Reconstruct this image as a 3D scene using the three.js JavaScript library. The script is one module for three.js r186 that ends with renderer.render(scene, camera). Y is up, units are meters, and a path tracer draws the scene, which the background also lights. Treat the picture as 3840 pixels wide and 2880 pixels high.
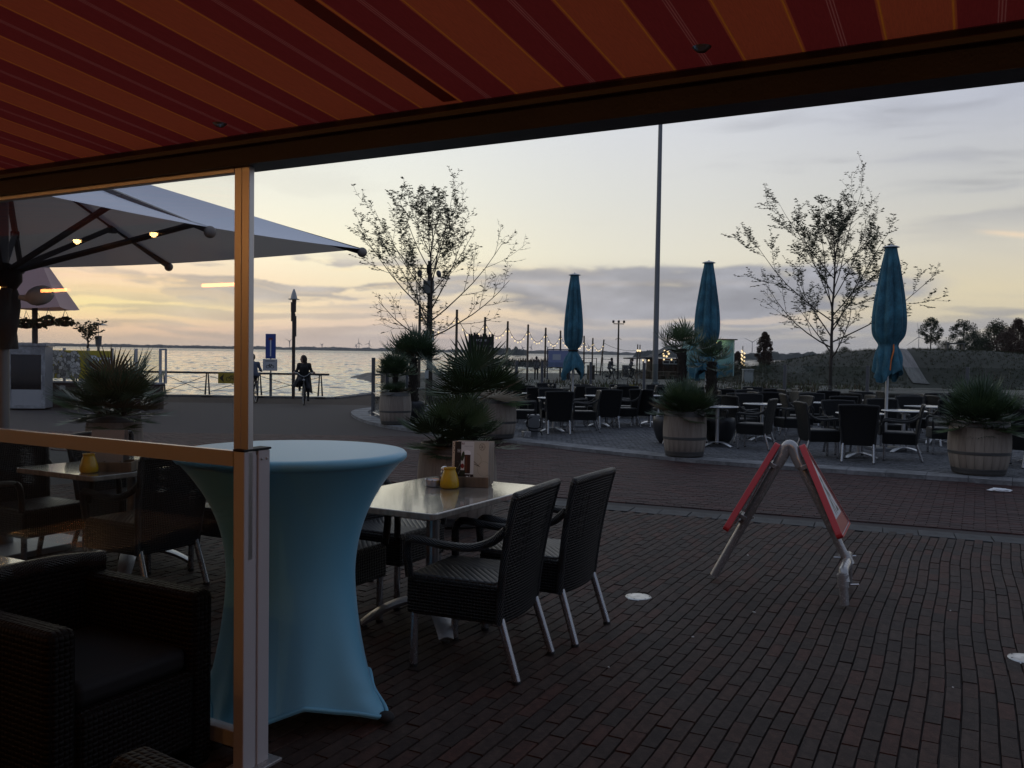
import * as THREE from 'three';
import { mergeGeometries, toCreasedNormals } from 'three/addons/utils/BufferGeometryUtils.js';
import { RoundedBoxGeometry } from 'three/addons/geometries/RoundedBoxGeometry.js';
import { MarchingCubes } from 'three/addons/objects/MarchingCubes.js';
import { RectAreaLightUniformsLib } from 'three/addons/lights/RectAreaLightUniformsLib.js';

// ---------------------------------------------------------------- camera, sky, sun, exposure
const scene = new THREE.Scene();
const camera = new THREE.PerspectiveCamera(48.12, 4 / 3, 0.05, 14000);
camera.position.set(0, 1.49, 0);
camera.rotation.order = 'YXZ';
camera.rotation.set(-THREE.MathUtils.degToRad(2.08), 0, 0.0155);
camera.updateMatrixWorld(true);
const renderer = new THREE.WebGLRenderer({ antialias: true });
renderer.toneMapping = THREE.LinearToneMapping;
renderer.toneMappingExposure = 1.0;
renderer.shadowMap.enabled = true;
RectAreaLightUniformsLib.init();

function rng(seed) { let s = seed >>> 0; return () => { s = (s + 0x6D2B79F5) >>> 0; let t = s; t = Math.imul(t ^ (t >>> 15), t | 1); t ^= t + Math.imul(t ^ (t >>> 7), t | 61); return ((t ^ (t >>> 14)) >>> 0) / 4294967296; }; }
const lerp = (a, b, t) => a + (b - a) * t, clamp = (x, a = 0, b = 1) => Math.min(b, Math.max(a, x));
const sstep = (a, b, x) => { const t = clamp((x - a) / (b - a)); return t * t * (3 - 2 * t); };
const lin = c => (c /= 255) <= 0.04045 ? c / 12.92 : Math.pow((c + 0.055) / 1.055, 2.4);
const hash2 = (x, y) => { let h = Math.imul(x, 374761393) + Math.imul(y, 668265263) | 0; h = Math.imul(h ^ (h >>> 13), 1274126177); return ((h ^ (h >>> 16)) >>> 0) / 4294967296; };
function vnoise(x, y, px = 0, py = 0) {           // value noise, optionally repeating every px, py cells
  const xi = Math.floor(x), yi = Math.floor(y), fx = x - xi, fy = y - yi, w = (v, p) => p ? ((v % p) + p) % p : v;
  const u = fx * fx * (3 - 2 * fx), v = fy * fy * (3 - 2 * fy);
  const a = hash2(w(xi, px), w(yi, py)), b = hash2(w(xi + 1, px), w(yi, py)), c = hash2(w(xi, px), w(yi + 1, py)), d = hash2(w(xi + 1, px), w(yi + 1, py));
  return lerp(lerp(a, b, u), lerp(c, d, u), v);
}
function fbm(x, y, o = 4, px = 0, py = 0) { let s = 0, a = 0.5, n = 0; for (let i = 0; i < o; i++) { s += a * vnoise(x + i * 17.3 * (px ? 0 : 1), y + i * 9.1 * (py ? 0 : 1), px, py); n += a; x *= 2; y *= 2; px *= 2; py *= 2; a *= 0.5; } return s / n; }

// dusk sky: colours read at azimuths across the view and elevations above the horizon (the sun has just set at azimuth -27)
const SUN_AZ = -27;
{
  const els = [0, 1.2, 2.6, 4.2, 6.5, 10, 15, 22, 40, 90];
  const cols = {                                   // distance in azimuth from the sunset: colours from the horizon up
    0: [[212, 192, 170], [250, 212, 172], [254, 232, 168], [254, 220, 184], [254, 242, 212], [240, 237, 220], [229, 232, 227], [217, 222, 227], [178, 192, 210], [134, 148, 174]],
    18: [[200, 186, 178], [226, 202, 184], [238, 214, 186], [243, 227, 193], [246, 239, 211], [236, 235, 221], [225, 229, 229], [214, 219, 227], [178, 192, 210], [134, 148, 174]],
    36: [[170, 170, 175], [180, 177, 178], [198, 192, 187], [223, 215, 195], [231, 227, 211], [223, 223, 217], [215, 218, 224], [206, 211, 223], [172, 185, 206], [134, 148, 174]],
    56: [[164, 166, 172], [182, 178, 172], [216, 204, 176], [223, 211, 181], [215, 209, 193], [201, 201, 198], [190, 194, 206], [182, 188, 204], [160, 174, 198], [134, 148, 174]],
    110: [[136, 146, 166], [142, 152, 170], [148, 158, 176], [152, 162, 180], [156, 168, 186], [158, 170, 190], [156, 170, 192], [154, 167, 188], [144, 158, 184], [134, 148, 176]],
    180: [[104, 118, 146], [112, 124, 152], [120, 132, 158], [126, 138, 164], [132, 144, 170], [136, 148, 174], [138, 152, 178], [138, 151, 174], [135, 149, 175], [134, 148, 176]],
  };
  const azs = Object.keys(cols).map(Number).sort((a, b) => a - b);
  const grid = azs.map(a => cols[a].map((c, j) => c.map(k => lin(k) * (a === 0 ? (j < 5 ? 1.20 : 1.08) : a === 18 ? 1.07 : 1))));
  const W = 4096, H = 2048, data = new Float32Array(W * H * 4);
  const base = (da, el, out) => {
    let i = 0; while (i < azs.length - 2 && da > azs[i + 1]) i++;
    let j = 0; while (j < els.length - 2 && el > els[j + 1]) j++;
    const u = sstep(azs[i], azs[i + 1], da) * 0.5 + clamp((da - azs[i]) / (azs[i + 1] - azs[i])) * 0.5, v = clamp((el - els[j]) / (els[j + 1] - els[j]));
    for (let k = 0; k < 3; k++) out[k] = lerp(lerp(grid[i][j][k], grid[i][j + 1][k], v), lerp(grid[i + 1][j][k], grid[i + 1][j + 1][k], v), u);
  };
  const band = (x, a, b, c, d) => sstep(a, b, x) * (1 - sstep(c, d, x));
  const c = [0, 0, 0];
  for (let y = 0; y < H; y++) {
    const el = (y + 0.5) / H * 180 - 90;
    for (let x = 0; x < W; x++) {
      const az = ((x + 0.5) / W - 0.25) * 360;     // -z looks at u = 0.25
      let a = az > 180 ? az - 360 : az;
      let da = Math.abs(a - SUN_AZ); if (da > 180) da = 360 - da;
      base(da, Math.max(el, 0), c);
      if (el > -1 && el < 34) {
        const glow = Math.exp(-da * da / 900);
        // grey-violet cloud, drawn out along the horizon
        const wx = a + 3.0 * (fbm(a * 0.22, el * 0.55, 3) - 0.5), wy = el + 1.3 * (fbm(a * 0.16 + 40, el * 0.45, 3) - 0.5);
        const n1 = fbm(wx * 0.30 + 11, wy * 1.15 + 3, 6), n2 = fbm(wx * 0.14 - 20, wy * 1.9 + 8, 5), n3 = fbm(wx * 0.07 + 60, wy * 0.55 + 21, 5);
        const bank = band(wy, 1.7, 3.0, 4.5, 6.3) * band(wx, -3, 1.5, 15, 30);
        const left = band(el, 2.2, 3.4, 5.4, 6.8) * band(a, -34, -17, -4, 4);
        const low = band(el, 0.1, 1.0, 2.6, 4.0), high = band(el, 6, 9, 17, 30) * sstep(-6, 22, a);
        let d = 0.95 * sstep(0.34, 0.58, n1 * 0.75 + bank * 0.36) * sstep(0.12, 0.5, bank + 0.1);
        d = Math.max(d, 0.85 * left * sstep(0.47, 0.56, n1 * 0.5 + n2 * 0.5));
        d = Math.max(d, (0.66 - 0.22 * glow) * low * sstep(0.47, 0.60, fbm(wx * 0.10 - 20, wy * 2.3 + 8, 5)));
        d = Math.max(d, 0.42 * high * sstep(0.52, 0.74, n3 * 0.6 + n2 * 0.4));
        d = Math.max(d, 0.35 * band(el, 4, 7, 22, 33) * sstep(0.56, 0.8, n3) * (da > 60 ? 1 : 0.3));
        const shade = 0.93 + 0.75 * (n1 - 0.45), warm = 0.35 * glow;
        const cc = [lin(168 + 66 * warm), lin(171 + 34 * warm), lin(183 - 20 * warm)];
        for (let k = 0; k < 3; k++) c[k] = lerp(c[k], cc[k] * shade * (0.55 + 0.45 * Math.exp(-da / 120)), d);
        // thin lit streaks low over the sunset
        const st = glow * band(el, 1.2, 2.2, 4.6, 6.2) * sstep(0.50, 0.66, fbm(wx * 0.09 + 5, wy * 2.9, 5)) * (1 - d * 0.7);
        const lit = [1.06, 0.80, 0.46];
        for (let k = 0; k < 3; k++) c[k] = lerp(c[k], lit[k], st * 0.75);
        const st2 = band(a, -16, -4, 12, 30) * band(el, 0.8, 1.2, 2.4, 2.9) * sstep(0.60, 0.72, fbm(wx * 0.10 + 31, wy * 2.4 + 7, 5));
        const lit2 = [0.80, 0.66, 0.52];
        for (let k = 0; k < 3; k++) c[k] = lerp(c[k], lit2[k], st2 * 0.6);
        // a short vapour trail
        const t = (a - 27.6) / 8.0, tr = Math.exp(-Math.pow((el - (7.55 - t * 1.15)) / (0.12 + 0.12 * clamp(t)), 2)) * band(t, 0, 0.25, 1.2, 2.0);
        const trc = [0.95, 0.74, 0.52];
        for (let k = 0; k < 3; k++) c[k] = lerp(c[k], trc[k], tr * 0.7 * (0.7 + 0.5 * fbm(a * 3, el * 3, 3)));
      }
      const g = el < 0 ? 0.55 : 1, o = (y * W + x) * 4;
      data[o] = c[0] * g; data[o + 1] = c[1] * g; data[o + 2] = c[2] * g; data[o + 3] = 1;
    }
  }
  const sky = new THREE.DataTexture(data, W, H, THREE.RGBAFormat, THREE.FloatType);
  sky.mapping = THREE.EquirectangularReflectionMapping;
  sky.magFilter = sky.minFilter = THREE.LinearFilter; sky.needsUpdate = true;
  scene.background = sky; scene.environment = sky;
}
const sun = new THREE.DirectionalLight(new THREE.Color(1.0, 0.72, 0.45), 0.02);   // afterglow of the sun that has just gone down
{
  const e = 2.5 * Math.PI / 180, a = SUN_AZ * Math.PI / 180;
  sun.position.set(Math.sin(a) * Math.cos(e) * 60, Math.sin(e) * 60, -Math.cos(a) * Math.cos(e) * 60);
  sun.castShadow = true; sun.shadow.radius = 40; sun.shadow.mapSize.set(2048, 2048);
  const s = sun.shadow.camera; s.left = s.bottom = -40; s.right = s.top = 40; s.near = 1; s.far = 160;
  scene.add(sun); scene.add(sun.target);
}

// ---------------------------------------------------------------- helpers
const V = (x, y, z) => new THREE.Vector3(x, y, z);
const names = {};
function numbered(n) { const k = names[n] = (names[n] ?? -1) + 1; return k ? `${n}_${String(k).padStart(3, '0')}` : n; }
const FALL = 0.014, CA = Math.cos(28.5 * Math.PI / 180), SA = Math.sin(28.5 * Math.PI / 180), ALONG = -28.5 * Math.PI / 180;
const gy = (x, z) => z > -30 ? FALL * Math.min(z, 0.6) : -0.42;           // the paving falls gently towards the water
const AO = (a, o) => [a * CA + o * SA, a * SA - o * CA];            // metres along the cafe front, metres out from the camera's line
function setInfo(o, label, category, group, kind) { if (label) o.userData.label = label; if (category) o.userData.category = category; if (group) o.userData.group = group; if (kind) o.userData.kind = kind; return o; }
function thing(name, label, category, group) { const o = new THREE.Group(); o.name = numbered(name); scene.add(o); return setInfo(o, label, category, group); }
function part(name, geo, mat, parent, label) { const m = new THREE.Mesh(Array.isArray(geo) ? merge(geo) : geo, mat); m.name = name; m.castShadow = m.receiveShadow = true; if (label) m.userData.label = label; parent.add(m); return m; }
function solo(name, geo, mat, label, category, group) { const m = part(numbered(name), geo, mat, scene); return setInfo(m, label, category, group); }
function struct(name, geo, mat) { const m = part(numbered(name), geo, mat, scene); m.userData.kind = 'structure'; return m; }
function structGroup(name) { const o = new THREE.Group(); o.name = numbered(name); o.userData.kind = 'structure'; scene.add(o); return o; }
const QT = new THREE.Quaternion().setFromAxisAngle(V(1, 0, 0), -FALL);
function put(o, x, z, turn = 0, dy = 0, tilt = true) { o.position.set(x, gy(x, z) + dy, z); o.quaternion.setFromAxisAngle(V(0, 1, 0), turn); if (tilt && z > -30) o.quaternion.premultiply(QT); return o; }
function merge(list) {
  const gs = list.map(g => { let q = g.index ? g.toNonIndexed() : g.clone(); if (!q.attributes.normal) q.computeVertexNormals(); if (!q.attributes.uv) q.setAttribute('uv', new THREE.BufferAttribute(new Float32Array(q.attributes.position.count * 2), 2)); for (const k of Object.keys(q.attributes)) if (!['position', 'normal', 'uv', 'color'].includes(k)) q.deleteAttribute(k); q.morphAttributes = {}; return q; });
  if (gs.some(g => g.attributes.color) && !gs.every(g => g.attributes.color)) gs.forEach(g => g.deleteAttribute('color'));
  return gs.length === 1 ? gs[0] : mergeGeometries(gs, false);
}
// uv in metres on the face's own plane
function uvm(g, s = 1) {
  g = g.index ? g.toNonIndexed() : g; if (!g.attributes.normal) g.computeVertexNormals();
  const p = g.attributes.position, n = g.attributes.normal, uv = new Float32Array(p.count * 2);
  for (let i = 0; i < p.count; i++) {
    const ax = Math.abs(n.getX(i)), ay = Math.abs(n.getY(i)), az = Math.abs(n.getZ(i)), x = p.getX(i), y = p.getY(i), z = p.getZ(i);
    if (ay >= ax && ay >= az) { uv[2 * i] = x * s; uv[2 * i + 1] = z * s; } else if (ax >= az) { uv[2 * i] = z * s; uv[2 * i + 1] = y * s; } else { uv[2 * i] = x * s; uv[2 * i + 1] = y * s; }
  }
  g.setAttribute('uv', new THREE.BufferAttribute(uv, 2)); return g;
}
function box(w, h, d, x = 0, y = 0, z = 0, r = 0) { const g = r ? new RoundedBoxGeometry(w, h, d, 2, Math.min(r, w / 2.01, h / 2.01, d / 2.01)) : new THREE.BoxGeometry(w, h, d); g.translate(x, y, z); return uvm(g); }
function rod(p, q, r0, r1 = r0, seg = 10) {
  p = p.isVector3 ? p : V(...p); q = q.isVector3 ? q : V(...q); const d = q.clone().sub(p), l = d.length();
  const g = new THREE.CylinderGeometry(r1, r0, l, seg, 1); g.translate(0, l / 2, 0);
  g.applyQuaternion(new THREE.Quaternion().setFromUnitVectors(V(0, 1, 0), d.normalize())); g.translate(p.x, p.y, p.z); return g;
}
function pipe(pts, r, seg = 24, rad = 8, closed = false, tension = 0.5) {
  const c = new THREE.CatmullRomCurve3(pts.map(p => p.isVector3 ? p : V(...p)), closed, 'catmullrom', tension); const L = c.getLength();
  const g = new THREE.TubeGeometry(c, seg, r, rad, closed); const uv = g.attributes.uv; for (let i = 0; i < uv.count; i++) uv.setXY(i, uv.getX(i) * L, uv.getY(i) * r * 6.28); return g;
}
const lathe = (pts, seg = 32) => new THREE.LatheGeometry(pts.map(p => new THREE.Vector2(p[0], p[1])), seg);
// closed shell over a grid of points: f(u, v) gives the middle, thickness t along its normal
function shell(f, nu, nv, t, us = 1, vs = 1) {
  const P = [], N = [];
  for (let j = 0; j <= nv; j++) for (let i = 0; i <= nu; i++) P.push(f(i / nu, j / nv));
  const at = (i, j) => P[clamp(j, 0, nv) * (nu + 1) + clamp(i, 0, nu)];
  for (let j = 0; j <= nv; j++) for (let i = 0; i <= nu; i++) N.push(at(i + 1, j).clone().sub(at(i - 1, j)).cross(at(i, j + 1).clone().sub(at(i, j - 1))).normalize());
  const pos = [], uv = [], idx = [];
  for (const s of [1, -1]) for (let k = 0; k < P.length; k++) { const q = P[k].clone().addScaledVector(N[k], s * t / 2); pos.push(q.x, q.y, q.z); uv.push((k % (nu + 1)) / nu * us, Math.floor(k / (nu + 1)) / nv * vs); }
  const M = P.length, id = (i, j) => j * (nu + 1) + i;
  for (let j = 0; j < nv; j++) for (let i = 0; i < nu; i++) { const a = id(i, j), b = id(i + 1, j), c = id(i + 1, j + 1), d = id(i, j + 1); idx.push(a, b, c, a, c, d, M + a, M + c, M + b, M + a, M + d, M + c); }
  const rim = []; for (let i = 0; i <= nu; i++) rim.push(id(i, 0)); for (let j = 1; j <= nv; j++) rim.push(id(nu, j)); for (let i = nu - 1; i >= 0; i--) rim.push(id(i, nv)); for (let j = nv - 1; j >= 1; j--) rim.push(id(0, j));
  for (let k = 0; k < rim.length; k++) { const a = rim[k], b = rim[(k + 1) % rim.length]; idx.push(a, M + a, M + b, a, M + b, b); }
  let g = new THREE.BufferGeometry(); g.setAttribute('position', new THREE.Float32BufferAttribute(pos, 3)); g.setAttribute('uv', new THREE.Float32BufferAttribute(uv, 2)); g.setIndex(idx); g.computeVertexNormals(); return toCreasedNormals(g, 0.7);
}
function grid(f, nu, nv, us = 1, vs = 1) {                           // open sheet
  const pos = [], uv = [], idx = [];
  for (let j = 0; j <= nv; j++) for (let i = 0; i <= nu; i++) { const p = f(i / nu, j / nv); pos.push(p.x, p.y, p.z); uv.push(i / nu * us, j / nv * vs); }
  for (let j = 0; j < nv; j++) for (let i = 0; i < nu; i++) { const a = j * (nu + 1) + i, b = a + 1, c = b + nu + 1, d = a + nu + 1; idx.push(a, b, c, a, c, d); }
  const g = new THREE.BufferGeometry(); g.setAttribute('position', new THREE.Float32BufferAttribute(pos, 3)); g.setAttribute('uv', new THREE.Float32BufferAttribute(uv, 2)); g.setIndex(idx); g.computeVertexNormals(); return g;
}
function extrude(pts, depth, bevel = 0, holes = []) {
  const s = new THREE.Shape(pts.map(p => new THREE.Vector2(p[0], p[1]))); for (const h of holes) s.holes.push(new THREE.Path(h.map(p => new THREE.Vector2(p[0], p[1]))));
  return new THREE.ExtrudeGeometry(s, { depth, bevelEnabled: bevel > 0, bevelSize: bevel, bevelThickness: bevel, bevelSegments: 1, curveSegments: 8 });
}
// flat-ish ground polygon following h(x, z), fanned over a grid of its bounding box
function groundPoly(pts, h, uvs = 1) {
  const shape = new THREE.Shape(pts.map(p => new THREE.Vector2(p[0], -p[1]))); const g = new THREE.ShapeGeometry(shape); g.rotateX(-Math.PI / 2);
  const p = g.attributes.position, uv = g.attributes.uv; for (let i = 0; i < p.count; i++) { p.setY(i, h(p.getX(i), p.getZ(i))); uv.setXY(i, p.getX(i) * uvs, p.getZ(i) * uvs); } g.computeVertexNormals(); return g;
}
// textures
function dataTex(n, m, f, srgb, rep) {
  const d = new Uint8Array(n * m * 4); for (let y = 0; y < m; y++) for (let x = 0; x < n; x++) { const c = f(x / n, y / m, x, y); const o = (y * n + x) * 4; if (typeof c === 'number') { d[o] = d[o + 1] = d[o + 2] = clamp(c) * 255; } else { d[o] = clamp(c[0]) * 255; d[o + 1] = clamp(c[1]) * 255; d[o + 2] = clamp(c[2]) * 255; } d[o + 3] = 255; }
  const t = new THREE.DataTexture(d, n, m); t.wrapS = t.wrapT = THREE.RepeatWrapping; t.magFilter = THREE.LinearFilter; t.minFilter = THREE.LinearMipmapLinearFilter; t.generateMipmaps = true; if (srgb) t.colorSpace = THREE.SRGBColorSpace; if (rep) t.repeat.set(rep[0], rep[1]); t.needsUpdate = true; return t;
}
function canvasTex(w, h, draw) { const c = document.createElement('canvas'); c.width = w; c.height = h; const x = c.getContext('2d'); draw(x, w, h); const t = new THREE.CanvasTexture(c); t.colorSpace = THREE.SRGBColorSpace; return t; }
const again = (t, x, y) => { const c = t.clone(); c.repeat.set(x, y); c.needsUpdate = true; return c; };
const mat = (r, g, b, rough = 0.7, more = {}) => new THREE.MeshPhysicalMaterial({ color: new THREE.Color().setRGB(r, g, b), roughness: rough, ...more });
const grain = dataTex(256, 256, (u, v) => 0.35 * fbm(u * 8, v * 8, 3, 8, 8) + 0.65 * fbm(u * 48, v * 48, 3, 48, 48));
const patchy = dataTex(512, 512, (u, v) => { const n = fbm(u * 6, v * 6, 5, 6, 6), m = fbm(u * 40, v * 40, 3, 40, 40); const k = 0.62 + 0.42 * n + 0.22 * (m - 0.5); return [k, k, k]; }, true);
const woodTex = dataTex(256, 512, (u, v) => { const n = fbm(u * 20, v * 2, 4, 20, 2), m = fbm(u * 60, v * 6, 2, 60, 6), s = fbm(u * 3, v * 3, 4, 3, 3); const k = 0.55 + 0.35 * n + 0.14 * (m - 0.5) + 0.28 * (s - 0.5); return [k, k * 0.985, k * 0.96]; }, true);
// ---------------------------------------------------------------- materials
const weaveH = (u, v, n) => { const x = u * n, y = v * n, i = Math.floor(x), j = Math.floor(y), fx = x - i, fy = y - j; const a = Math.sin(Math.PI * fx), b = Math.sin(Math.PI * fy); return (i + j) % 2 ? a * (0.55 + 0.45 * b) : b * (0.55 + 0.45 * a) * 0.9; };
const weaveBump = dataTex(256, 256, (u, v) => weaveH(u, v, 16));                                   // 16 strands a tile
const weaveHoles = dataTex(512, 512, (u, v) => {                                                   // small gaps in the middle of the backrest
  const n = 56, x = u * n, y = v * n, fx = x - Math.floor(x) - 0.5, fy = y - Math.floor(y) - 0.5, r = Math.hypot(fx, fy);
  const zone = Math.max(0, 1 - Math.abs(Math.abs(u - 0.5) * 5 - 1.2)) * sstep(0.38, 0.5, v) * (1 - sstep(0.86, 0.92, v)) * (hash2(Math.floor(x), Math.floor(y)) * 0.5 + 0.6);
  return r < 0.34 * clamp(zone * 1.3) ? 0 : 1;
});
const chevBump = dataTex(256, 256, (u, v) => { const w = Math.abs(u - 0.5) * 2, s = v * 12 + w * 6, f = s - Math.floor(s); return Math.pow(Math.sin(Math.PI * f), 0.6) * (0.85 + 0.15 * Math.sin(u * 180)); });
const M = {
  wicker: mat(0.006, 0.006, 0.0065, 0.42, { specularIntensity: 0.6, bumpMap: again(weaveBump, 4, 4), bumpScale: 0.012 }),
  wickerBack: mat(0.006, 0.006, 0.0065, 0.42, { specularIntensity: 0.6, bumpMap: again(weaveBump, 2.6, 2.6), bumpScale: 0.012, alphaMap: weaveHoles, alphaTest: 0.5, side: THREE.DoubleSide }),
  wickerFar: mat(0.005, 0.005, 0.0055, 0.5, { specularIntensity: 0.45, bumpMap: again(weaveBump, 4.5, 4.5), bumpScale: 0.004 }),
  wickerSeat: mat(0.018, 0.018, 0.018, 0.45, { bumpMap: again(chevBump, 2, 2.2), bumpScale: 0.006 }),
  braid: mat(0.012, 0.012, 0.013, 0.36, { bumpMap: again(chevBump, 4, 8), bumpScale: 0.012 }),
  wickerBrown: mat(0.0045, 0.0032, 0.003, 0.6, { specularIntensity: 0.3, bumpMap: again(weaveBump, 3.5, 3.5), bumpScale: 0.006 }),
  aluLeg: mat(0.34, 0.34, 0.35, 0.42, { metalness: 0.75, roughnessMap: grain }),
  alu: mat(0.55, 0.55, 0.56, 0.34, { metalness: 0.9 }),
  castAlu: mat(0.60, 0.60, 0.61, 0.30, { metalness: 0.9, bumpMap: again(grain, 4, 4), bumpScale: 0.0015 }),
  rubber: mat(0.01, 0.01, 0.01, 0.8),
  tabletop: mat(0.50, 0.47, 0.42, 0.2, { map: again(woodTex, 0.9, 0.9), clearcoat: 1, clearcoatRoughness: 0.07 }),
  tableFar: mat(0.55, 0.55, 0.55, 0.22, { metalness: 0.35 }),
  frame: mat(0.60, 0.57, 0.54, 0.36, { metalness: 0.7, bumpMap: again(grain, 5, 5), bumpScale: 0.0003 }),
  frameGrey: mat(0.42, 0.41, 0.42, 0.55, { bumpMap: again(grain, 6, 6), bumpScale: 0.0004 }),
  black: mat(0.008, 0.008, 0.009, 0.65, { specularIntensity: 0.5 }),
  darkBar: mat(0.006, 0.007, 0.010, 0.42, { bumpMap: again(grain, 3, 3), bumpScale: 0.0006 }),
  glass: new THREE.MeshPhysicalMaterial({ color: 0xffffff, transmission: 1, thickness: 0, roughness: 0, ior: 1.5 }),
  glassDim: new THREE.MeshPhysicalMaterial({ color: new THREE.Color().setRGB(0.86, 0.88, 0.87), transmission: 1, thickness: 0, roughness: 0.02, ior: 1.5 }),
  spandex: mat(0.135, 0.38, 0.52, 0.44, { sheen: 1, sheenRoughness: 0.45, sheenColor: new THREE.Color().setRGB(0.75, 0.8, 0.82), bumpMap: again(grain, 12, 12), bumpScale: 0.0004 }),
  teal: mat(0.045, 0.17, 0.24, 0.85, { bumpMap: again(grain, 6, 6), bumpScale: 0.0008, map: patchy }),
  canvasWhite: mat(0.66, 0.66, 0.70, 0.85, { transmission: 0.13, thickness: 0, bumpMap: again(grain, 6, 6), bumpScale: 0.0008 }),
  canvasGrey: mat(0.52, 0.33, 0.31, 0.85, { transmission: 0.16, thickness: 0 }),
  stave: [0, 1, 2, 3].map(i => mat(0.40 - 0.03 * i, 0.345 - 0.03 * i, 0.295 - 0.026 * i, 0.8, { map: woodTex, bumpMap: woodTex, bumpScale: 0.002 })),
  hoop: mat(0.12, 0.115, 0.11, 0.55, { metalness: 0.6, map: patchy, bumpMap: again(grain, 3, 3), bumpScale: 0.001 }),
  soil: mat(0.018, 0.013, 0.010, 0.95, { bumpMap: again(grain, 4, 4), bumpScale: 0.01 }),
  frond: [mat(0.045, 0.075, 0.030, 0.42, { side: THREE.DoubleSide }), mat(0.058, 0.090, 0.034, 0.42, { side: THREE.DoubleSide }), mat(0.034, 0.058, 0.026, 0.42, { side: THREE.DoubleSide })],
  dryFrond: mat(0.13, 0.09, 0.045, 0.7, { side: THREE.DoubleSide }),
  palmTrunk: mat(0.032, 0.023, 0.017, 0.95, { bumpMap: again(grain, 2, 6), bumpScale: 0.02 }),
  bark: mat(0.045, 0.036, 0.03, 0.9, { bumpMap: again(grain, 2, 5), bumpScale: 0.006 }),
  leaf: mat(0.035, 0.042, 0.014, 0.6, { side: THREE.DoubleSide }),
  pine: mat(0.022, 0.034, 0.016, 0.8, { side: THREE.DoubleSide }),
  birch: mat(0.035, 0.045, 0.020, 0.8, { side: THREE.DoubleSide }),
  russet: mat(0.05, 0.028, 0.018, 0.8, { side: THREE.DoubleSide }),
  steelDark: mat(0.045, 0.038, 0.034, 0.55, { metalness: 0.4 }),
  steelGrey: mat(0.16, 0.165, 0.17, 0.5, { metalness: 0.4 }),
  galv: mat(0.36, 0.35, 0.34, 0.45, { metalness: 0.45, roughnessMap: grain, bumpMap: again(grain, 2, 2), bumpScale: 0.0008 }),
  red: mat(0.42, 0.018, 0.022, 0.45, { bumpMap: again(grain, 3, 3), bumpScale: 0.0004 }),
  cream: mat(0.55, 0.55, 0.52, 0.6, { map: patchy }),
  timber: mat(0.16, 0.12, 0.09, 0.8, { map: woodTex, bumpMap: woodTex, bumpScale: 0.003 }),
  timberGrey: mat(0.20, 0.19, 0.17, 0.85, { map: woodTex, bumpMap: woodTex, bumpScale: 0.003 }),
  bulbWarm: mat(0.9, 0.8, 0.6, 0.5, { emissive: new THREE.Color(1.0, 0.74, 0.38), emissiveIntensity: 1.15 }),
  turbine: mat(0.16, 0.16, 0.17, 0.7),
};

// ---------------------------------------------------------------- the setting: water, far shore
const WATER = -1.6;
{
  const wm = new THREE.MeshPhysicalMaterial({ color: new THREE.Color().setRGB(0.03, 0.042, 0.05), roughness: 0.06, ior: 1.333, specularIntensity: 1 });
  // wind waves as real relief: short crests across the wind, calmer far out where the mesh widens
  const wave = (x, z) => 0.26 * (fbm(x * 0.42 + 7, z * 1.05 + 3 + 0.5 * fbm(x * 0.2, z * 0.2, 2), 3) - 0.5) + 0.11 * (fbm(x * 1.3 + 70, z * 3.1, 2) - 0.5) + 0.14 * (fbm(x * 0.07 + 30, z * 0.16, 2) - 0.5);
  const zs = []; let z = -33; while (z > -900) { zs.push(z); z -= 0.22 * Math.pow(z / -33, 1.25); } const NX = 340, pos = [], nor = [], idx = [];
  for (const zz of zs) for (let i = 0; i <= NX; i++) { const x = (i / NX - 0.56) * (-zz) * 1.55, k = 1 / (1 + Math.pow(-zz / 500, 2)), e = 0.10; pos.push(x, WATER + wave(x, zz) * k, zz); const dx = (wave(x + e, zz) - wave(x - e, zz)) / (2 * e), dz = (wave(x, zz + e) - wave(x, zz - e)) / (2 * e), l = Math.hypot(dx, 1, dz); nor.push(-dx / l, 1 / l, -dz / l); }
  for (let j = 0; j < zs.length - 1; j++) for (let i = 0; i < NX; i++) { const a = j * (NX + 1) + i, b = a + 1, c = b + NX + 1, d = a + NX + 1; idx.push(a, b, c, a, c, d); }
  const g = new THREE.BufferGeometry(); g.setAttribute('position', new THREE.Float32BufferAttribute(pos, 3)); g.setAttribute('normal', new THREE.Float32BufferAttribute(nor, 3)); g.setIndex(idx); console.log('water rows', zs.length);
  struct('water', g, wm);
  const g2 = new THREE.PlaneGeometry(15000, 6700); g2.rotateX(-Math.PI / 2); g2.translate(0, WATER - 0.14, -3150); struct('water', g2, Object.assign(wm.clone(), { roughness: 0.28 }));
}
const R0 = rng(11);
// a wooded strip of land: a low bank with tree crowns as uneven solids along it
function treeline(name, x0, z0, x1, z1, h, n, seed, m, w = 30) {
  const r = rng(seed), top = []; for (let i = 0; i <= n; i++) top.push(h * (0.55 + 0.6 * fbm(i * 0.35 + seed, seed, 4)) * (0.9 + 0.2 * r()));
  const dx = x1 - x0, dz = z1 - z0, L = Math.hypot(dx, dz), nx = -dz / L, nz = dx / L;
  const rows = 6; const g = grid((u, v) => { const i = Math.round(u * n), e = Math.min(1, Math.min(u, 1 - u) * n * 0.34), t = v * 2 - 1, y = WATER + 0.2 + Math.sqrt(Math.max(0, 1 - t * t * t * t)) * top[i] * e * (0.85 + 0.3 * hash2(i, Math.round(v * rows) + seed)) * (Math.abs(t) > 0.99 ? 0 : 1); return V(x0 + dx * u + nx * t * w, y, z0 + dz * u + nz * t * w); }, n, rows);
  const o = struct(name, toCreasedNormals(g, 0.5), m); return o;
}
const farWood = mat(0.055, 0.060, 0.055, 0.95);
treeline('far_shore', -5200, -5200, 600, -4200, 17, 420, 3, farWood, 60);
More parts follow.
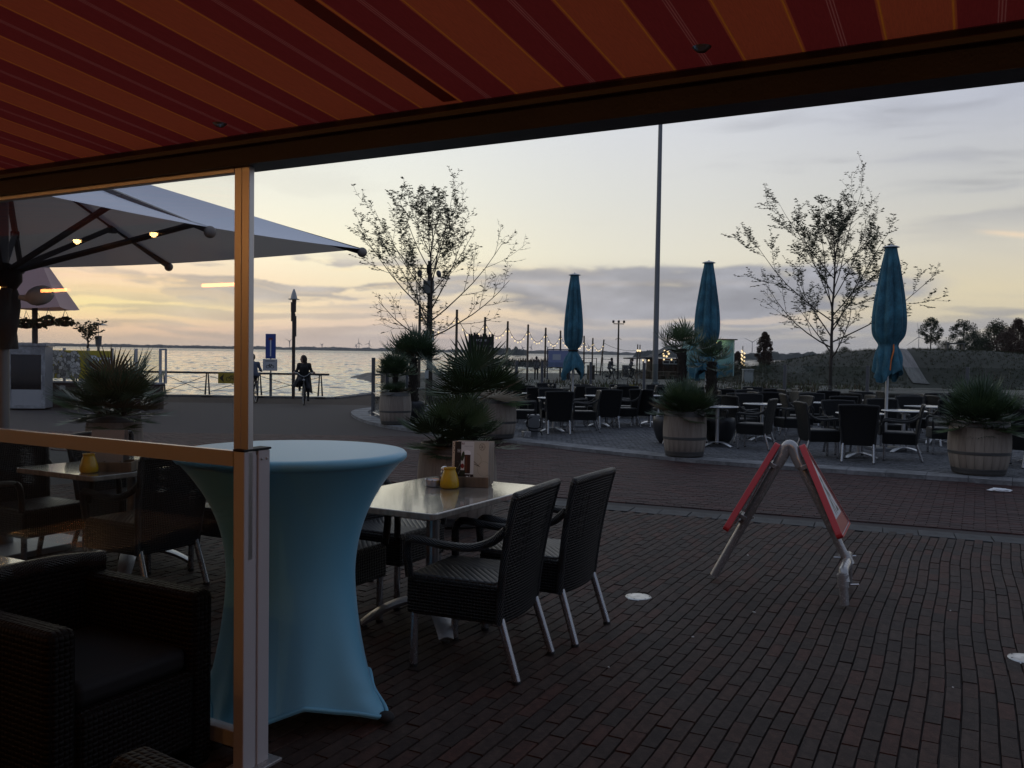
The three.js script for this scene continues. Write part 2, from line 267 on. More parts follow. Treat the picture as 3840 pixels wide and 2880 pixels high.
treeline('far_shore', 400, -4100, 4200, -3300, 15, 300, 5, farWood, 60);
treeline('wooded_headland', -26, -950, 16, -940, 8, 44, 8, farWood, 14);
treeline('wooded_headland', 150, -1050, 260, -1000, 9, 80, 9, farWood, 18);
treeline('wooded_headland', 190, -760, 380, -700, 7, 110, 12, farWood, 20);
treeline('wooded_headland', 360, -690, 700, -560, 8, 180, 14, farWood, 20);

// ---------------------------------------------------------------- the setting: plaza, beach, bank
const pavTex = (() => {                                             // far paving: courses of clinker too far off to tell apart
  return dataTex(512, 512, (u, v) => { const rows = 16, y = v * rows, j = Math.floor(y), x = u * 6 + (j % 2) * 0.5, i = Math.floor(x), fx = x - i, fy = y - j; const joint = (fx < 0.03 || fy < 0.08) ? 0.45 : 1; const k = (0.72 + 0.45 * hash2(i % 6, j)) * joint * (0.85 + 0.3 * fbm(u * 30, v * 30, 2, 30, 30)); return [k, k * 0.96, k * 0.95]; }, true);
})();
const plazaMat = mat(0.040, 0.028, 0.024, 0.85, { specularIntensity: 0.25, map: again(pavTex, 0.8, 0.8), bumpMap: again(pavTex, 0.8, 0.8), bumpScale: 0.004 });
// paved quay: sloping sheet with a quay wall along the water
const quayEdge = [[-60, -34.4], [-7.0, -34.0], [-6.6, -36.0], [-6.0, -39.0], [-4.6, -44], [-2.6, -50], [0.5, -58]];
{
  const slope = grid((u, v) => V(lerp(-60, 40, u), 0, 0).set(lerp(-60, 40, u), FALL * lerp(0, -30, v) - 0.016, lerp(6, -30, v)), 2, 1); 
  const g = grid((u, v) => { const x = lerp(-60, 45, u), z = lerp(10, -30, v); return V(x, FALL * Math.min(z, 0.6) - 0.016, z); }, 2, 40); uvm(g);
  struct('plaza', g, plazaMat);
  const flat = groundPoly([[-60, -30], [45, -30], [45, -46], [-3.9, -46], ...quayEdge.slice(0, 4).reverse().map(p => p)], () => -0.436, 1);
  struct('quay', flat, plazaMat);
  // kerb stones along the quay edge and the wall under them
  const kg = structGroup('quay_wall'); const conc = mat(0.17, 0.16, 0.155, 0.85, { map: patchy, bumpMap: again(grain, 2, 2), bumpScale: 0.003 });
  const one = uvm(new RoundedBoxGeometry(1.18, 0.20, 0.42, 1, 0.015)); let k = 0;
  for (let s = 0; s < quayEdge.length - 1; s++) {
    const [xa, za] = quayEdge[s], [xb, zb] = quayEdge[s + 1], L = Math.hypot(xb - xa, zb - za), n = Math.max(1, Math.round(L / 1.2)), th = Math.atan2(-(zb - za), xb - xa);
    for (let i = 0; i < n; i++) { const t = (i + 0.5) / n, x = lerp(xa, xb, t), z = lerp(za, zb, t); if (x < -26) continue; const m = part('kerb_stone', one, conc, kg); m.position.set(x, -0.475 + 0.004 * (k++ % 3), z); m.rotation.y = th; m.scale.x = L / n / 1.2; }
    const w = box(L, 1.6, 0.3, 0, 0, 0); const m = part('wall_face', w, conc, kg); m.position.set((xa + xb) / 2, -1.38, (za + zb) / 2); m.rotation.y = th;
  }
}
// beach: sand running down to the water, with a spit
const sandMat = mat(0.22, 0.195, 0.165, 0.95, { map: again(patchy, 0.15, 0.15), bumpMap: again(grain, 0.7, 0.7), bumpScale: 0.03 });
const beachY = (x, z) => { const shore = lerp(-0.45, WATER - 0.12, sstep(-62, -150, z)); return shore; };
{
  const out = [[-3.9, -46], [-2.6, -50], [0.3, -58], [-3.5, -66], [-8.1, -73.4], [-11.6, -78.6], [-19.2, -98.5], [-18.6, -104], [-13, -118], [-4, -142], [5, -158], [22, -172], [40, -170], [70, -150], [70, -46]];
  // triangulate over strips so that the sand can slope
  const pos = [], uv = [], idx = []; const zs = []; for (let z = -46; z >= -174; z -= 2) zs.push(z);
  const left = z => { let best = 1e9; for (let i = 0; i < 12; i++) { const [xa, za] = out[i], [xb, zb] = out[i + 1]; if ((za >= z && zb <= z) || (za <= z && zb >= z)) { const t = za === zb ? 0 : (z - za) / (zb - za); best = Math.min(best, lerp(xa, xb, t)); } } return best > 1e8 ? 40 : best; };
  zs.forEach((z, j) => { const l = left(z), n = 16; for (let i = 0; i <= n; i++) { const u = i / n, x = lerp(l, 72, u * u * 0.6 + u * 0.4), e = sstep(0, 3.2, x - l); const land = beachY(x, z) + 0.18 * (fbm(x * 0.15, z * 0.15, 3) - 0.5) * e; pos.push(x, lerp(z < -60 ? WATER - 0.1 : -0.46, land, e), z); uv.push(x, z); } });
  for (let j = 0; j < zs.length - 1; j++) for (let i = 0; i < 16; i++) { const a = j * 17 + i, b = a + 1, c = b + 17, d = a + 17; idx.push(a, b, c, a, c, d); }
  const g = new THREE.BufferGeometry(); g.setAttribute('position', new THREE.Float32BufferAttribute(pos, 3)); g.setAttribute('uv', new THREE.Float32BufferAttribute(uv, 2)); g.setIndex(idx); g.computeVertexNormals(); struct('beach', g, sandMat);
}
// grass strip between the terrace and the road, the mound and its path
const grassMat = mat(0.024, 0.025, 0.012, 0.95, { map: again(patchy, 0.35, 0.35), bumpMap: again(grain, 1.5, 1.5), bumpScale: 0.05 });
const moundY = (x, z) => { const cx = 36, cz = -74, a = (x - cx) / 22, b = (z - cz) / 17, d = Math.sqrt(Math.pow(Math.abs(a), 2.4) + b * b); let y = 2.75 * (1 - sstep(0.1, 1.0, d)); const a2 = (x - 66) / 26, b2 = (z + 82) / 24; y = Math.max(y, 2.5 * (1 - sstep(0.3, 1, Math.hypot(a2, b2)))); return -0.46 + y + 0.10 * (fbm(x * 0.35, z * 0.35, 3) - 0.5); };
{
  const g = grid((u, v) => { const x = lerp(10, 100, u), z = lerp(-52, -112, v); const e = sstep(0, 4, x - 12); return V(x, lerp(-0.7, moundY(x, z), e), z); }, 110, 80); uvm(g); struct('mound', g, grassMat);
  const road = grid((u, v) => V(lerp(-3.5, 60, u), -0.43, lerp(-36, -46, v) - 0.02 * 0), 2, 1); uvm(road);
  struct('path', road, mat(0.10, 0.095, 0.09, 0.9, { map: again(patchy, 0.3, 0.3), bumpMap: grain, bumpScale: 0.006 }));
  const verge = grid((u, v) => { const x = lerp(-3.2, 60, u), z = lerp(-29.2, -34.5, v); return V(x, -0.415 + 0.06 * (fbm(x * 0.7, z * 0.7, 3) - 0.3) * Math.sin(v * Math.PI), z); }, 120, 10); uvm(verge); struct('verge', verge, grassMat);
  // footpath climbing the mound, laid on the slope
  const a = V(28.6, 0, -60.0), b = V(33.6, 0, -76.5);
  const pg = grid((u, v) => { const p = a.clone().lerp(b, v), w = (u - 0.5) * 1.05; const x = p.x + w * 0.9, z = p.z + w * 0.43; return V(x, moundY(x, z) + 0.07, z); }, 4, 30); uvm(pg);
  struct('footpath', pg, mat(0.20, 0.185, 0.175, 0.9, { map: patchy }));
}
// grass blades on the verge and the mound
{
  const r = rng(77), bl = new THREE.BufferGeometry(); bl.setAttribute('position', new THREE.Float32BufferAttribute([-0.02, 0, 0, 0.02, 0, 0, 0.03, 0.22, 0.06, -0.05, 0, 0.02, -0.02, 0, 0, -0.09, 0.17, -0.03, 0.03, 0, 0, 0.06, 0, 0.02, 0.13, 0.15, 0.02], 3)); bl.computeVertexNormals();
  const mk = (name, n, fn, m) => { const im = new THREE.InstancedMesh(bl, m, n), d = new THREE.Object3D(); for (let i = 0; i < n; i++) { const [x, y, z, s] = fn(); d.position.set(x, y, z); d.rotation.y = r() * 6.28; d.scale.set(s * 1.4, s * (0.6 + 0.8 * r()), s * 1.4); d.updateMatrix(); im.setMatrixAt(i, d.matrix); im.setColorAt(i, new THREE.Color().setRGB(0.7 + 0.6 * r(), 0.75 + 0.5 * r(), 0.7 + 0.4 * r())); } im.name = name; im.castShadow = im.receiveShadow = true; scene.add(im); return setInfo(im, null, 'grass', null, 'stuff'); };
  const gm = mat(0.026, 0.029, 0.012, 0.9, { side: THREE.DoubleSide }), gm2 = mat(0.070, 0.062, 0.036, 0.9, { side: THREE.DoubleSide });
  setInfo(mk('verge_grass', 5000, () => { const x = -3 + r() * 34, z = -29.6 - r() * 4.6; return [x, -0.42, z, 0.4 + 0.7 * r()]; }, gm), 'rough grass on the verge behind the terrace screens');
  setInfo(mk('mound_grass', 16000, () => { const x = 14 + r() * 52, z = -56 - r() * 36; const t = (z + 60) / -15.5, off = (x - (28.6 + 5.0 * t)) * 0.9; return [x, moundY(x, z) - 0.02 - (Math.abs(off) < 0.9 ? 2 : 0), z, 0.5 + 0.6 * r()]; }, gm), 'long grass covering the low mound on the shore');
  setInfo(mk('beach_grass', 700, () => { const x = -1 + r() * 24, z = -47 - r() * 14; const k = fbm(x * 0.3, z * 0.3, 2); return [x, beachY(x, z) - 0.02, z, k > 0.5 ? 1.2 + r() : 0.2]; }, gm2), 'dry tufts of grass on the sand of the beach');
  setInfo(mk('reeds', 2600, () => { const t = r(), x = lerp(-12, 12.5, t) + (r() - 0.5) * 2, z = lerp(-211, -195, t) + (r() - 0.5) * 6; return [x, WATER - 0.1, z, 5 + 3 * r()]; }, mat(0.035, 0.034, 0.022, 0.9, { side: THREE.DoubleSide })), 'dark strip of reeds in the water beyond the beach');
}

scene.fog = new THREE.FogExp2(new THREE.Color().setRGB(0.60, 0.56, 0.56), 0.00005);
// ---------------------------------------------------------------- clinker paving near the cafe: single bricks
const BL = 0.203, BW = 0.067, JOINT = 0.003;
function brickGeo(l, w, seed) {
  const r = rng(seed), c = 0.0030, h = 0.014, hl = l / 2, hw = w / 2, j = () => (r() - 0.5) * 0.0022;
  const T = [[-hl + c, -hw + c], [hl - c, -hw + c], [hl - c, hw - c], [-hl + c, hw - c]].map(([x, z]) => V(x + j(), j() * 0.6, z + j())), B = [[-hl, -hw], [hl, -hw], [hl, hw], [-hl, hw]].map(([x, z]) => V(x, -h, z));
  const tri = [], q = (a, b, c2, d) => tri.push(a, b, c2, a, c2, d); q(T[3], T[2], T[1], T[0]); for (let k = 0; k < 4; k++) { const n = (k + 1) % 4; q(B[n], B[k], T[k], T[n]); }
  const g = new THREE.BufferGeometry(); g.setAttribute('position', new THREE.Float32BufferAttribute(tri.flatMap(p => [p.x, p.y, p.z]), 3)); g.setAttribute('uv', new THREE.Float32BufferAttribute(tri.flatMap(p => [p.x * 3 + seed * 0.37, p.z * 3 + seed * 0.19]), 2)); g.computeVertexNormals(); return g;
}
{
  const paving = structGroup('brick_paving');
  const bed = grid((u, v) => { const [x, z] = AO(lerp(-13, 9, u), lerp(-1.75, 8.9, v)); return V(x, FALL * z - 0.0125, z); }, 2, 2); uvm(bed);
  part('bedding', bed, mat(0.030, 0.025, 0.023, 0.95, { bumpMap: again(grain, 3, 3), bumpScale: 0.003 }), paving);
  const geos = Array.from({ length: 8 }, (_, i) => brickGeo(BL, BW, i + 1));
  const tones = [[0.076, 0.042, 0.032], [0.065, 0.040, 0.032], [0.056, 0.037, 0.030], [0.086, 0.040, 0.030], [0.060, 0.042, 0.035], [0.046, 0.032, 0.027], [0.070, 0.047, 0.038]];
  const mk = t => mat(...t, 0.72, { specularIntensity: 0.4, bumpMap: again(grain, 6, 6), bumpScale: 0.0022, map: again(patchy, 2.4, 2.4) });
  const mats = tones.map(mk), r = rng(5), list = [];
  const bend = o => 0.045 * Math.sin(o * 0.55 + 0.6) + 0.008 * Math.sin(o * 3.1);
  for (let i = -150; i < 90; i++) for (let k = -12; k < 46; k++) {
    const a = i * (BW + JOINT), o = (k + (i % 2 ? 0.5 : 0) + 0.08 * (hash2(i, 7) - 0.5)) * (BL + JOINT), aa = a + bend(o) * sstep(-6, 1, a) - bend(4) * 0;
    if (o < -1.7 || o > 8.30 + 0.20 * (a + 3.3) * 0.5 || aa < -9.5 || aa > 5.5) continue;
    const [x, z] = AO(aa, o); list.push({ x, z, y: FALL * z + (r() - 0.5) * 0.004, turn: ALONG + Math.PI / 2 + (r() - 0.5) * 0.022 + Math.atan2(bend(o + 0.1) - bend(o - 0.1), 0.2) * -0.8, g: Math.floor(r() * 8), m: Math.floor(Math.pow(r(), 1.2) * 7), p: V(x, FALL * z, z).project(camera) });
  }
  const inView = b => b.p.z < 1 && Math.abs(b.p.x) < 1.02 && Math.abs(b.p.y) < 1.02 && b.p.x > -0.36;
  const near = list.filter(inView).sort((a, b) => Math.hypot(a.x, a.z) - Math.hypot(b.x, b.z)).slice(0, 300); const isNear = new Set(near);
  for (const b of near) { const m = part('brick', geos[b.g], mats[b.m], paving); m.position.set(b.x, b.y, b.z); m.rotation.set(-FALL, b.turn, 0, 'XYZ'); m.rotation.x += (r() - 0.5) * 0.012; m.rotation.z += (r() - 0.5) * 0.012; }
  const far = list.filter(b => !isNear.has(b) && (Math.abs(b.p.x) < 1.3 || b.z > -2));
  const pos = [], uv = [], col = [], q = new THREE.Object3D(), v = V(0, 0, 0);
  const addField = (arr, tonesOf) => { for (const b of arr) { q.position.set(b.x, b.y, b.z); q.rotation.set(-FALL + (hash2(b.x * 991 | 0, b.z * 887 | 0) - 0.5) * 0.012, b.turn, (hash2(b.z * 771 | 0, b.x * 617 | 0) - 0.5) * 0.012); q.scale.set(b.s ?? 1, 1, 1); q.updateMatrix(); const g = b.geo ?? geos[b.g], P = g.attributes.position, U = g.attributes.uv, t = tonesOf[b.m]; for (let i = 0; i < P.count; i++) { v.fromBufferAttribute(P, i).applyMatrix4(q.matrix); pos.push(v.x, v.y, v.z); uv.push(U.getX(i), U.getY(i)); col.push(t[0], t[1], t[2]); } } };
  addField(far, tones);
  const field = () => { const g = new THREE.BufferGeometry(); g.setAttribute('position', new THREE.Float32BufferAttribute(pos, 3)); g.setAttribute('uv', new THREE.Float32BufferAttribute(uv, 2)); g.setAttribute('color', new THREE.Float32BufferAttribute(col, 3)); g.computeVertexNormals(); return g; };
  const fm = mat(1, 1, 1, 0.72, { specularIntensity: 0.4, vertexColors: true, bumpMap: again(grain, 6, 6), bumpScale: 0.0022, map: again(patchy, 2.4, 2.4) });
  part('farther_bricks', field(), fm, paving).userData.kind = 'stuff';

  // redder carriageway bricks beyond the gutter, coursed the other way
  pos.length = uv.length = col.length = 0;
  const road = structGroup('carriageway');
  const bed2 = grid((u, v) => { const [x, z] = AO(lerp(-26, 10, u), lerp(8.15, 24, v)); return V(x, FALL * z - 0.0128, z); }, 2, 2); uvm(bed2);
  part('bedding', bed2, mat(0.026, 0.018, 0.017, 0.95, { bumpMap: again(grain, 3, 3), bumpScale: 0.003 }), road);
  const red = [[0.086, 0.041, 0.037], [0.076, 0.039, 0.036], [0.066, 0.036, 0.034], [0.094, 0.041, 0.036], [0.070, 0.042, 0.040], [0.058, 0.034, 0.032], [0.080, 0.046, 0.043]];
  const l2 = [];
  for (let k = 0; k < 170; k++) for (let i = -90; i < 46; i++) {
    const o = 8.9 + k * 0.070, a = (i + (k % 2 ? 0.5 : 0)) * 0.205; const off = 0.10 * (a + 3.3); const oo = o + off * 0.9; const [x, z] = AO(a, oo);
    if (z < -17.5 || oo < 8.7) continue; const p = V(x, FALL * z, z).project(camera); if (Math.abs(p.x) > 1.08) continue;
    l2.push({ x, z, y: FALL * z + (r() - 0.5) * 0.004, turn: ALONG + (r() - 0.5) * 0.02 + 0.09, g: Math.floor(r() * 8), m: Math.floor(Math.pow(r(), 1.2) * 7) });
  }
  addField(l2, red); part('farther_bricks', field(), fm, road).userData.kind = 'stuff';
  // gutter of grey stones between the two
  const gut = structGroup('gutter'), gm = [0.058, 0.052, 0.064].map(k => mat(k, k * 0.99, k * 0.98, 0.8, { map: patchy, bumpMap: again(grain, 4, 4), bumpScale: 0.003 })), gg = uvm(new RoundedBoxGeometry(0.295, 0.05, 0.30, 1, 0.006));
  for (let i = -34; i < 24; i++) { const a = i * 0.30, o = 8.45 + 0.10 * (a + 3.3) * 0.98, [x, z] = AO(a, o); const m = part('gutter_stone', gg, gm[(i + 90) % 3], gut); m.position.set(x, FALL * z - 0.026 + 0.003 * ((i + 90) % 2), z); m.rotation.set(-FALL, ALONG - 0.098 * -1, 0); }
}
// ---------------------------------------------------------------- the raised terrace of grey setts across the road
const kerbLine = new THREE.CatmullRomCurve3([[14, -6.6], [10, -9.2], [6.35, -11.43], [2.75, -13.5], [-0.04, -16.35], [-2.8, -19.6], [-4.2, -23.0], [-4.75, -26.0], [-4.3, -28.6]].map(p => V(p[0], 0, p[1])));
{
  const pts = kerbLine.getSpacedPoints(60).map(p => [p.x, p.z]);
  const tg = structGroup('terrace'); const inner = [];
  for (let i = 0; i < pts.length; i++) { const a = pts[Math.max(0, i - 1)], b = pts[Math.min(pts.length - 1, i + 1)], dx = b[0] - a[0], dz = b[1] - a[1], l = Math.hypot(dx, dz); inner.push([pts[i][0] - dz / l * 0.48, pts[i][1] + dx / l * 0.48]); }
  const dirn = inner[30][1] < pts[30][1] ? 1 : -1; const inn = dirn > 0 ? inner : pts.map((p, i) => [2 * p[0] - inner[i][0], 2 * p[1] - inner[i][1]]);
  const poly = [...inn, [20, -28.9], [20, -6]];
  part('bedding', groundPoly(poly, (x, z) => FALL * z + 0.0405, 1), mat(0.06, 0.06, 0.06, 0.95, { bumpMap: again(grain, 3, 3), bumpScale: 0.004 }), tg);
  const inside = (x, z) => { let c = false; for (let i = 0, j = poly.length - 1; i < poly.length; j = i++) { const [xi, zi] = poly[i], [xj, zj] = poly[j]; if ((zi > z) !== (zj > z) && x < (xj - xi) * (z - zi) / (zj - zi) + xi) c = !c; } return c; };
  const sg = Array.from({ length: 6 }, (_, i) => brickGeo(0.103, 0.103, i + 31)), tn = [0.150, 0.172, 0.195, 0.132, 0.182], sms = tn.map(k => mat(k, k * 1.01, k * 1.07, 0.8, { specularIntensity: 0.5, map: again(patchy, 3, 3), bumpMap: again(grain, 8, 8), bumpScale: 0.004 })), rs = rng(63), all = [];
  for (let j = 0; j < 240; j++) for (let i = -60; i < 190; i++) { const x = (i + (j % 2) * 0.5) * 0.108 + 0.5, z = -6 - j * 0.108 + 0.25 * x * 0; const c = Math.cos(0.42), s2 = Math.sin(0.42), X = 3 + (x - 3) * c + (z + 17) * s2, Z = -17 - (x - 3) * s2 + (z + 17) * c; if (!inside(X, Z)) continue; const p = V(X, FALL * Z, Z).project(camera); if (Math.abs(p.x) > 1.15) continue; all.push({ X, Z, y: FALL * Z + 0.052 + (rs() - 0.5) * 0.005, t: 0.42 + (rs() - 0.5) * 0.05, g: Math.floor(rs() * 6), m: Math.floor(rs() * 5), seen: Math.abs(p.x) < 1 }); }
  all.sort((a, b) => (b.seen - a.seen) || Math.hypot(a.X, a.Z) - Math.hypot(b.X, b.Z)); const pos = [], uv = [], col = [], q = new THREE.Object3D(), vv = V(0, 0, 0);
  all.forEach((b, k) => { if (k < 300) { const m = part('sett', sg[b.g], sms[b.m], tg); m.position.set(b.X, b.y, b.Z); m.rotation.set(-FALL, b.t, 0); return; } q.position.set(b.X, b.y, b.Z); q.rotation.set(-FALL + (rs() - 0.5) * 0.02, b.t, (rs() - 0.5) * 0.02); q.updateMatrix(); const P = sg[b.g].attributes.position, U = sg[b.g].attributes.uv; for (let i = 0; i < P.count; i++) { vv.fromBufferAttribute(P, i).applyMatrix4(q.matrix); pos.push(vv.x, vv.y, vv.z); uv.push(U.getX(i) + b.X, U.getY(i) + b.Z); col.push(tn[b.m], tn[b.m] * 1.01, tn[b.m] * 1.07); } });
  const fg = new THREE.BufferGeometry(); fg.setAttribute('position', new THREE.Float32BufferAttribute(pos, 3)); fg.setAttribute('uv', new THREE.Float32BufferAttribute(uv, 2)); fg.setAttribute('color', new THREE.Float32BufferAttribute(col, 3)); fg.computeVertexNormals(); part('farther_setts', fg, mat(1, 1, 1, 0.8, { vertexColors: true, specularIntensity: 0.5, map: again(patchy, 3, 3), bumpMap: again(grain, 8, 8), bumpScale: 0.004 }), tg).userData.kind = 'stuff'; console.log('setts', all.length);
  const km = [0.24, 0.22, 0.26].map(k => mat(k, k * 1.0, k * 1.03, 0.82, { map: patchy, bumpMap: again(grain, 3, 3), bumpScale: 0.004 }));
  for (let i = 0; i < pts.length - 1; i++) {
    const f = (p, y) => V(p[0], FALL * p[1] + y, p[1]), gap = 0.006;
    const P = [pts[i], pts[i + 1], inn[i + 1], inn[i]].map(p => p.slice()); const ax = P[1][0] - P[0][0], az = P[1][1] - P[0][1], L = Math.hypot(ax, az); P[0][0] += ax / L * gap; P[0][1] += az / L * gap; P[3][0] += ax / L * gap; P[3][1] += az / L * gap;
    const top = P.map(p => f(p, 0.058 + 0.002 * (i % 2))), bot = P.map(p => f(p, -0.05)); const tri = [], q = (a, b, c, d) => tri.push(a, b, c, a, c, d);
    q(top[0], top[1], top[2], top[3]); for (let k = 0; k < 4; k++) { const n = (k + 1) % 4; q(top[k], bot[k], bot[n], top[n]); }
    const g = new THREE.BufferGeometry(); g.setAttribute('position', new THREE.Float32BufferAttribute(tri.flatMap(p => [p.x, p.y, p.z]), 3)); g.computeVertexNormals(); part('kerb_stone', uvm(g), km[i % 3], tg);
  }
}
const TY = 0.052;                                                   // height of the terrace over the road
// ---------------------------------------------------------------- cafe front behind the camera: wall, awning, heaters
{
  const w = thing('cafe_wall', 'dark timber-clad cafe wall behind the seating under the awning', 'wall');
  const [x, z] = AO(-5.5, -1.75); w.position.set(x, gy(x, z), z); w.rotation.y = ALONG;
  part('plinth', box(22, 0.5, 0.16, 0, 0.25, 0), mat(0.06, 0.045, 0.04, 0.8, { map: patchy }), w);
  const pm = [0.9, 1, 1.15].map(k => mat(0.075 * k, 0.045 * k, 0.03 * k, 0.7, { map: woodTex, bumpMap: woodTex, bumpScale: 0.002 })), pg = box(0.148, 2.9, 0.05);
  for (let i = 0; i < 146; i++) { const m = part('plank', pg, pm[i % 3], w); m.position.set(-10.9 + i * 0.15, 1.95, 0.006 * (i % 2)); }
}
{
  const aw = thing('awning', 'orange and dark red striped fabric awning over the seating', 'awning');
  const stripe = dataTex(512, 64, (u, v) => {
    const o = 0.158 / 0.334; let c;
    const ed = (x, w) => Math.exp(-x * x / w / w), n = 0.94 + 0.12 * vnoise(u * 400, v * 64, 400, 64);
    if (u < o) { c = [0.76, 0.33, 0.20]; const e = Math.max(ed(u - 0.02, 0.008), ed(u - o + 0.02, 0.008)); c = [lerp(c[0], 0.90, e), lerp(c[1], 0.50, e), lerp(c[2], 0.16, e)]; }
    else { c = [0.58, 0.19, 0.17]; const m = o + (1 - o) / 2, e = Math.max(ed(u - m, 0.005), ed(u - m - 0.02, 0.004), ed(u - m + 0.02, 0.004)); c = [lerp(c[0], 0.75, e), lerp(c[1], 0.42, e), lerp(c[2], 0.36, e)]; }
    return c.map(k => k * n);
  }, true);
  stripe.repeat.set(1 / 0.334, 1);
  const fm = new THREE.MeshPhysicalMaterial({ map: stripe, roughness: 1, transmission: 0.26, thickness: 0, side: THREE.DoubleSide, specularIntensity: 0.2 });
  const aY = o => 2.252 + (2.262 - o) * 0.135;
  const fab = grid((u, v) => { const a = lerp(-16.2, 4.6, u), o = lerp(2.264, -1.66, v), [x, z] = AO(a, o); return V(x, aY(o) - 0.035 * Math.sin(v * Math.PI) + 0.004 * Math.sin(a * 5 + v * 3), z); }, 160, 24, 20.8, 3.9);
  { const uv = fab.attributes.uv; for (let i = 0; i < uv.count; i++) uv.setX(i, uv.getX(i) - 16.2 + 1.2286); }
  part('fabric', fab, fm, aw);
  for (const a of [-5.05, -3.85, -1.44, 0.9, 2.1]) { const s = grid((u, v) => { const [x, z] = AO(a + (u - 0.5) * 0.05, lerp(2.23, -1.6, v)); return V(x, aY(lerp(2.23, -1.6, v)) - 0.035 * Math.sin(v * Math.PI) - 0.004, z); }, 1, 24); part('seam', s, mat(0.46, 0.10, 0.055, 1, { side: THREE.DoubleSide, transmission: 0.2, thickness: 0 }), aw); }
  const prof = [[-0.055, 0], [-0.05, 0.055], [-0.03, 0.105], [0.01, 0.124], [0.055, 0.12], [0.066, 0.09], [0.066, 0.012], [0.055, 0]];
  const bar = extrude(prof, 20.8, 0.003); bar.rotateY(Math.PI / 2); bar.translate(-10.4, 0, 0);
  const [bx, bz] = AO(-5.8, 2.262); const b = part('front_bar', uvm(bar), M.darkBar, aw); b.position.set(bx, 2.134, bz); b.rotation.y = ALONG;
  const lip = part('gutter_lip', box(20.8, 0.02, 0.012, 0, 0, 0, 0.004), mat(0.03, 0.022, 0.02, 0.5), aw); const [lx, lz] = AO(-5.8, 2.198); lip.position.set(lx, 2.205, lz); lip.rotation.y = ALONG;
  for (const a of [-2.30, -0.63]) { const [x, z] = AO(a, 2.12); const k = part('eyelet', lathe([[0, 0.012], [0.012, 0.011], [0.02, 0.004], [0.024, 0]], 16), M.alu, aw); k.position.set(x, aY(2.12) - 0.016, z); k.rotation.x = Math.PI; }
}
{
  const hm = mat(0.5, 0.12, 0.03, 0.5, { emissive: new THREE.Color(1.0, 0.27, 0.06), emissiveIntensity: 3.5 }), hb = M.steelGrey;
  const where = ['farthest from the camera along the cafe wall', 'second from the far end of the cafe wall', 'on the cafe wall near the windscreen post', 'on the cafe wall just behind the camera'];
  [-9.1, -6.53, -3.9, -1.3].forEach((a, i) => {
    const h = thing('patio_heater_strip', `glowing infrared heater strip ${where[i]}`, 'heater', 'infrared heaters on the cafe wall'); const [x, z] = AO(a, -1.56); h.position.set(x, 2.11, z); h.rotation.y = ALONG;
    part('housing', [box(0.52, 0.10, 0.06, 0, 0, 0.02, 0.01), box(0.54, 0.012, 0.09, 0, 0.055, -0.01)], hb, h); part('bracket', box(0.05, 0.06, 0.14, 0, 0, 0.11), hb, h);
    part('glowing_tube', rod([-0.23, 0, -0.03], [0.23, 0, -0.03], 0.014), hm, h);
    const l = new THREE.RectAreaLight(new THREE.Color(1.0, 0.32, 0.08), 15, 0.46, 0.035); l.position.set(0, -0.005, -0.055); h.add(l);
  });
  const pm = mat(0.9, 0.7, 0.4, 0.5, { emissive: new THREE.Color(1.0, 0.62, 0.22), emissiveIntensity: 24 });
  [[-8.39, 2.60, -1.3, 'above the second heater'], [-9.4, 2.12, -1.05, 'at the far end of the seating'], [-7.2, 2.61, -1.3, 'above the wall near the third bay'], [-5.2, 2.57, -1.2, 'over the low lounge table'], [-3.4, 2.57, -1.2, 'over the lounge chairs'], [-1.7, 2.57, -1.2, 'just behind the camera'], [0.3, 2.57, -1.2, 'over the free end of the seating'], [2.2, 2.57, -1.2, 'last one at the open end of the awning']].forEach(([a, y, o, w], i) => {
    const h = thing('hanging_lamp', `small warm bulb in a metal shade ${w}`, 'lamp', 'lamps under the awning'); const [x, z] = AO(a, o); h.position.set(x, y, z);
    part('shade', lathe([[0.02, 0.09], [0.05, 0.075], [0.10, 0.01], [0.102, 0.0], [0.096, 0.01], [0.045, 0.07], [0.015, 0.08]], 20), M.steelDark, h); part('cord', rod([0, 0.08, 0], [0, 2.252 + (2.262 - o) * 0.135 - 0.02 - y, 0], 0.004), M.black, h);
    const bulb = new THREE.SphereGeometry(0.036, 14, 10); part('bulb', bulb, pm, h); const l = new THREE.PointLight(new THREE.Color(1.0, 0.44, 0.14), i < 3 ? 0.5 : 1.0); l.position.set(0, -0.004, 0); l.shadow.radius = 1.6; l.castShadow = true; h.add(l);
  });
}
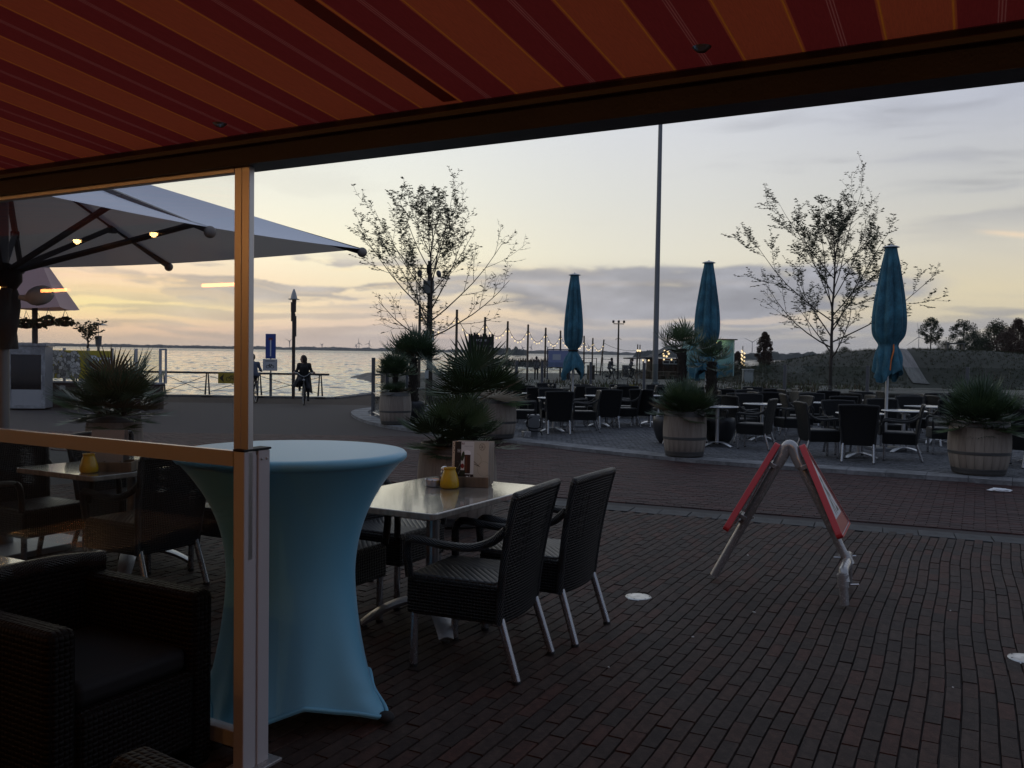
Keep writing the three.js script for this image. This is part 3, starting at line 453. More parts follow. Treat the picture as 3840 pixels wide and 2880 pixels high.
// ---------------------------------------------------------------- glass windscreen along the cafe front
{
  const s = thing('windscreen', 'tall aluminium framed glass windscreen with a sliding upper pane', 'windscreen'); s.position.set(...[AO(0, 0)[0], 0, 0]); s.rotation.y = ALONG;
  // local: x along the front, -z outwards
  const g0 = gy(-0.95, -3.1);
  const low = part('lower_post', [box(0.05, 1.166, 0.058, -2.302, g0 + 0.583, -2.244, 0.004), box(0.05, 1.166, 0.058, -2.302, g0 + 0.583, -2.313, 0.004), box(0.036, 1.15, 0.02, -2.302, g0 + 0.575, -2.2785)], M.frameGrey, s);
  part('cap', box(0.056, 0.008, 0.136, -2.302, g0 + 1.171, -2.279, 0.003), M.black, low);
  for (const z of [-2.30, -2.325]) { const sc = part('screw', lathe([[0, 0.003], [0.005, 0.002], [0.006, 0]], 10), M.galv, low); sc.position.set(-2.276, g0 + 1.135, z); sc.rotation.z = -Math.PI / 2; }
  part('foot_plate', box(0.12, 0.012, 0.19, -2.30, g0 + 0.006, -2.28, 0.003), M.galv, s);
  part('upper_post', [box(0.034, 1.42, 0.022, -2.332, 1.44, -2.244, 0.003), box(0.036, 1.42, 0.026, -2.295, 1.44, -2.246, 0.003), box(0.010, 1.42, 0.012, -2.3135, 1.44, -2.246)], M.frame, s);
  part('top_rail', box(3.55, 0.048, 0.03, -4.125, 2.137, -2.246, 0.004), M.frame, s);
  part('middle_rail', extrude([[-0.016, -0.026], [-0.016, 0.012], [-0.004, 0.026], [0.016, 0.026], [0.016, -0.026]].map(p => [p[0], p[1]]), 3.55, 0.002).rotateY(-Math.PI / 2).translate(-2.35, 1.094, -2.246), M.frame, s);
  part('upper_pane', box(3.56, 1.0, 0.006, -4.13, 1.617, -2.252), new THREE.MeshPhysicalMaterial({ color: 0xffffff, transmission: 1, thickness: 0, roughness: 0, ior: 1.5 }), s);
  part('lower_pane', box(3.56, 1.02, 0.006, -4.13, 0.552, -2.31), new THREE.MeshPhysicalMaterial({ color: new THREE.Color().setRGB(0.9, 0.92, 0.91), transmission: 1, thickness: 0, roughness: 0, ior: 1.5 }), s);
  part('bottom_rail', box(3.55, 0.06, 0.05, -4.125, -0.012 + 0.045, -2.31, 0.004), M.frameGrey, s);
  const e = part('end_post', [box(0.06, 2.24, 0.05, -5.93, 1.05, -2.246, 0.004), box(0.05, 1.2, 0.05, -5.93, 0.53, -2.313, 0.004)], M.frame, s);
}
// ---------------------------------------------------------------- high table in a stretch cover
{
  const t = thing('standing_table', 'round standing table in a sky blue stretch cover beside the windscreen', 'table'); put(t, -0.94, -3.68);
  const H = 1.112, foot = 22 * Math.PI / 180;
  const cover = grid((u, v) => {
    const ph = u * Math.PI * 2, k = Math.pow(Math.abs(Math.cos(2 * (ph - foot))), 5), pull = Math.pow(Math.abs(Math.cos(2 * (ph - foot))), 22);
    const y0 = lerp(0.10 - 0.055 * Math.pow(Math.abs(Math.cos(2 * (ph - foot))), 1.2), 0.02, pull), y = lerp(y0, H - 0.035, v);
    const w = 0.268 + 0.0, up = Math.pow(clamp((v - 0.42) / 0.58), 2.6), dn = Math.pow(clamp((0.56 - v) / 0.56), 1.9);
    let r = w + (0.475 - w) * up + (lerp(0.345, 0.435, k) - w) * dn + pull * 0.035 * Math.pow(dn, 4);
    r += 0.006 * pull * Math.sin(v * 60) * Math.pow(clamp(1 - v * 5), 1);
    return V(Math.cos(ph) * r, y, Math.sin(ph) * r);
  }, 180, 60, 4, 2); 
  const c = part('cover', cover, Object.assign(M.spandex.clone(), { side: THREE.DoubleSide }), t);
  part('hem', pipe(Array.from({ length: 96 }, (_, i) => { const ph = i / 96 * Math.PI * 2, k = Math.pow(Math.abs(Math.cos(2 * (ph - foot))), 5), pull = Math.pow(Math.abs(Math.cos(2 * (ph - foot))), 22), y0 = lerp(0.10 - 0.055 * Math.pow(Math.abs(Math.cos(2 * (ph - foot))), 1.2), 0.02, pull); const r = lerp(0.345, 0.435, k) + pull * 0.035 + 0.001; return V(Math.cos(ph) * r, y0 + 0.012, Math.sin(ph) * r); }), 0.009, 192, 6, true), M.spandex, c);
  part('top_cover', lathe([[0, H + 0.001], [0.2, H + 0.0], [0.455, H - 0.001], [0.478, H - 0.005], [0.488, H - 0.016], [0.488, H - 0.03], [0.478, H - 0.042], [0.46, H - 0.05]], 96), M.spandex, t);
  for (let k = 0; k < 4; k++) { const ph = foot + k * Math.PI / 2, f = part('foot', new THREE.SphereGeometry(0.03, 12, 8).scale(1.2, 0.8, 1.2), M.rubber, t); f.position.set(Math.cos(ph) * 0.475, 0.026, Math.sin(ph) * 0.475); }
  part('column', rod([0, 0.02, 0], [0, H - 0.03, 0], 0.03), M.galv, t);
}
// ---------------------------------------------------------------- wicker armchairs
// local: the chair faces -z; origin on the floor under the seat's middle
const chairGeo = (() => {
  const bw = v => lerp(0.235, 0.285, v), lean = v => 0.235 + 0.035 * v + 0.06 * v * v;
  const back = shell((u, v) => { const s = u * 2 - 1, w = bw(v); return V(s * w, lerp(0.27, 0.885 + 0.012 * (1 - s * s), v), lean(v) + 0.028 * (1 - s * s) - 0.014); }, 14, 16, 0.022);
  const edge = [], N = 14; for (let i = 0; i <= N; i++) { const v = i / N; edge.push(V(-bw(v), lerp(0.27, 0.885, v), lean(v) - 0.012)); } for (let i = 1; i < 12; i++) { const s = i / 12 * 2 - 1; edge.push(V(s * bw(1), 0.885 + 0.012 * (1 - s * s), lean(1) + 0.028 * (1 - s * s) - 0.014)); } for (let i = N; i >= 0; i--) { const v = i / N; edge.push(V(bw(v), lerp(0.27, 0.885, v), lean(v) - 0.012)); }
  const rim = pipe(edge, 0.019, 90, 8, false, 0.3);
  const seat = uvm(new RoundedBoxGeometry(0.50, 0.185, 0.50, 3, 0.022)); seat.translate(0, 0.357, -0.02);
  const cushion = uvm(new RoundedBoxGeometry(0.46, 0.03, 0.46, 2, 0.014)); cushion.translate(0, 0.446, -0.03);
  const arm = s => pipe([[s * 0.262, 0.72, 0.262], [s * 0.272, 0.665, 0.20], [s * 0.276, 0.628, 0.10], [s * 0.276, 0.625, -0.04], [s * 0.274, 0.640, -0.20], [s * 0.270, 0.628, -0.245], [s * 0.262, 0.575, -0.258], [s * 0.25, 0.45, -0.25]], 0.021, 40, 8, false, 0.4);
  const leg = (s, f) => f ? rod([s * 0.225, 0.012, -0.235], [s * 0.225, 0.28, -0.235], 0.0195, 0.0195, 12) : rod([s * 0.232, 0.012, 0.318], [s * 0.222, 0.29, 0.225], 0.0195, 0.0205, 12);
  const cap = (s, f) => rod([s * (f ? 0.225 : 0.232), 0, f ? -0.235 : 0.318], [s * (f ? 0.225 : 0.232), 0.016, f ? -0.235 : 0.314], 0.021, 0.021, 10);
  return { back, rim, seat, cushion, arm: [arm(-1), arm(1)], leg: [[leg(-1, true), leg(1, true)], [leg(-1, false), leg(1, false)]], cap: [[cap(-1, true), cap(1, true)], [cap(-1, false), cap(1, false)]] };
})();
function makeChair(near) {
  const c = new THREE.Group(); const G = chairGeo;
  const b = part('backrest', G.back, near ? M.wickerBack : M.wickerFar, c); part('rolled_edge', G.rim, M.braid, b);
  const s = part('seat', G.seat, M.wicker, c); part('seat_weave', G.cushion, M.wickerSeat, s);
  for (const k of [0, 1]) part('armrest', G.arm[k], M.braid, c);
  for (const f of [0, 1]) for (const k of [0, 1]) { const l = part('leg', G.leg[f][k], M.aluLeg, c); part('foot_cap', G.cap[f][k], M.rubber, l); }
  return c;
}
const chairNear = makeChair(true), chairFar = makeChair(false);
function chair(proto, x, z, turn, label, group, dy = 0) { const c = proto.clone(); c.name = numbered('wicker_armchair'); scene.add(c); put(c, x, z, turn, dy); return setInfo(c, label, 'chair', group); }
const facing = (dx, dz) => Math.atan2(-dx, -dz);                    // turn that makes local -z look along (dx, dz)
// the two near tables
const topGeo = (w, d) => { const s = new THREE.Shape(), r = 0.035, a = w / 2, b = d / 2; s.moveTo(-a + r, -b); s.lineTo(a - r, -b); s.quadraticCurveTo(a, -b, a, -b + r); s.lineTo(a, b - r); s.quadraticCurveTo(a, b, a - r, b); s.lineTo(-a + r, b); s.quadraticCurveTo(-a, b, -a, b - r); s.lineTo(-a, -b + r); s.quadraticCurveTo(-a, -b, -a + r, -b); const g = new THREE.ExtrudeGeometry(s, { depth: 0.022, bevelEnabled: true, bevelSize: 0.006, bevelThickness: 0.006, bevelSegments: 2, curveSegments: 6 }); g.rotateX(-Math.PI / 2); g.translate(0, 0.722, 0); return uvm(g); };
const baseLeg = shell((u, v) => { const t = v, r = lerp(0.035, 0.40, t), y = 0.125 * (1 - Math.pow(t, 2.3)) + 0.018, w = lerp(0.045, 0.036, t) * (1 + 0.25 * Math.sin(t * 3.1)); return V((u - 0.5) * 2 * w, y + 0.012 * (1 - Math.pow(2 * u - 1, 2)), r); }, 6, 16, 0.02);
function pedestal(t, m = M.castAlu) {
  part('column', rod([0, 0.10, 0], [0, 0.725, 0], 0.038, 0.038, 18), M.alu, t);
  part('hub', lathe([[0.045, 0.06], [0.066, 0.10], [0.06, 0.15], [0.042, 0.19], [0.038, 0.19]], 20), m, t);
  for (let k = 0; k < 4; k++) { const l = part('base_leg', baseLeg, m, t); l.rotation.y = k * Math.PI / 2 + Math.PI / 4; const f = part('glide', rod([0, 0, 0.385], [0, 0.012, 0.385], 0.018), M.rubber, l); }
  part('top_plate', box(0.36, 0.02, 0.36, 0, 0.706, 0, 0.006), M.black, t);
}
function nearTable(a, o, label) { const t = thing('cafe_table', label, 'table', 'rectangular tables in front of the cafe'); const [x, z] = AO(a, o); put(t, x, z, ALONG); part('tabletop', topGeo(0.80, 1.20), M.tabletop, t); pedestal(t); return t; }
nearTable(-2.73, 4.10, 'pale wood-grain table holding the yellow jar, beside the blue standing table');
nearTable(-5.25, 4.05, 'pale wood-grain table seen through the glass windscreen under the white parasol');
{
  const along = (a, o, s, label, extra = 0) => { const [x, z] = AO(a, o); chair(chairNear, x, z, facing(-s * CA, -s * SA) + extra, label, 'black wicker armchairs at the near tables'); };
  along(-2.19, 3.70, 1, 'black wicker armchair seen from behind, nearest the camera at the yellow jar table', 0.10);
  along(-2.16, 4.36, 1, 'black wicker armchair at the yellow jar table, on the side of the road sign', 0.02);
  along(-3.22, 3.72, -1, 'black wicker armchair half hidden behind the blue standing table');
  along(-3.28, 4.42, -1, 'black wicker armchair on the far side of the yellow jar table');
  along(-4.78, 3.78, 1, 'black wicker armchair behind the glass with its back to the standing table', 0.02);
  along(-4.62, 4.45, 1, 'black wicker armchair behind the glass, farther one on the standing table side');
  along(-5.86, 3.72, -1, 'black wicker armchair behind the glass, nearest the parasol mast');
  along(-5.80, 4.42, -1, 'black wicker armchair behind the glass beside the palm barrel');
}
// low lounge seats on this side of the glass
function lounge(a, o, turn, label) {
  const t = thing('lounge_chair', label, 'chair', 'dark wicker lounge chairs inside the windscreen'); const [x, z] = AO(a, o); put(t, x, z, turn);
  part('side_panel', uvm(new RoundedBoxGeometry(0.10, 0.64, 0.62, 3, 0.03)).translate(-0.27, 0.335, 0), M.wickerBrown, t);
  part('side_panel', uvm(new RoundedBoxGeometry(0.10, 0.64, 0.62, 3, 0.03)).translate(0.27, 0.335, 0), M.wickerBrown, t);
  const b = part('backrest', shell((u, v) => { const s = u * 2 - 1; return V(s * 0.31, lerp(0.03, 0.695, v), 0.285 + 0.03 * v + 0.012 * (1 - s * s)); }, 12, 10, 0.06, 0.62, 0.7), M.wickerBrown, t);
  part('rolled_edge', pipe([[-0.31, 0.69, 0.31], [-0.15, 0.705, 0.32], [0, 0.707, 0.325], [0.15, 0.705, 0.32], [0.31, 0.69, 0.31]], 0.032, 30, 10), M.braid, b);
  part('seat', uvm(new RoundedBoxGeometry(0.46, 0.28, 0.60, 3, 0.03)).translate(0, 0.24, -0.02), M.wickerBrown, t); part('cushion', uvm(new RoundedBoxGeometry(0.44, 0.09, 0.54, 3, 0.035)).translate(0, 0.42, -0.02), M.black, t);
  for (const sx of [-1, 1]) for (const sz of [-1, 1]) part('foot', rod([sx * 0.27, 0, sz * 0.26], [sx * 0.27, 0.03, sz * 0.26], 0.02), M.rubber, t);
}
lounge(-2.74, 1.90, facing(CA, SA), 'dark wicker lounge chair close to the camera against the glass windscreen');
lounge(-1.30, 0.90, facing(-CA, -SA) - 0.1, 'dark wicker lounge chair whose arm just enters the bottom edge');
{
  const t = thing('low_table', 'low pale-topped lounge table behind the dark wicker lounge chair', 'table'); const [x, z] = AO(-3.72, 1.80); put(t, x, z, ALONG);
  const tg = topGeo(0.72, 0.72); tg.translate(0, -0.11, 0); part('tabletop', tg, M.tabletop, t);
  for (const sx of [-1, 1]) for (const sz of [-1, 1]) part('leg', box(0.05, 0.605, 0.05, sx * 0.3, 0.3025, sz * 0.3, 0.004), M.black, t);
}
// ---------------------------------------------------------------- things on the near tables
function onTable(a, o, h = 0.7505) { const [x, z] = AO(a, o); return V(x, gy(x, z) + h + 0.0005, z); }
const menuTex = canvasTex(512, 512, (x, w, h) => {
  x.fillStyle = '#b9a187'; x.fillRect(0, 0, w, h); x.fillStyle = '#141416'; x.fillRect(34, 0, 90, h); x.fillStyle = '#0d0d0d'; for (const [a, b] of [[8, 30], [22, 52], [10, 80], [26, 108], [16, 140]]) { x.beginPath(); x.arc(a, b, 6, 0, 7); x.fill(); }
  x.strokeStyle = '#3a2f26'; x.lineWidth = 3; for (let i = 0; i < 4; i++) { x.beginPath(); x.moveTo(0, 260 + i * 26); x.lineTo(34, 250 + i * 24); x.stroke(); }
  x.strokeStyle = '#d8d4cc'; x.strokeRect(72, 96, 52, 34); x.fillStyle = '#d8d4cc'; x.font = 'bold 26px serif'; x.fillText('HE', 78, 122); x.fillStyle = '#8a8a88'; for (let i = 0; i < 12; i++) { x.beginPath(); x.arc(80 + (i * 37) % 44, 250 + i * 13, 3 + i % 4, 0, 7); x.fill(); }
  x.fillStyle = '#cfc7bd'; x.fillRect(124, 0, 180, h); x.fillStyle = '#5a1414'; x.font = 'bold 44px serif'; x.fillText('ar', 126, 36); x.fillStyle = '#93877e'; x.font = '22px serif'; x.fillText('Cappuccino', 166, 62);
  x.fillStyle = '#e8e2da'; x.beginPath(); x.ellipse(210, 140, 52, 34, 0, 0, 7); x.fill(); x.fillStyle = '#3d1f12'; x.fillRect(172, 160, 84, 230); x.fillStyle = '#5c3019'; x.fillRect(186, 170, 24, 210); x.fillStyle = '#23351c'; x.beginPath(); x.ellipse(148, 180, 22, 60, 0.2, 0, 7); x.fill(); x.fillStyle = '#7c1d15'; x.beginPath(); x.ellipse(146, 300, 24, 30, 0, 0, 7); x.fill(); x.fillStyle = '#1c2417'; x.fillRect(124, 350, 60, 110); x.fillStyle = '#2b1712'; x.fillRect(160, 400, 144, 112); x.fillStyle = '#cfc7bd'; x.fillRect(200, 420, 34, 24); x.fillRect(250, 410, 8, 34);
  x.fillStyle = '#b4a893'; x.fillRect(304, 0, 208, h); x.strokeStyle = '#4a3f33'; x.lineWidth = 4; x.beginPath(); x.arc(420, 60, 40, 0, 7); x.stroke(); for (let k = 0; k < 6; k++) { x.beginPath(); x.moveTo(420, 60); x.lineTo(420 + 36 * Math.cos(k), 60 + 36 * Math.sin(k)); x.stroke(); } x.lineWidth = 3; x.strokeStyle = '#8d7656'; x.beginPath(); x.arc(330, 220, 80, -1.4, 1.5); x.stroke(); x.strokeStyle = '#837a68'; x.beginPath(); x.arc(450, 330, 90, 0, 7); x.stroke(); x.strokeStyle = '#33241b'; x.lineWidth = 6; x.beginPath(); x.moveTo(306, 240); x.lineTo(384, 300); x.lineTo(306, 270); x.stroke(); x.fillStyle = '#1a1a1a'; for (const [a, b] of [[400, 440], [424, 470], [450, 455], [470, 480], [486, 440], [410, 490], [440, 500]]) { x.beginPath(); x.arc(a, b, 8, 0, 7); x.fill(); }
});
function condiments(a, o, turn, where, menus) {
  const wood = mat(0.42, 0.29, 0.19, 0.65, { map: woodTex, bumpMap: woodTex, bumpScale: 0.0008 });
  const tr = thing('wooden_tray', `shallow pale wooden tray ${where}`, 'tray'); tr.position.copy(onTable(a, o)); tr.rotation.y = turn;
  for (const s of [-1, 1]) { part('side_board', box(0.30, 0.062, 0.010, 0, 0.032, s * 0.08, 0.002), wood, tr); part('end_board', box(0.010, 0.062, 0.148, s * 0.143, 0.032, 0, 0.002), wood, tr); } part('bottom_board', box(0.274, 0.008, 0.148, 0, 0.006, 0), wood, tr);
  for (const s of [-0.5, 0.5]) part('divider', box(0.008, 0.05, 0.146, s * 0.1, 0.035, 0), wood, tr);
  if (menus) for (let i = 0; i < 3; i++) { const c = thing('menu_card', ['printed menu card at the front of the wooden tray, showing a tall drink', 'menu card standing second in the wooden tray', 'rearmost menu card standing in the wooden tray'][i], 'menu', 'menu cards on the yellow jar table'); c.position.copy(onTable(a, o)); c.rotation.y = turn; const g = part('card', box(0.225, 0.255, 0.0035, 0, 0, 0), i ? mat(0.40, 0.36, 0.30, 0.6) : mat(0.45, 0.4, 0.34, 0.6), c); g.position.set(0.028 + i * 0.012, 0.142, 0.020 - i * 0.028); g.rotation.x = -0.10; if (!i) { const p = part('print', new THREE.PlaneGeometry(0.222, 0.252), new THREE.MeshPhysicalMaterial({ map: menuTex, roughness: 0.38 }), g); p.position.z = 0.0024; } }
  const jar = thing('candle_jar', `amber yellow glass candle jar ${where}`, 'jar'); jar.position.copy(onTable(a - 0.13, o - 0.075)).x += 0.0; { const [x, z] = AO(a - 0.02, o - 0.155); jar.position.x = x; jar.position.z = z; }
  const am = mat(0.62, 0.36, 0.015, 0.22, { transmission: 0.25, thickness: 0, bumpMap: again(grain, 2, 2), bumpScale: 0.001 });
  part('glass_body', lathe([[0, 0.004], [0.048, 0.002], [0.056, 0.010], [0.058, 0.028], [0.053, 0.055], [0.044, 0.085], [0.036, 0.106], [0.0345, 0.113], [0.037, 0.120], [0.039, 0.124], [0.036, 0.123], [0.032, 0.113], [0.034, 0.104], [0.050, 0.055], [0.053, 0.02], [0, 0.012]], 40), am, jar); part('wax', lathe([[0, 0.016], [0.048, 0.017], [0.0485, 0.05], [0, 0.052]], 24), mat(0.55, 0.36, 0.05, 0.6), jar);
  if (menus) {
    const as = thing('ashtray', 'round steel ashtray beside the yellow jar', 'ashtray'); { const [x, z] = AO(a - 0.14, o - 0.15); as.position.copy(onTable(a, o)); as.position.x = x; as.position.z = z; }
    part('bowl', lathe([[0, 0.004], [0.040, 0.002], [0.047, 0.006], [0.049, 0.040], [0.051, 0.044], [0.047, 0.044], [0.044, 0.010], [0, 0.008]], 40), M.alu, as); for (const k of [0, 1, 2]) { const n = part('rest_notch', box(0.012, 0.008, 0.010, 0, 0.042, 0.046, 0.002), M.galv, as); n.rotation.y = k * 2.1; }
    const gl = thing('glass_shaker', 'small faceted clear glass shaker behind the wooden tray', 'shaker'); { const [x, z] = AO(a - 0.17, o + 0.02); gl.position.copy(onTable(a, o)); gl.position.x = x; gl.position.z = z; } part('glass_body', lathe([[0, 0.0], [0.024, 0.001], [0.027, 0.02], [0.022, 0.06], [0.02, 0.075], [0, 0.078]], 8), M.glassDim, gl); part('metal_top', lathe([[0.021, 0.075], [0.022, 0.09], [0.012, 0.10], [0, 0.102]], 16), M.alu, gl);
  }
  return tr;
}
condiments(-2.73, 4.46, ALONG + 0.38, 'on the table nearest the standing table', true);
condiments(-5.02, 3.72, ALONG + 0.6, 'on the table behind the glass', false);
{ const c = thing('menu_card', 'open menu leaning in the tray on the table behind the glass', 'menu'); c.position.copy(onTable(-5.06, 3.74)); c.rotation.y = ALONG + 0.6; const g = part('card', box(0.21, 0.25, 0.004), mat(0.25, 0.22, 0.19, 0.6), c); g.position.set(-0.02, 0.14, 0.01); g.rotation.x = -0.2; const h = part('card', box(0.21, 0.25, 0.004), mat(0.18, 0.17, 0.16, 0.6), c); h.position.set(0.0, 0.14, -0.03); h.rotation.x = 0.1; }
// ---------------------------------------------------------------- small things on the paving
for (const [x, z, l] of [[0.84, -5.52, 'round steel ground light in the bricks near the wicker armchairs'], [2.70, -4.43, 'round steel ground light in the bricks by the frame edge']]) {
  const t = thing('ground_light', l, 'light', 'ground lights set in the paving'); put(t, x, z); part('steel_rim', lathe([[0, 0.004], [0.070, 0.004], [0.082, 0.003], [0.088, -0.006]], 40), mat(0.62, 0.62, 0.61, 0.32, { metalness: 0.85, map: patchy }), t); for (let k = 0; k < 6; k++) { const s = part('screw', lathe([[0, 0.0062], [0.004, 0.0055], [0.0045, 0.004]], 8), M.steelDark, t); s.position.set(Math.cos(k * 1.047) * 0.072, 0, Math.sin(k * 1.047) * 0.072); }
}
{ const t = solo('crumpled_paper', (() => { const g = new THREE.IcosahedronGeometry(0.09, 3), p = g.attributes.position; for (let i = 0; i < p.count; i++) { const x = p.getX(i), y = p.getY(i), z = p.getZ(i), n = 0.5 + 0.9 * fbm(x * 30 + 9, y * 30 + z * 24, 3); p.setXYZ(i, x * n * 1.5, Math.max(0.003, y * 0.3 * n + 0.02), z * n * 0.8); } g.computeVertexNormals(); return g.toNonIndexed(); })(), mat(0.7, 0.7, 0.7, 0.8), 'crumpled white paper lying on the red bricks', 'litter'); put(t, 6.12, -10.7); t.geometry.computeVertexNormals(); }
{ const r = rng(91); const bits = [[1.02, -4.7], [1.5, -5.2], [2.1, -4.0], [2.75, -5.3], [0.5, -4.2], [1.9, -6.8], [3.1, -4.9]]; bits.forEach(([x, z], i) => { const g = new THREE.SphereGeometry(0.004 + r() * 0.005, 6, 4); g.scale(1.4, 0.4, 0.9); const t = solo('paper_scrap', g, mat(0.5, 0.48, 0.45, 0.8), 'tiny pale scrap lying on the brick paving', 'litter', 'tiny scraps scattered on the bricks'); put(t, x, z, r() * 6, 0.003); }); }
// ---------------------------------------------------------------- folding road sign on a tube stand
{
  const t = thing('road_sign', 'folding tube stand carrying two red-rimmed warning signs on the bricks', 'road sign');
  const gl = gy(1.8, -5.7), A = V(1.885, 0.905, -5.80), L = V(1.45, gl + 0.02, -6.03), R1 = V(2.11, gl + 0.02, -5.35), R2 = V(2.33, gl + 0.02, -5.86), X = R1.clone().lerp(R2, 0.5).setY(gl + 0.24);
  const dl = L.clone().sub(A).normalize(), dr = X.clone().sub(A).normalize();
  part('left_tube', rod(A.clone().addScaledVector(dl, 0.10), L, 0.030, 0.030, 18), M.galv, t); part('right_tube', rod(A.clone().addScaledVector(dr, 0.10), X, 0.028, 0.028, 18), M.galv, t);
  part('bend', pipe([A.clone().addScaledVector(dl, 0.17), A.clone().addScaledVector(dl, 0.09), A.clone().addScaledVector(dl, 0.035).setY(A.y - 0.018), A.clone().addScaledVector(dr, 0.035).setY(A.y - 0.018), A.clone().addScaledVector(dr, 0.09), A.clone().addScaledVector(dr, 0.17)], 0.037, 40, 18), M.galv, t);
  const cd = R2.clone().sub(R1).setY(0).normalize();
  const cross = part('cross_tube', pipe([R1.clone().add(V(0.0, 0.14, 0)), R1.clone().add(V(-0.01, 0.205, -0.01)).addScaledVector(cd, 0.02), X.clone().addScaledVector(cd, -0.1), X, X.clone().addScaledVector(cd, 0.16)], 0.031, 40, 16, false, 0.25), M.galv, t);
  part('foot_tube', rod(R1, R1.clone().add(V(-0.012, 0.20, -0.012)), 0.028, 0.028, 16), M.galv, t); part('foot_tube', rod(R2, X.clone().addScaledVector(cd, 0.155), 0.028, 0.028, 16), M.galv, t);
  part('sleeve', rod(X.clone().addScaledVector(dr, -0.05), X.clone().addScaledVector(dr, 0.03), 0.036, 0.036, 16), M.galv, t); part('sleeve', rod(R1.clone().add(V(-0.008, 0.11, -0.008)), R1.clone().add(V(-0.012, 0.19, -0.012)), 0.036, 0.036, 16), M.galv, t);
  for (const [p, d] of [[R1.clone().add(V(0.03, 0.13, 0.01)), V(1, 0.1, 0.3)], [X.clone().addScaledVector(cd, 0.15), V(1, 0, 0.2)], [A.clone().addScaledVector(dl, 0.6), V(1, 0.2, 0.6)], [X.clone().add(V(-0.04, 0.02, 0)), V(-1, 0, 0)]]) part('bolt', rod(p, p.clone().addScaledVector(d.normalize(), 0.05), 0.007, 0.007, 8), M.alu, t);
  const face = canvasTex(512, 512, (x, w, h) => { x.fillStyle = '#8e1418'; x.fillRect(0, 0, w, h); x.fillStyle = '#b9b9bd'; x.beginPath(); x.moveTo(256, 110); x.lineTo(404, 392); x.lineTo(108, 392); x.closePath(); x.fill(); x.fillStyle = '#17171a'; x.beginPath(); x.arc(262, 226, 17, 0, 7); x.fill(); x.lineWidth = 20; x.strokeStyle = '#17171a'; x.lineCap = 'round'; x.beginPath(); x.moveTo(256, 250); x.lineTo(238, 310); x.lineTo(260, 372); x.moveTo(238, 310); x.lineTo(204, 372); x.moveTo(250, 262); x.lineTo(296, 300); x.stroke(); x.lineWidth = 9; x.beginPath(); x.moveTo(226, 258); x.lineTo(318, 352); x.stroke(); x.beginPath(); x.moveTo(290, 376); x.quadraticCurveTo(330, 330, 368, 376); x.fill(); });
  const s = 0.74, hgt = s * 0.866, tri = (k, r) => { const p = [[0, hgt], [s / 2, 0], [-s / 2, 0]].map(([x, y]) => [x * k, (y - hgt / 3) * k + hgt / 3]), out = []; for (let i = 0; i < 3; i++) { const a = p[(i + 2) % 3], b = p[i], c = p[(i + 1) % 3], f = (q) => { const dx = q[0] - b[0], dy = q[1] - b[1], l = Math.hypot(dx, dy); return [b[0] + dx / l * r, b[1] + dy / l * r]; }; const p0 = f(a), p1 = f(c); for (let j = 0; j <= 5; j++) { const u = j / 5; out.push([lerp(lerp(p0[0], b[0], u), lerp(b[0], p1[0], u), u), lerp(lerp(p0[1], b[1], u), lerp(b[1], p1[1], u), u)]); } } return out; };
  for (const [dir, name] of [[dl, 'left'], [dr, 'right']]) {
    const b = new THREE.Group(); b.name = 'sign_board'; t.add(b); const y = dir.clone().negate(), xx = (name === 'left' ? cd.clone().negate() : cd.clone()); const z = xx.clone().cross(y).normalize(); xx.copy(y).cross(z).normalize();
    b.matrixAutoUpdate = true; b.quaternion.setFromRotationMatrix(new THREE.Matrix4().makeBasis(xx, y, z)); b.position.copy(A).addScaledVector(dir, 0.66).addScaledVector(z, 0.050);
    part('rim', extrude(tri(1, 0.05), 0.034, 0.003, [tri(0.945, 0.045)]), M.red, b); part('back_plate', extrude(tri(0.945, 0.045), 0.012, 0), M.galv, b);
    const fg = new THREE.ShapeGeometry(new THREE.Shape(tri(0.945, 0.045).map(p => new THREE.Vector2(...p)))); { const p = fg.attributes.position, uv = fg.attributes.uv; for (let i = 0; i < p.count; i++) uv.setXY(i, p.getX(i) / 0.79 + 0.5, p.getY(i) / 0.79 + 0.10); } const f = part('face', fg, new THREE.MeshPhysicalMaterial({ map: face, roughness: 0.4 }), b); f.position.z = 0.028;
    part('white_edge', extrude(tri(0.955, 0.045), 0.002, 0, [tri(0.93, 0.045)]), mat(0.6, 0.58, 0.56, 0.5), b).position.z = 0.030;
    for (const yy of [0.06, 0.48]) part('clamp', [box(0.10, 0.03, 0.05, 0, yy, -0.026, 0.004), rod([-0.03, yy, -0.05], [-0.03, yy, 0.0], 0.006), rod([0.03, yy, -0.05], [0.03, yy, 0.0], 0.006)], M.galv, b);
  }
}
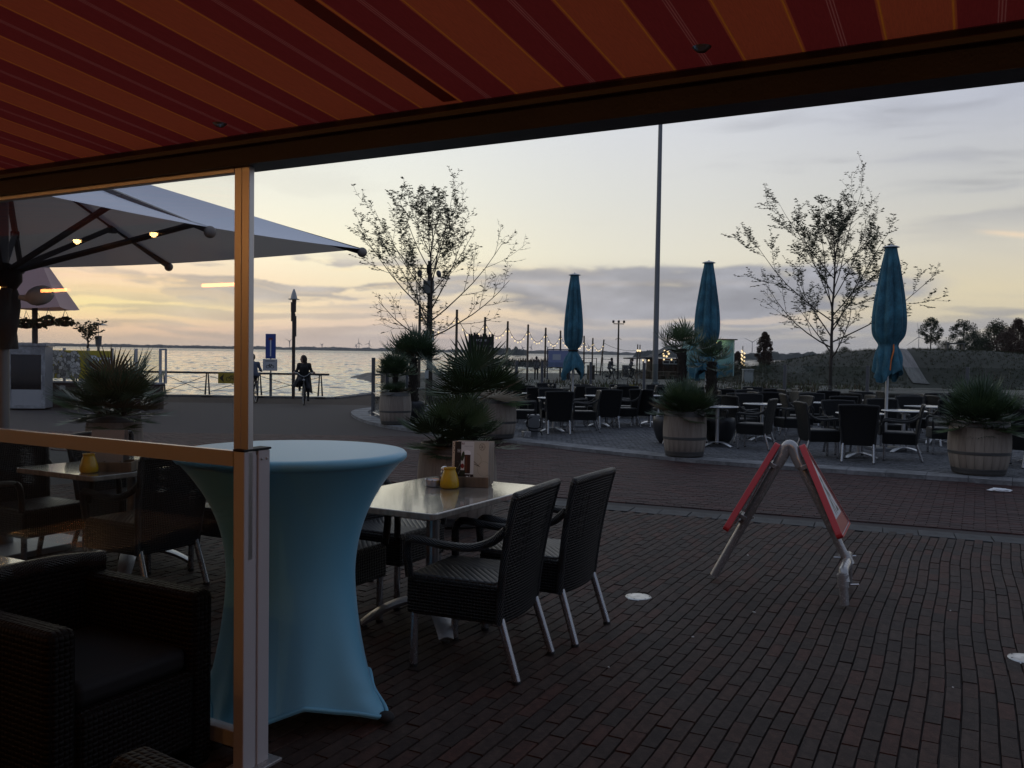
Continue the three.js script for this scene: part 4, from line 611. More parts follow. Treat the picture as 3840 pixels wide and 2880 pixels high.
// ---------------------------------------------------------------- oak barrel planters
const staveN = 22;
function staveGeo(h, rb, rt, belly) {
  const half = Math.PI / staveN * 0.982, f = (u, v) => { const r = (lerp(rb, rt, v) + belly * Math.sin(Math.PI * clamp(v * 0.86 + 0.06))), a = (u - 0.5) * 2 * half; return V(Math.sin(a) * r, v * h, Math.cos(a) * r); };
  return shell(f, 3, 10, 0.022, 0.08, h);
}
const barrelKinds = {};
function barrel(x, z, h, rb, rt, belly, label, dy = 0, wear = 0) {
  const b = thing('barrel_planter', label, 'planter', 'halved oak wine barrels used as planters'); put(b, x, z, R0() * 6, dy);
  const g = barrelKinds[[h, rb, rt, belly]] ??= staveGeo(h, rb, rt, belly);
  for (let i = 0; i < staveN; i++) { const s = part('stave', g, M.stave[Math.floor(hash2(i, wear * 13 + 5) * 4)], b); s.rotation.y = i / staveN * Math.PI * 2; s.position.y = 0.02 + 0.004 * hash2(i, 3); }
  const R = v => lerp(rb, rt, v) + belly * Math.sin(Math.PI * clamp(v * 0.86 + 0.06)) + 0.0135;
  for (const [v, w] of [[0.06, 0.075], [0.40, 0.045], [0.94, 0.085]]) { const pts = []; for (let k = 0; k <= 4; k++) { const vv = v + (k / 4 - 0.5) * w / h; pts.push([R(vv), 0.02 + vv * h]); } pts.push([R(v + w / 2 / h) - 0.006, 0.02 + v * h + w / 2], [R(v - w / 2 / h) - 0.006, 0.02 + v * h - w / 2], pts[0]); part('hoop', lathe(pts, 44), M.hoop, b); }
  part('base', rod([0, 0, 0], [0, 0.06, 0], rb - 0.03, rb - 0.03, 24), M.black, b);
  part('soil', lathe([[0, h - 0.035], [rt * 0.6, h - 0.05], [rt - 0.005, h - 0.06]], 24), M.soil, b); return b;
}
// fan palm leaves: a pleated fan of blades on a stalk. Local: stalk runs along +y from the origin, fan opens beyond it
function fanLeaf(len, fan, spread, n, droop, seed, stalk) {
  const r = rng(seed), pos = [], push = (...p) => pos.push(...p.flatMap(q => [q.x, q.y, q.z]));
  const c = V(0, stalk, 0);
  for (let i = 0; i < n; i++) {
    const a = ((i + 0.5) / n - 0.5) * spread, l = fan * (1 - 0.20 * Math.pow(Math.abs(a) / (spread / 2), 2)) * (0.86 + 0.26 * r()), hw = spread / n * 0.5;
    const d = V(Math.sin(a), Math.cos(a), 0), side = V(Math.cos(a), -Math.sin(a), 0), dz = 0.10 * l * Math.cos(a) , dr = droop * (0.6 + 0.9 * r()), tw = (r() - 0.5) * 0.12;
    const P = t => c.clone().addScaledVector(d, l * t).add(V(0, -dr * l * t * t * 0.3, dz * t - dr * l * Math.pow(t, 2.4) + tw * l * t * t)), w = t => hw * l * (t < 0.55 ? t * 0.98 : 0.54 * (1 - (t - 0.55) / 0.45) + 0.004);
    const ts = [0.0, 0.3, 0.58, 0.82, 1.0];
    for (let k = 0; k < 4; k++) { const m0 = P(ts[k]), m1 = P(ts[k + 1]), f0 = w(ts[k]), f1 = w(ts[k + 1]), z0 = f0 * 0.45, z1 = f1 * 0.45; const L0 = m0.clone().addScaledVector(side, -f0).add(V(0, 0, z0)), L1 = m1.clone().addScaledVector(side, -f1).add(V(0, 0, z1)), Q0 = m0.clone().addScaledVector(side, f0).add(V(0, 0, z0)), Q1 = m1.clone().addScaledVector(side, f1).add(V(0, 0, z1)); push(L0, m0, m1, L0, m1, L1, m0, Q0, Q1, m0, Q1, m1); }
  }
  const g = new THREE.BufferGeometry(); g.setAttribute('position', new THREE.Float32BufferAttribute(pos, 3)); g.computeVertexNormals();
  return merge([g, rod([0, 0, 0], [0, stalk + fan * 0.05, 0.0], 0.010, 0.006, 5)]);
}
const leafKinds = { bushy: [1, 2, 3].map(s => fanLeaf(0.6, 0.50, 3.5, 30, 0.10, s, 0.36)), crown: [4, 5, 6].map(s => fanLeaf(0.6, 0.50, 4.3, 32, 0.22, s, 0.34)), wind: [7, 8].map(s => fanLeaf(0.6, 0.55, 3.0, 24, 0.35, s, 0.42)), fine: [9, 10, 11].map(s => fanLeaf(0.5, 0.44, 2.6, 24, 0.16, s, 0.22)) };
function aim(m, az, el, roll = 0) { const d = V(Math.sin(az) * Math.cos(el), Math.sin(el), Math.cos(az) * Math.cos(el)); const side = V(Math.cos(az), 0, -Math.sin(az)); const q = new THREE.Quaternion().setFromRotationMatrix(new THREE.Matrix4().makeBasis(side, d, side.clone().cross(d).normalize())); m.quaternion.copy(q).multiply(new THREE.Quaternion().setFromAxisAngle(V(0, 1, 0), roll)); }
function palm(x, y, z, o) {
  const p = thing('fan_palm', o.label, 'palm', o.group); p.position.set(x, y, z); const r = rng(o.seed);
  for (const st of o.stems) {
    const [sx, sz, h, rad, n, size, kind, up = 0] = st; let top = V(sx, h, sz);
    if (h > 0.2) {
      const tg = []; const N = Math.round(h / 0.07); for (let i = 0; i < N; i++) { const t0 = i / N, yy = h * t0, k = rad * (1 - 0.25 * t0); for (let j = 0; j < 9; j++) { const a = j / 9 * 6.28 + i * 0.35 + r() * 0.3; tg.push(rod([sx + Math.cos(a) * k * 0.55, yy, sz + Math.sin(a) * k * 0.55], [sx + Math.cos(a) * k * (1.05 + 0.3 * r()), yy + 0.09 + 0.05 * r(), sz + Math.sin(a) * k * (1.05 + 0.3 * r())], k * 0.26, k * 0.07, 4)); } }
      tg.push(rod([sx, 0, sz], [sx, h + 0.06, sz], rad * 0.95, rad * 0.72, 14)); part('trunk', tg, M.palmTrunk, p);
    } else part('stem', lathe([[rad, 0], [rad * 0.9, h + 0.08], [0, h + 0.12]], 10).translate(sx, 0, sz), M.palmTrunk, p);
    for (let i = 0; i < n; i++) {
      const f = (i + 0.5) / n, el = lerp(1.40, -0.35 + up, Math.pow(f, 0.8)) + (r() - 0.5) * 0.28, az = i * 2.39996 + r() * 0.5, gs = leafKinds[kind];
      const m = part('frond', gs[Math.floor(r() * gs.length)], r() < (o.dry ?? 0.05) * f * 2 ? M.dryFrond : M.frond[Math.floor(r() * 3)], p); m.position.copy(top); m.position.y += 0.03 * (1 - f); aim(m, az, el, (r() - 0.5) * 0.5); const s = size * (0.82 + 0.36 * r()); m.scale.setScalar(s);
    }
  }
  return p;
}
barrel(-0.50, -8.0, 0.74, 0.30, 0.31, 0.055, 'oak barrel planter behind the yellow jar table, closest to the cafe', 0, 1);
barrel(-5.42, -11.7, 0.70, 0.30, 0.30, 0.055, 'oak barrel planter seen through the windscreen glass', 0, 2);
barrel(-2.71, -20.0, 0.74, 0.30, 0.31, 0.06, 'oak barrel planter at the rounded end of the terrace kerb', TY, 3);
barrel(-0.29, -16.75, 0.76, 0.31, 0.32, 0.06, 'oak barrel planter on the kerb half hidden by the big palm', TY, 4);
barrel(2.80, -13.85, 0.72, 0.28, 0.30, 0.045, 'oak barrel planter standing alone on the kerb of the terrace', TY, 5);
barrel(6.58, -12.05, 0.74, 0.31, 0.34, 0.065, 'wide weathered oak barrel planter at the near end of the terrace', TY, 6);
const topOf = (x, z, h, t = TY) => gy(x, z) + t + h - 0.03;
palm(-0.50, topOf(-0.5, -8, 0.74, 0), -8.0, { seed: 21, label: 'large bushy fan palm in the barrel behind the yellow jar table', dry: 0.10, stems: [[-0.14, 0.08, 0.0, 0.05, 15, 0.56, 'bushy', 0.15], [0.12, 0.10, 0.0, 0.05, 14, 0.56, 'bushy', 0.1], [-0.02, -0.05, 0.06, 0.05, 10, 0.60, 'bushy', 0.5], [0.12, -0.12, 0.40, 0.06, 15, 0.76, 'bushy', 0.55]] });
palm(-5.42, topOf(-5.42, -11.7, 0.70, 0), -11.7, { seed: 22, label: 'broad dark fan palm in the barrel behind the windscreen glass', stems: [[-0.15, 0.05, 0.05, 0.05, 17, 0.84, 'bushy', 0.1], [0.15, 0.05, 0.05, 0.05, 17, 0.86, 'bushy', 0.1], [0, -0.1, 0.12, 0.05, 13, 1.02, 'bushy', 0.5]] });
palm(-2.71, topOf(-2.71, -20, 0.74), -20.0, { seed: 23, label: 'small short-trunked fan palm in the barrel at the kerb end', stems: [[0.0, 0.0, 0.42, 0.08, 22, 0.70, 'crown', 0.35], [-0.1, 0.1, 0.0, 0.04, 14, 0.5, 'fine', 0.3], [0.12, 0.05, 0.0, 0.04, 14, 0.5, 'fine', 0.3]] });
palm(-0.29, topOf(-0.29, -16.75, 0.76), -16.75, { seed: 24, label: 'fan palm in the barrel at the front of the terrace, behind the bushy palm', stems: [[0.05, 0.05, 0.05, 0.05, 17, 0.80, 'bushy', 0.1], [-0.15, -0.05, 0.12, 0.05, 13, 0.85, 'bushy', 0.2]] });
palm(2.80, topOf(2.80, -13.85, 0.72), -13.85, { seed: 25, label: 'low grassy fan palm in the barrel standing alone on the kerb', stems: [[-0.08, 0.0, 0.0, 0.04, 22, 0.80, 'fine', 0.15], [0.1, 0.05, 0.0, 0.04, 22, 0.80, 'fine', 0.15], [0.0, -0.1, 0.05, 0.04, 18, 0.9, 'fine', 0.4]] });
palm(6.58, topOf(6.58, -12.05, 0.74), -12.05, { seed: 26, label: 'dense dark grassy palm spilling over the wide barrel', dry: 0, stems: [[-0.12, 0.05, 0.0, 0.04, 26, 0.85, 'fine', 0.0], [0.14, 0.06, 0.0, 0.04, 26, 0.85, 'fine', 0.0], [0.0, -0.1, 0.03, 0.04, 22, 0.95, 'fine', 0.3]] });
// dark round pots with taller palms among the terrace seats
function pot(x, z, label) { const p = thing('round_pot', label, 'planter', 'dark round pots on the terrace'); put(p, x, z, 0, TY); part('pot_body', lathe([[0, 0.0], [0.17, 0.0], [0.24, 0.10], [0.30, 0.28], [0.31, 0.42], [0.29, 0.5], [0.27, 0.5], [0.26, 0.46]], 36), mat(0.018, 0.018, 0.02, 0.4), p); part('soil', lathe([[0, 0.47], [0.262, 0.46]], 24), M.soil, p); }
pot(2.98, -16.2, 'dark round pot just behind the barrel standing alone'); pot(3.95, -16.3, 'dark round pot under the second tall palm'); pot(-2.45, -21.3, 'dark round pot behind the barrel at the kerb end');
palm(2.98 + 0.22, topOf(3, -16.2, 0.48), -16.25, { seed: 31, label: 'tall wind-blown fan palm left of the second blue parasol', dry: 0, stems: [[0, 0, 1.28, 0.105, 14, 0.64, 'wind', 0.35], [0.05, 0.05, 0, 0.05, 10, 0.6, 'fine', 0.2]] });
palm(3.80, topOf(3.95, -16.3, 0.48), -16.4, { seed: 32, label: 'thick-trunked fan palm in front of the second blue parasol', dry: 0, stems: [[0, 0, 1.05, 0.115, 14, 0.64, 'wind', 0.15]] });
palm(-2.45, topOf(-2.45, -21.3, 0.48), -21.3, { seed: 33, label: 'fan palm with a shaggy dark trunk beside the bare young tree', dry: 0.02, stems: [[0, 0, 1.06, 0.12, 26, 1.0, 'crown', 0.25]] });
// ---------------------------------------------------------------- terrace furniture
const farTopGeo = merge([lathe([[0, 0.742], [0.36, 0.742], [0.375, 0.738], [0.378, 0.726], [0.37, 0.718], [0, 0.716]], 36)]), farTopSq = box(0.70, 0.026, 0.70, 0, 0.729, 0, 0.008);
function farTable(x, z, sq, label) { const t = thing('terrace_table', label, 'table', 'bistro tables on the terrace'); put(t, x, z, sq ? 0.4 : 0, TY); part('tabletop', sq ? farTopSq : farTopGeo, M.tableFar, t); part('column', rod([0, 0.05, 0], [0, 0.72, 0], 0.034, 0.034, 12), M.alu, t); for (let k = 0; k < 4; k++) { const l = part('base_leg', baseLeg, M.castAlu, t); l.rotation.y = k * Math.PI / 2 + 0.6; l.scale.set(1, 0.55, 0.86); } return t; }
{
  // x, z, square?, what sets the table apart, seats: 0 near side, 90 towards the mound, 180 far side, 270 towards the lake (degrees, tucked-in distance)
  const T = [
    [0.93, -18.75, 0, 'round terrace table nearest the grey cable reel stand', 'at the round table nearest the cable stand', [[5, .62], [92, .66], [266, .66], [182, .62]]],
    [0.62, -21.6, 0, 'round terrace table straight behind the one by the cable stand', 'at the table behind the cable stand table', [[2, .62], [95, .62], [268, .7]]],
    [2.12, -20.6, 0, 'round terrace table beside the first blue parasol pole', 'at the table beside the first parasol', [[8, .62], [80, .66], [180, .62], [272, .6]]],
    [1.95, -23.8, 0, 'pale terrace table behind the first blue parasol', 'at the table behind the first parasol', [[0, .62], [88, .6], [180, .6], [270, .6]]],
    [3.42, -21.3, 0, 'round terrace table in the middle, left of the lone barrel', 'at the middle table beyond the lone barrel', [[340, .66], [60, .62], [250, .6]]],
    [1.05, -24.9, 1, 'square terrace table by the glass screen near the castle sign', 'at the square table near the castle sign', [[90, .6], [180, .6], [272, .6]]],
    [3.20, -24.6, 1, 'square terrace table by the glass screen in front of the yellow sign', 'at the square table by the yellow sign', [[0, .6], [85, .6], [180, .62], [270, .6]]],
    [3.78, -15.75, 0, 'oval-looking terrace table tucked behind the lone barrel', 'at the table right behind the lone barrel', [[62, .68], [180, .62], [270, .62]]],
    [5.02, -17.2, 0, 'small terrace table between the lone barrel and the third parasol', 'at the table between barrel and third parasol', [[100, .64], [300, .62], [180, .62]]],
    [5.4, -22.8, 1, 'square terrace table by the glass screen behind the tall palms', 'at the square table behind the tall palms', [[90, .6], [0, .62], [180, .6], [270, .6]]],
    [5.72, -14.1, 0, 'round terrace table closest to the kerb with four chairs', 'at the round table closest to the kerb', [[338, .62], [64, .62], [268, .66], [180, .64]]],
    [8.62, -20.2, 0, 'wide terrace table under the third blue parasol', 'at the table behind the third parasol', [[300, .62], [90, .64], [180, .62], [20, .64]]],
    [6.95, -15.2, 0, 'round terrace table standing at the third parasol pole', 'at the table by the third parasol pole', [[75, .68], [180, .62]]],
    [8.4, -17.2, 1, 'square terrace table between the third parasol and the wide barrel', 'at the table behind the wide barrel', [[95, .62], [180, .62], [0, .62]]],
    [6.75, -18.4, 0, 'terrace table behind the round table closest to the kerb', 'at the table one row behind the kerb table', [[0, .62], [270, .62], [90, .62], [180, .6]]],
    [8.35, -13.5, 0, 'terrace table at the frame edge beyond the wide barrel', 'at the table at the frame edge', [[300, .64], [200, .64]]],
    [0.15, -23.4, 1, 'square terrace table behind the barrel on the kerb', 'at the square table behind the kerb barrel', [[10, .62], [90, .62], [185, .6]]],
    [4.55, -19.4, 0, 'terrace table behind the dark round pots', 'at the table behind the round pots', [[20, .62], [100, .64], [190, .6], [280, .62]]],
    [4.35, -25.0, 1, 'square terrace table at the tall pole', 'at the square table by the tall pole', [[0, .6], [95, .6], [180, .6]]],
    [6.95, -23.9, 1, 'square terrace table behind the thick-trunked palm', 'at the square table behind the thick palm', [[5, .6], [90, .62], [270, .6], [180, .6]]],
    [8.0, -22.6, 0, 'round terrace table in front of the footpath mound', 'at the round table before the footpath', [[0, .62], [85, .62], [275, .62]]],
    [10.2, -18.9, 1, 'square terrace table far behind the wide barrel', 'at the square table far behind the wide barrel', [[350, .62], [90, .62], [270, .62], [180, .6]]],
    [10.4, -22.0, 0, 'farthest round terrace table by the last glass screens', 'at the farthest round table', [[0, .62], [90, .62], [265, .62]]],
    [5.9, -20.6, 0, 'round terrace table in the middle row before the young leafy tree', 'at the middle row table', [[0, .62], [95, .62], [182, .6], [265, .62]]],
  ];
  const side = d => { d = ((d % 360) + 360) % 360; return d < 45 || d >= 315 ? 'seen from behind' : d < 135 ? 'on the mound side' : d < 225 ? 'facing the camera' : 'on the lake side'; };
  for (const [x, z, sq, label, where, seats] of T) {
    farTable(x, z, sq, label);
    for (const [deg, d] of seats) { const a = deg * Math.PI / 180, cx = x + Math.sin(a) * d, cz = z + Math.cos(a) * d; chair(chairFar, cx, cz, facing(-Math.sin(a), -Math.cos(a)) + (R0() - 0.5) * 0.12, `black wicker armchair ${side(deg)}, ${where}`, 'black wicker armchairs on the terrace', TY); }
  }
}
// folded parasols
function foldedParasol(x, z, h, canvas, seed, label, strap, flare, waist = 0.125) {
  const p = thing('folded_parasol', label, 'parasol', 'folded blue parasols on the terrace'); put(p, x, z, 0, TY, false); const r = rng(seed), n = 8;
  part('pole', rod([0, 0.03, 0], [0, h - 0.03, 0], 0.028, 0.026, 14), mat(0.45, 0.45, 0.45, 0.4, { metalness: 0.6 }), p);
  part('base', [box(0.55, 0.06, 0.55, 0, 0.03, 0, 0.01), rod([0, 0.06, 0], [0, 0.22, 0], 0.045, 0.04, 14)], M.steelGrey, p);
  const bot = h - canvas, tie = bot + canvas * 0.27;
  const prof = y => { const t = (y - bot) / canvas; if (t > 0.27) { const q = (t - 0.27) / 0.73; return lerp(waist, 0.098, q) + flare * Math.pow(Math.sin(Math.PI * Math.pow(q, 0.55)), 1.25) * 0.5; } const q = 1 - t / 0.27; return waist + (waist > 0.15 ? 0.03 : 0.085) * Math.sin(q * 2.2) + 0.01 * q; };
  const ph0 = r() * 6, off = Array.from({ length: 16 }, () => r());
  const cloth = grid((u, v) => { const a = u * 6.2832, y0 = bot + canvas * (0.03 + 0.05 * Math.sin(a * 2 + ph0) + 0.05 * off[Math.floor(u * 15.99)] * 0.6), y = lerp(y0, h - 0.02, v), t = (y - bot) / canvas; const pinch = Math.exp(-Math.pow((t - 0.27) / 0.045, 2)), k = Math.sin(a * n * 0.5 + ph0 + 0.25 * Math.sin(t * 4 + ph0)) , low = sstep(0.26, 0.06, t); let rr = prof(y) * (1 + (0.20 * (Math.abs(k) * 2 - 1) * 0.8 + 0.02 * Math.sin(a * 3 + ph0)) * sstep(1.0, 0.86, t) * (1 - 0.75 * pinch) + low * (0.11 * Math.sin(a * 5 + t * 26 + ph0) + 0.07 * Math.sin(a * 9 - t * 20))); rr *= 1 - (waist > 0.15 ? 0.12 : 0.30) * pinch; return V(Math.cos(a) * rr, y, Math.sin(a) * rr); }, 160, 90, 2, canvas);
  part('canvas', cloth, Object.assign(M.teal.clone(), { side: THREE.DoubleSide }), p);
  part('cap', lathe([[0.004, h + 0.05], [0.012, h + 0.045], [0.014, h + 0.03], [0.10, h + 0.012], [0.145, h - 0.010], [0.14, h - 0.016], [0.09, h - 0.002], [0.085, h - 0.04], [0.0, h - 0.04]], 28), mat(0.42, 0.42, 0.42, 0.45, { metalness: 0.4 }), p);
  if (strap === 'band') part('strap', new THREE.TorusGeometry(0.112, 0.011, 8, 40).rotateX(Math.PI / 2).scale(1, 1.8, 1).translate(0, tie, 0), M.black, p);
  if (strap === 'orangeband') part('strap', new THREE.TorusGeometry(0.116, 0.011, 8, 40).rotateX(Math.PI / 2).scale(1, 1.8, 1).translate(0, tie, 0), mat(0.62, 0.16, 0.03, 0.7), p);
  if (strap === 'hanging') part('strap', pipe([[0.03, tie + 0.02, 0.145], [0.015, tie - 0.12, 0.19], [-0.03, tie - 0.28, 0.205], [-0.04, tie - 0.46, 0.20]], 0.014, 16, 6).scale(1, 1, 1), mat(0.62, 0.16, 0.03, 0.7), p);
}
foldedParasol(1.42, -20.1, 3.56, 2.42, 41, 'folded blue parasol with a dark tie, nearest the castle sign', 'band', 0.16);
foldedParasol(4.22, -18.7, 3.72, 2.55, 42, 'folded blue parasol with an orange tie rising behind the tall palms', 'orangeband', 0.24);
foldedParasol(6.76, -15.5, 3.66, 2.40, 43, 'folded blue parasol with a loose orange strap, in front of the leafy tree', 'hanging', 0.19, 0.18);
// glass screens round the terrace
{
  const posts = [[-3.02, -20.75], [-3.76, -23.3], [-3.50, -25.6], [-3.32, -27.2], [0.13, -27.6], [0.97, -28.0], [2.57, -28.2], [4.33, -28.2], [6.3, -27.6], [8.5, -26.8], [10.5, -25.4], [12.6, -23.8], [15, -22]];
  const pm = mat(0.085, 0.085, 0.092, 0.55, { metalness: 0.3 });
  const names2 = ['hidden behind the barrel at the kerb end', 'at the rounded kerb end', 'behind the small barrel palm', 'in front of the shaggy palm', 'below the castle sign', 'left of the first folded parasol', 'right of the first folded parasol', 'at the foot of the tall lamp pole', 'behind the thick-trunked palm', 'in front of the footpath mound', 'behind the third folded parasol', 'above the wide barrel', 'at the far frame edge'];
  for (let i = 0; i < posts.length - 1; i++) {
    const [xa, za] = posts[i], [xb, zb] = posts[i + 1], L = Math.hypot(xb - xa, zb - za), th = Math.atan2(-(zb - za), xb - xa), t = thing('glass_screen', `clear glass terrace screen with a grey post ${names2[i]}`, 'glass screen', 'glass screens round the terrace');
    const y = gy(xa, za) + TY; t.position.set(xa, y, za); t.rotation.y = th;
    part('post', [box(0.085, 1.56, 0.085, 0, 0.78, 0, 0.006)], pm, t); part('cap', box(0.092, 0.012, 0.092, 0, 1.566, 0, 0.003), pm, t); part('foot', box(0.16, 0.012, 0.16, 0, 0.006, 0), M.galv, t);
    const drop = gy(xb, zb) - gy(xa, za), sl = (xx, yy) => yy + drop * xx / L;
    part('rail', rod([0.045, sl(0.05, 0.10), 0], [L - 0.045, sl(L, 0.10), 0], 0.022, 0.022, 8), M.alu, t); if (i < 2) part('rail', rod([0.045, sl(0.05, 0.62), 0], [L - 0.045, sl(L, 0.62), 0], 0.02, 0.02, 8), M.alu, t);
    const pane = box(L - 0.10, 1.40, 0.008, L / 2, 0.84 + drop / 2, 0); part('pane', pane, M.glassDim, t);
  }
}
{ // grey cable reel on a little stand
  const t = thing('cable_stand', 'grey metal stand with a coiled black cable beside the barrel on the kerb', 'stand'); put(t, 0.42, -17.35, 0.3, TY);
  part('body', shell((u, v) => { const a = (u - 0.5) * 0.20, k = lerp(0.9, 1.2, v); return V(a * k, 0.02 + v * 0.42, 0.02 + 0.06 * v); }, 4, 8, 0.10), M.steelGrey, t); part('foot_block', box(0.16, 0.11, 0.14, -0.16, 0.055, 0.12, 0.008), M.galv, t);
  part('cable', pipe([[0.1, 0.42, 0.1], [-0.12, 0.36, 0.12], [-0.14, 0.2, 0.1], [0.1, 0.18, 0.13], [0.14, 0.34, 0.1], [0.0, 0.46, 0.11], [-0.13, 0.4, 0.11], [-0.1, 0.14, 0.13], [0.13, 0.1, 0.12], [0.18, 0.03, 0.1]], 0.011, 70, 6), M.black, t);
}
// ---------------------------------------------------------------- big white parasol over the windscreen table
{
  const p = thing('market_parasol', 'large open white market parasol in front of the cafe', 'parasol'); const [x, z] = AO(-6.62, 3.95); put(p, x, z, ALONG, 0, false); const g = p.position.y;
  const A = 2.25, Bo = 1.55, e = 2.30 - g, pk = 3.06 - g;
  part('mast', rod([0, 0, 0], [0, pk - 0.04, 0], 0.05, 0.05, 20), mat(0.20, 0.20, 0.20, 0.5, { metalness: 0.5 }), p); part('foot_plate', [box(0.9, 0.05, 0.9, 0, 0.025, 0, 0.01), rod([0, 0.05, 0], [0, 0.35, 0], 0.07, 0.06, 18)], M.steelGrey, p);
  const cv = p => p;                                                // four slack panels from the peak to the eaves
  const cor = [V(A, e, -Bo), V(A, e, Bo), V(-A, e, Bo), V(-A, e, -Bo)], top = V(0, pk, 0);
  for (let k = 0; k < 4; k++) { const a = cor[k], b = cor[(k + 1) % 4]; const pg = grid((u, v) => { const q = a.clone().lerp(b, u).lerp(top, v); q.y -= 0.10 * Math.sin(Math.PI * u) * (1 - v) * 0.35 + 0.055 * Math.sin(Math.PI * v) * Math.sin(Math.PI * u); return q; }, 16, 12, 3, 2); const c = part('canopy_panel', pg, Object.assign(M.canvasWhite.clone(), { side: THREE.DoubleSide }), p); const s = grid((u, v) => { const q = a.clone().lerp(b, 0.5 + (u - 0.5) * 0.012).lerp(top, v * 0.98); q.y -= 0.10 * 0.35 * (1 - v) + 0.055 * Math.sin(Math.PI * v) - 0.003; return q; }, 1, 12); part('seam', s, mat(0.5, 0.5, 0.52, 0.9, { side: THREE.DoubleSide }), c); }
  const rm = mat(0.075, 0.075, 0.078, 0.5, { metalness: 0.5 }), run = V(0, 2.03 - g, 0), mids = [V(A, e, 0), V(0, e, Bo), V(-A, e, 0), V(0, e, -Bo)];
  for (const [i, c] of [...cor, ...mids].entries()) { const end = c.clone().add(V(0, i < 4 ? -0.02 : -0.06, 0)), up = V(0, pk - 0.05, 0); const flat = (p0, p1, w, h) => { const d = p1.clone().sub(p0), l = d.length(), q = new THREE.BoxGeometry(w, l, h); q.translate(0, l / 2, 0); q.applyQuaternion(new THREE.Quaternion().setFromUnitVectors(V(0, 1, 0), d.normalize())); q.translate(p0.x, p0.y, p0.z); return q; }; const rib = part('rib', flat(up, end, 0.028, 0.045), rm, p); const at = up.clone().lerp(end, 0.62); part('strut', flat(run, at.clone().add(V(0, -0.02, 0)), 0.026, 0.040), rm, rib); part('joint', box(0.06, 0.07, 0.06, at.x, at.y - 0.03, at.z, 0.01), rm, rib); part('end_cap', new THREE.SphereGeometry(0.04, 10, 8).translate(end.x, end.y - 0.005, end.z), mat(0.2, 0.17, 0.15, 0.7), rib); }
  part('runner', lathe([[0.05, 1.86 - g], [0.10, 1.92 - g], [0.14, 1.98 - g], [0.14, 2.06 - g], [0.09, 2.10 - g], [0.05, 2.12 - g]], 24), M.black, p);
  part('folded_cover', shell((u, v) => { const a = u * 6.2832; const rr = 0.075 + 0.028 * Math.sin(a * 3 + v * 7) + 0.06 * Math.sin(v * 3) * (0.5 + 0.5 * Math.sin(a * 2)); return V(Math.cos(a) * rr + 0.03, lerp(1.46, 1.92, v) - g, Math.sin(a) * rr); }, 36, 14, 0.008), mat(0.03, 0.03, 0.032, 0.8), p);
}
{ // patio speaker hanging under the parasol
  const t = thing('floodlight', 'pale grey floodlight clamped under the white parasol', 'lamp'); const [x, z] = AO(-6.30, 4.05); t.position.set(x, 1.87, z); t.rotation.set(0.35, ALONG + 0.4, 0.3); t.scale.setScalar(0.6); part('housing', [new THREE.SphereGeometry(0.17, 20, 14).scale(1.1, 0.72, 0.8), rod([-0.16, 0, 0], [-0.28, 0.05, 0], 0.05, 0.03)], mat(0.6, 0.6, 0.58, 0.5), t); part('lens', lathe([[0, -0.115], [0.09, -0.108], [0.10, -0.09]], 20), M.glassDim, t);
}
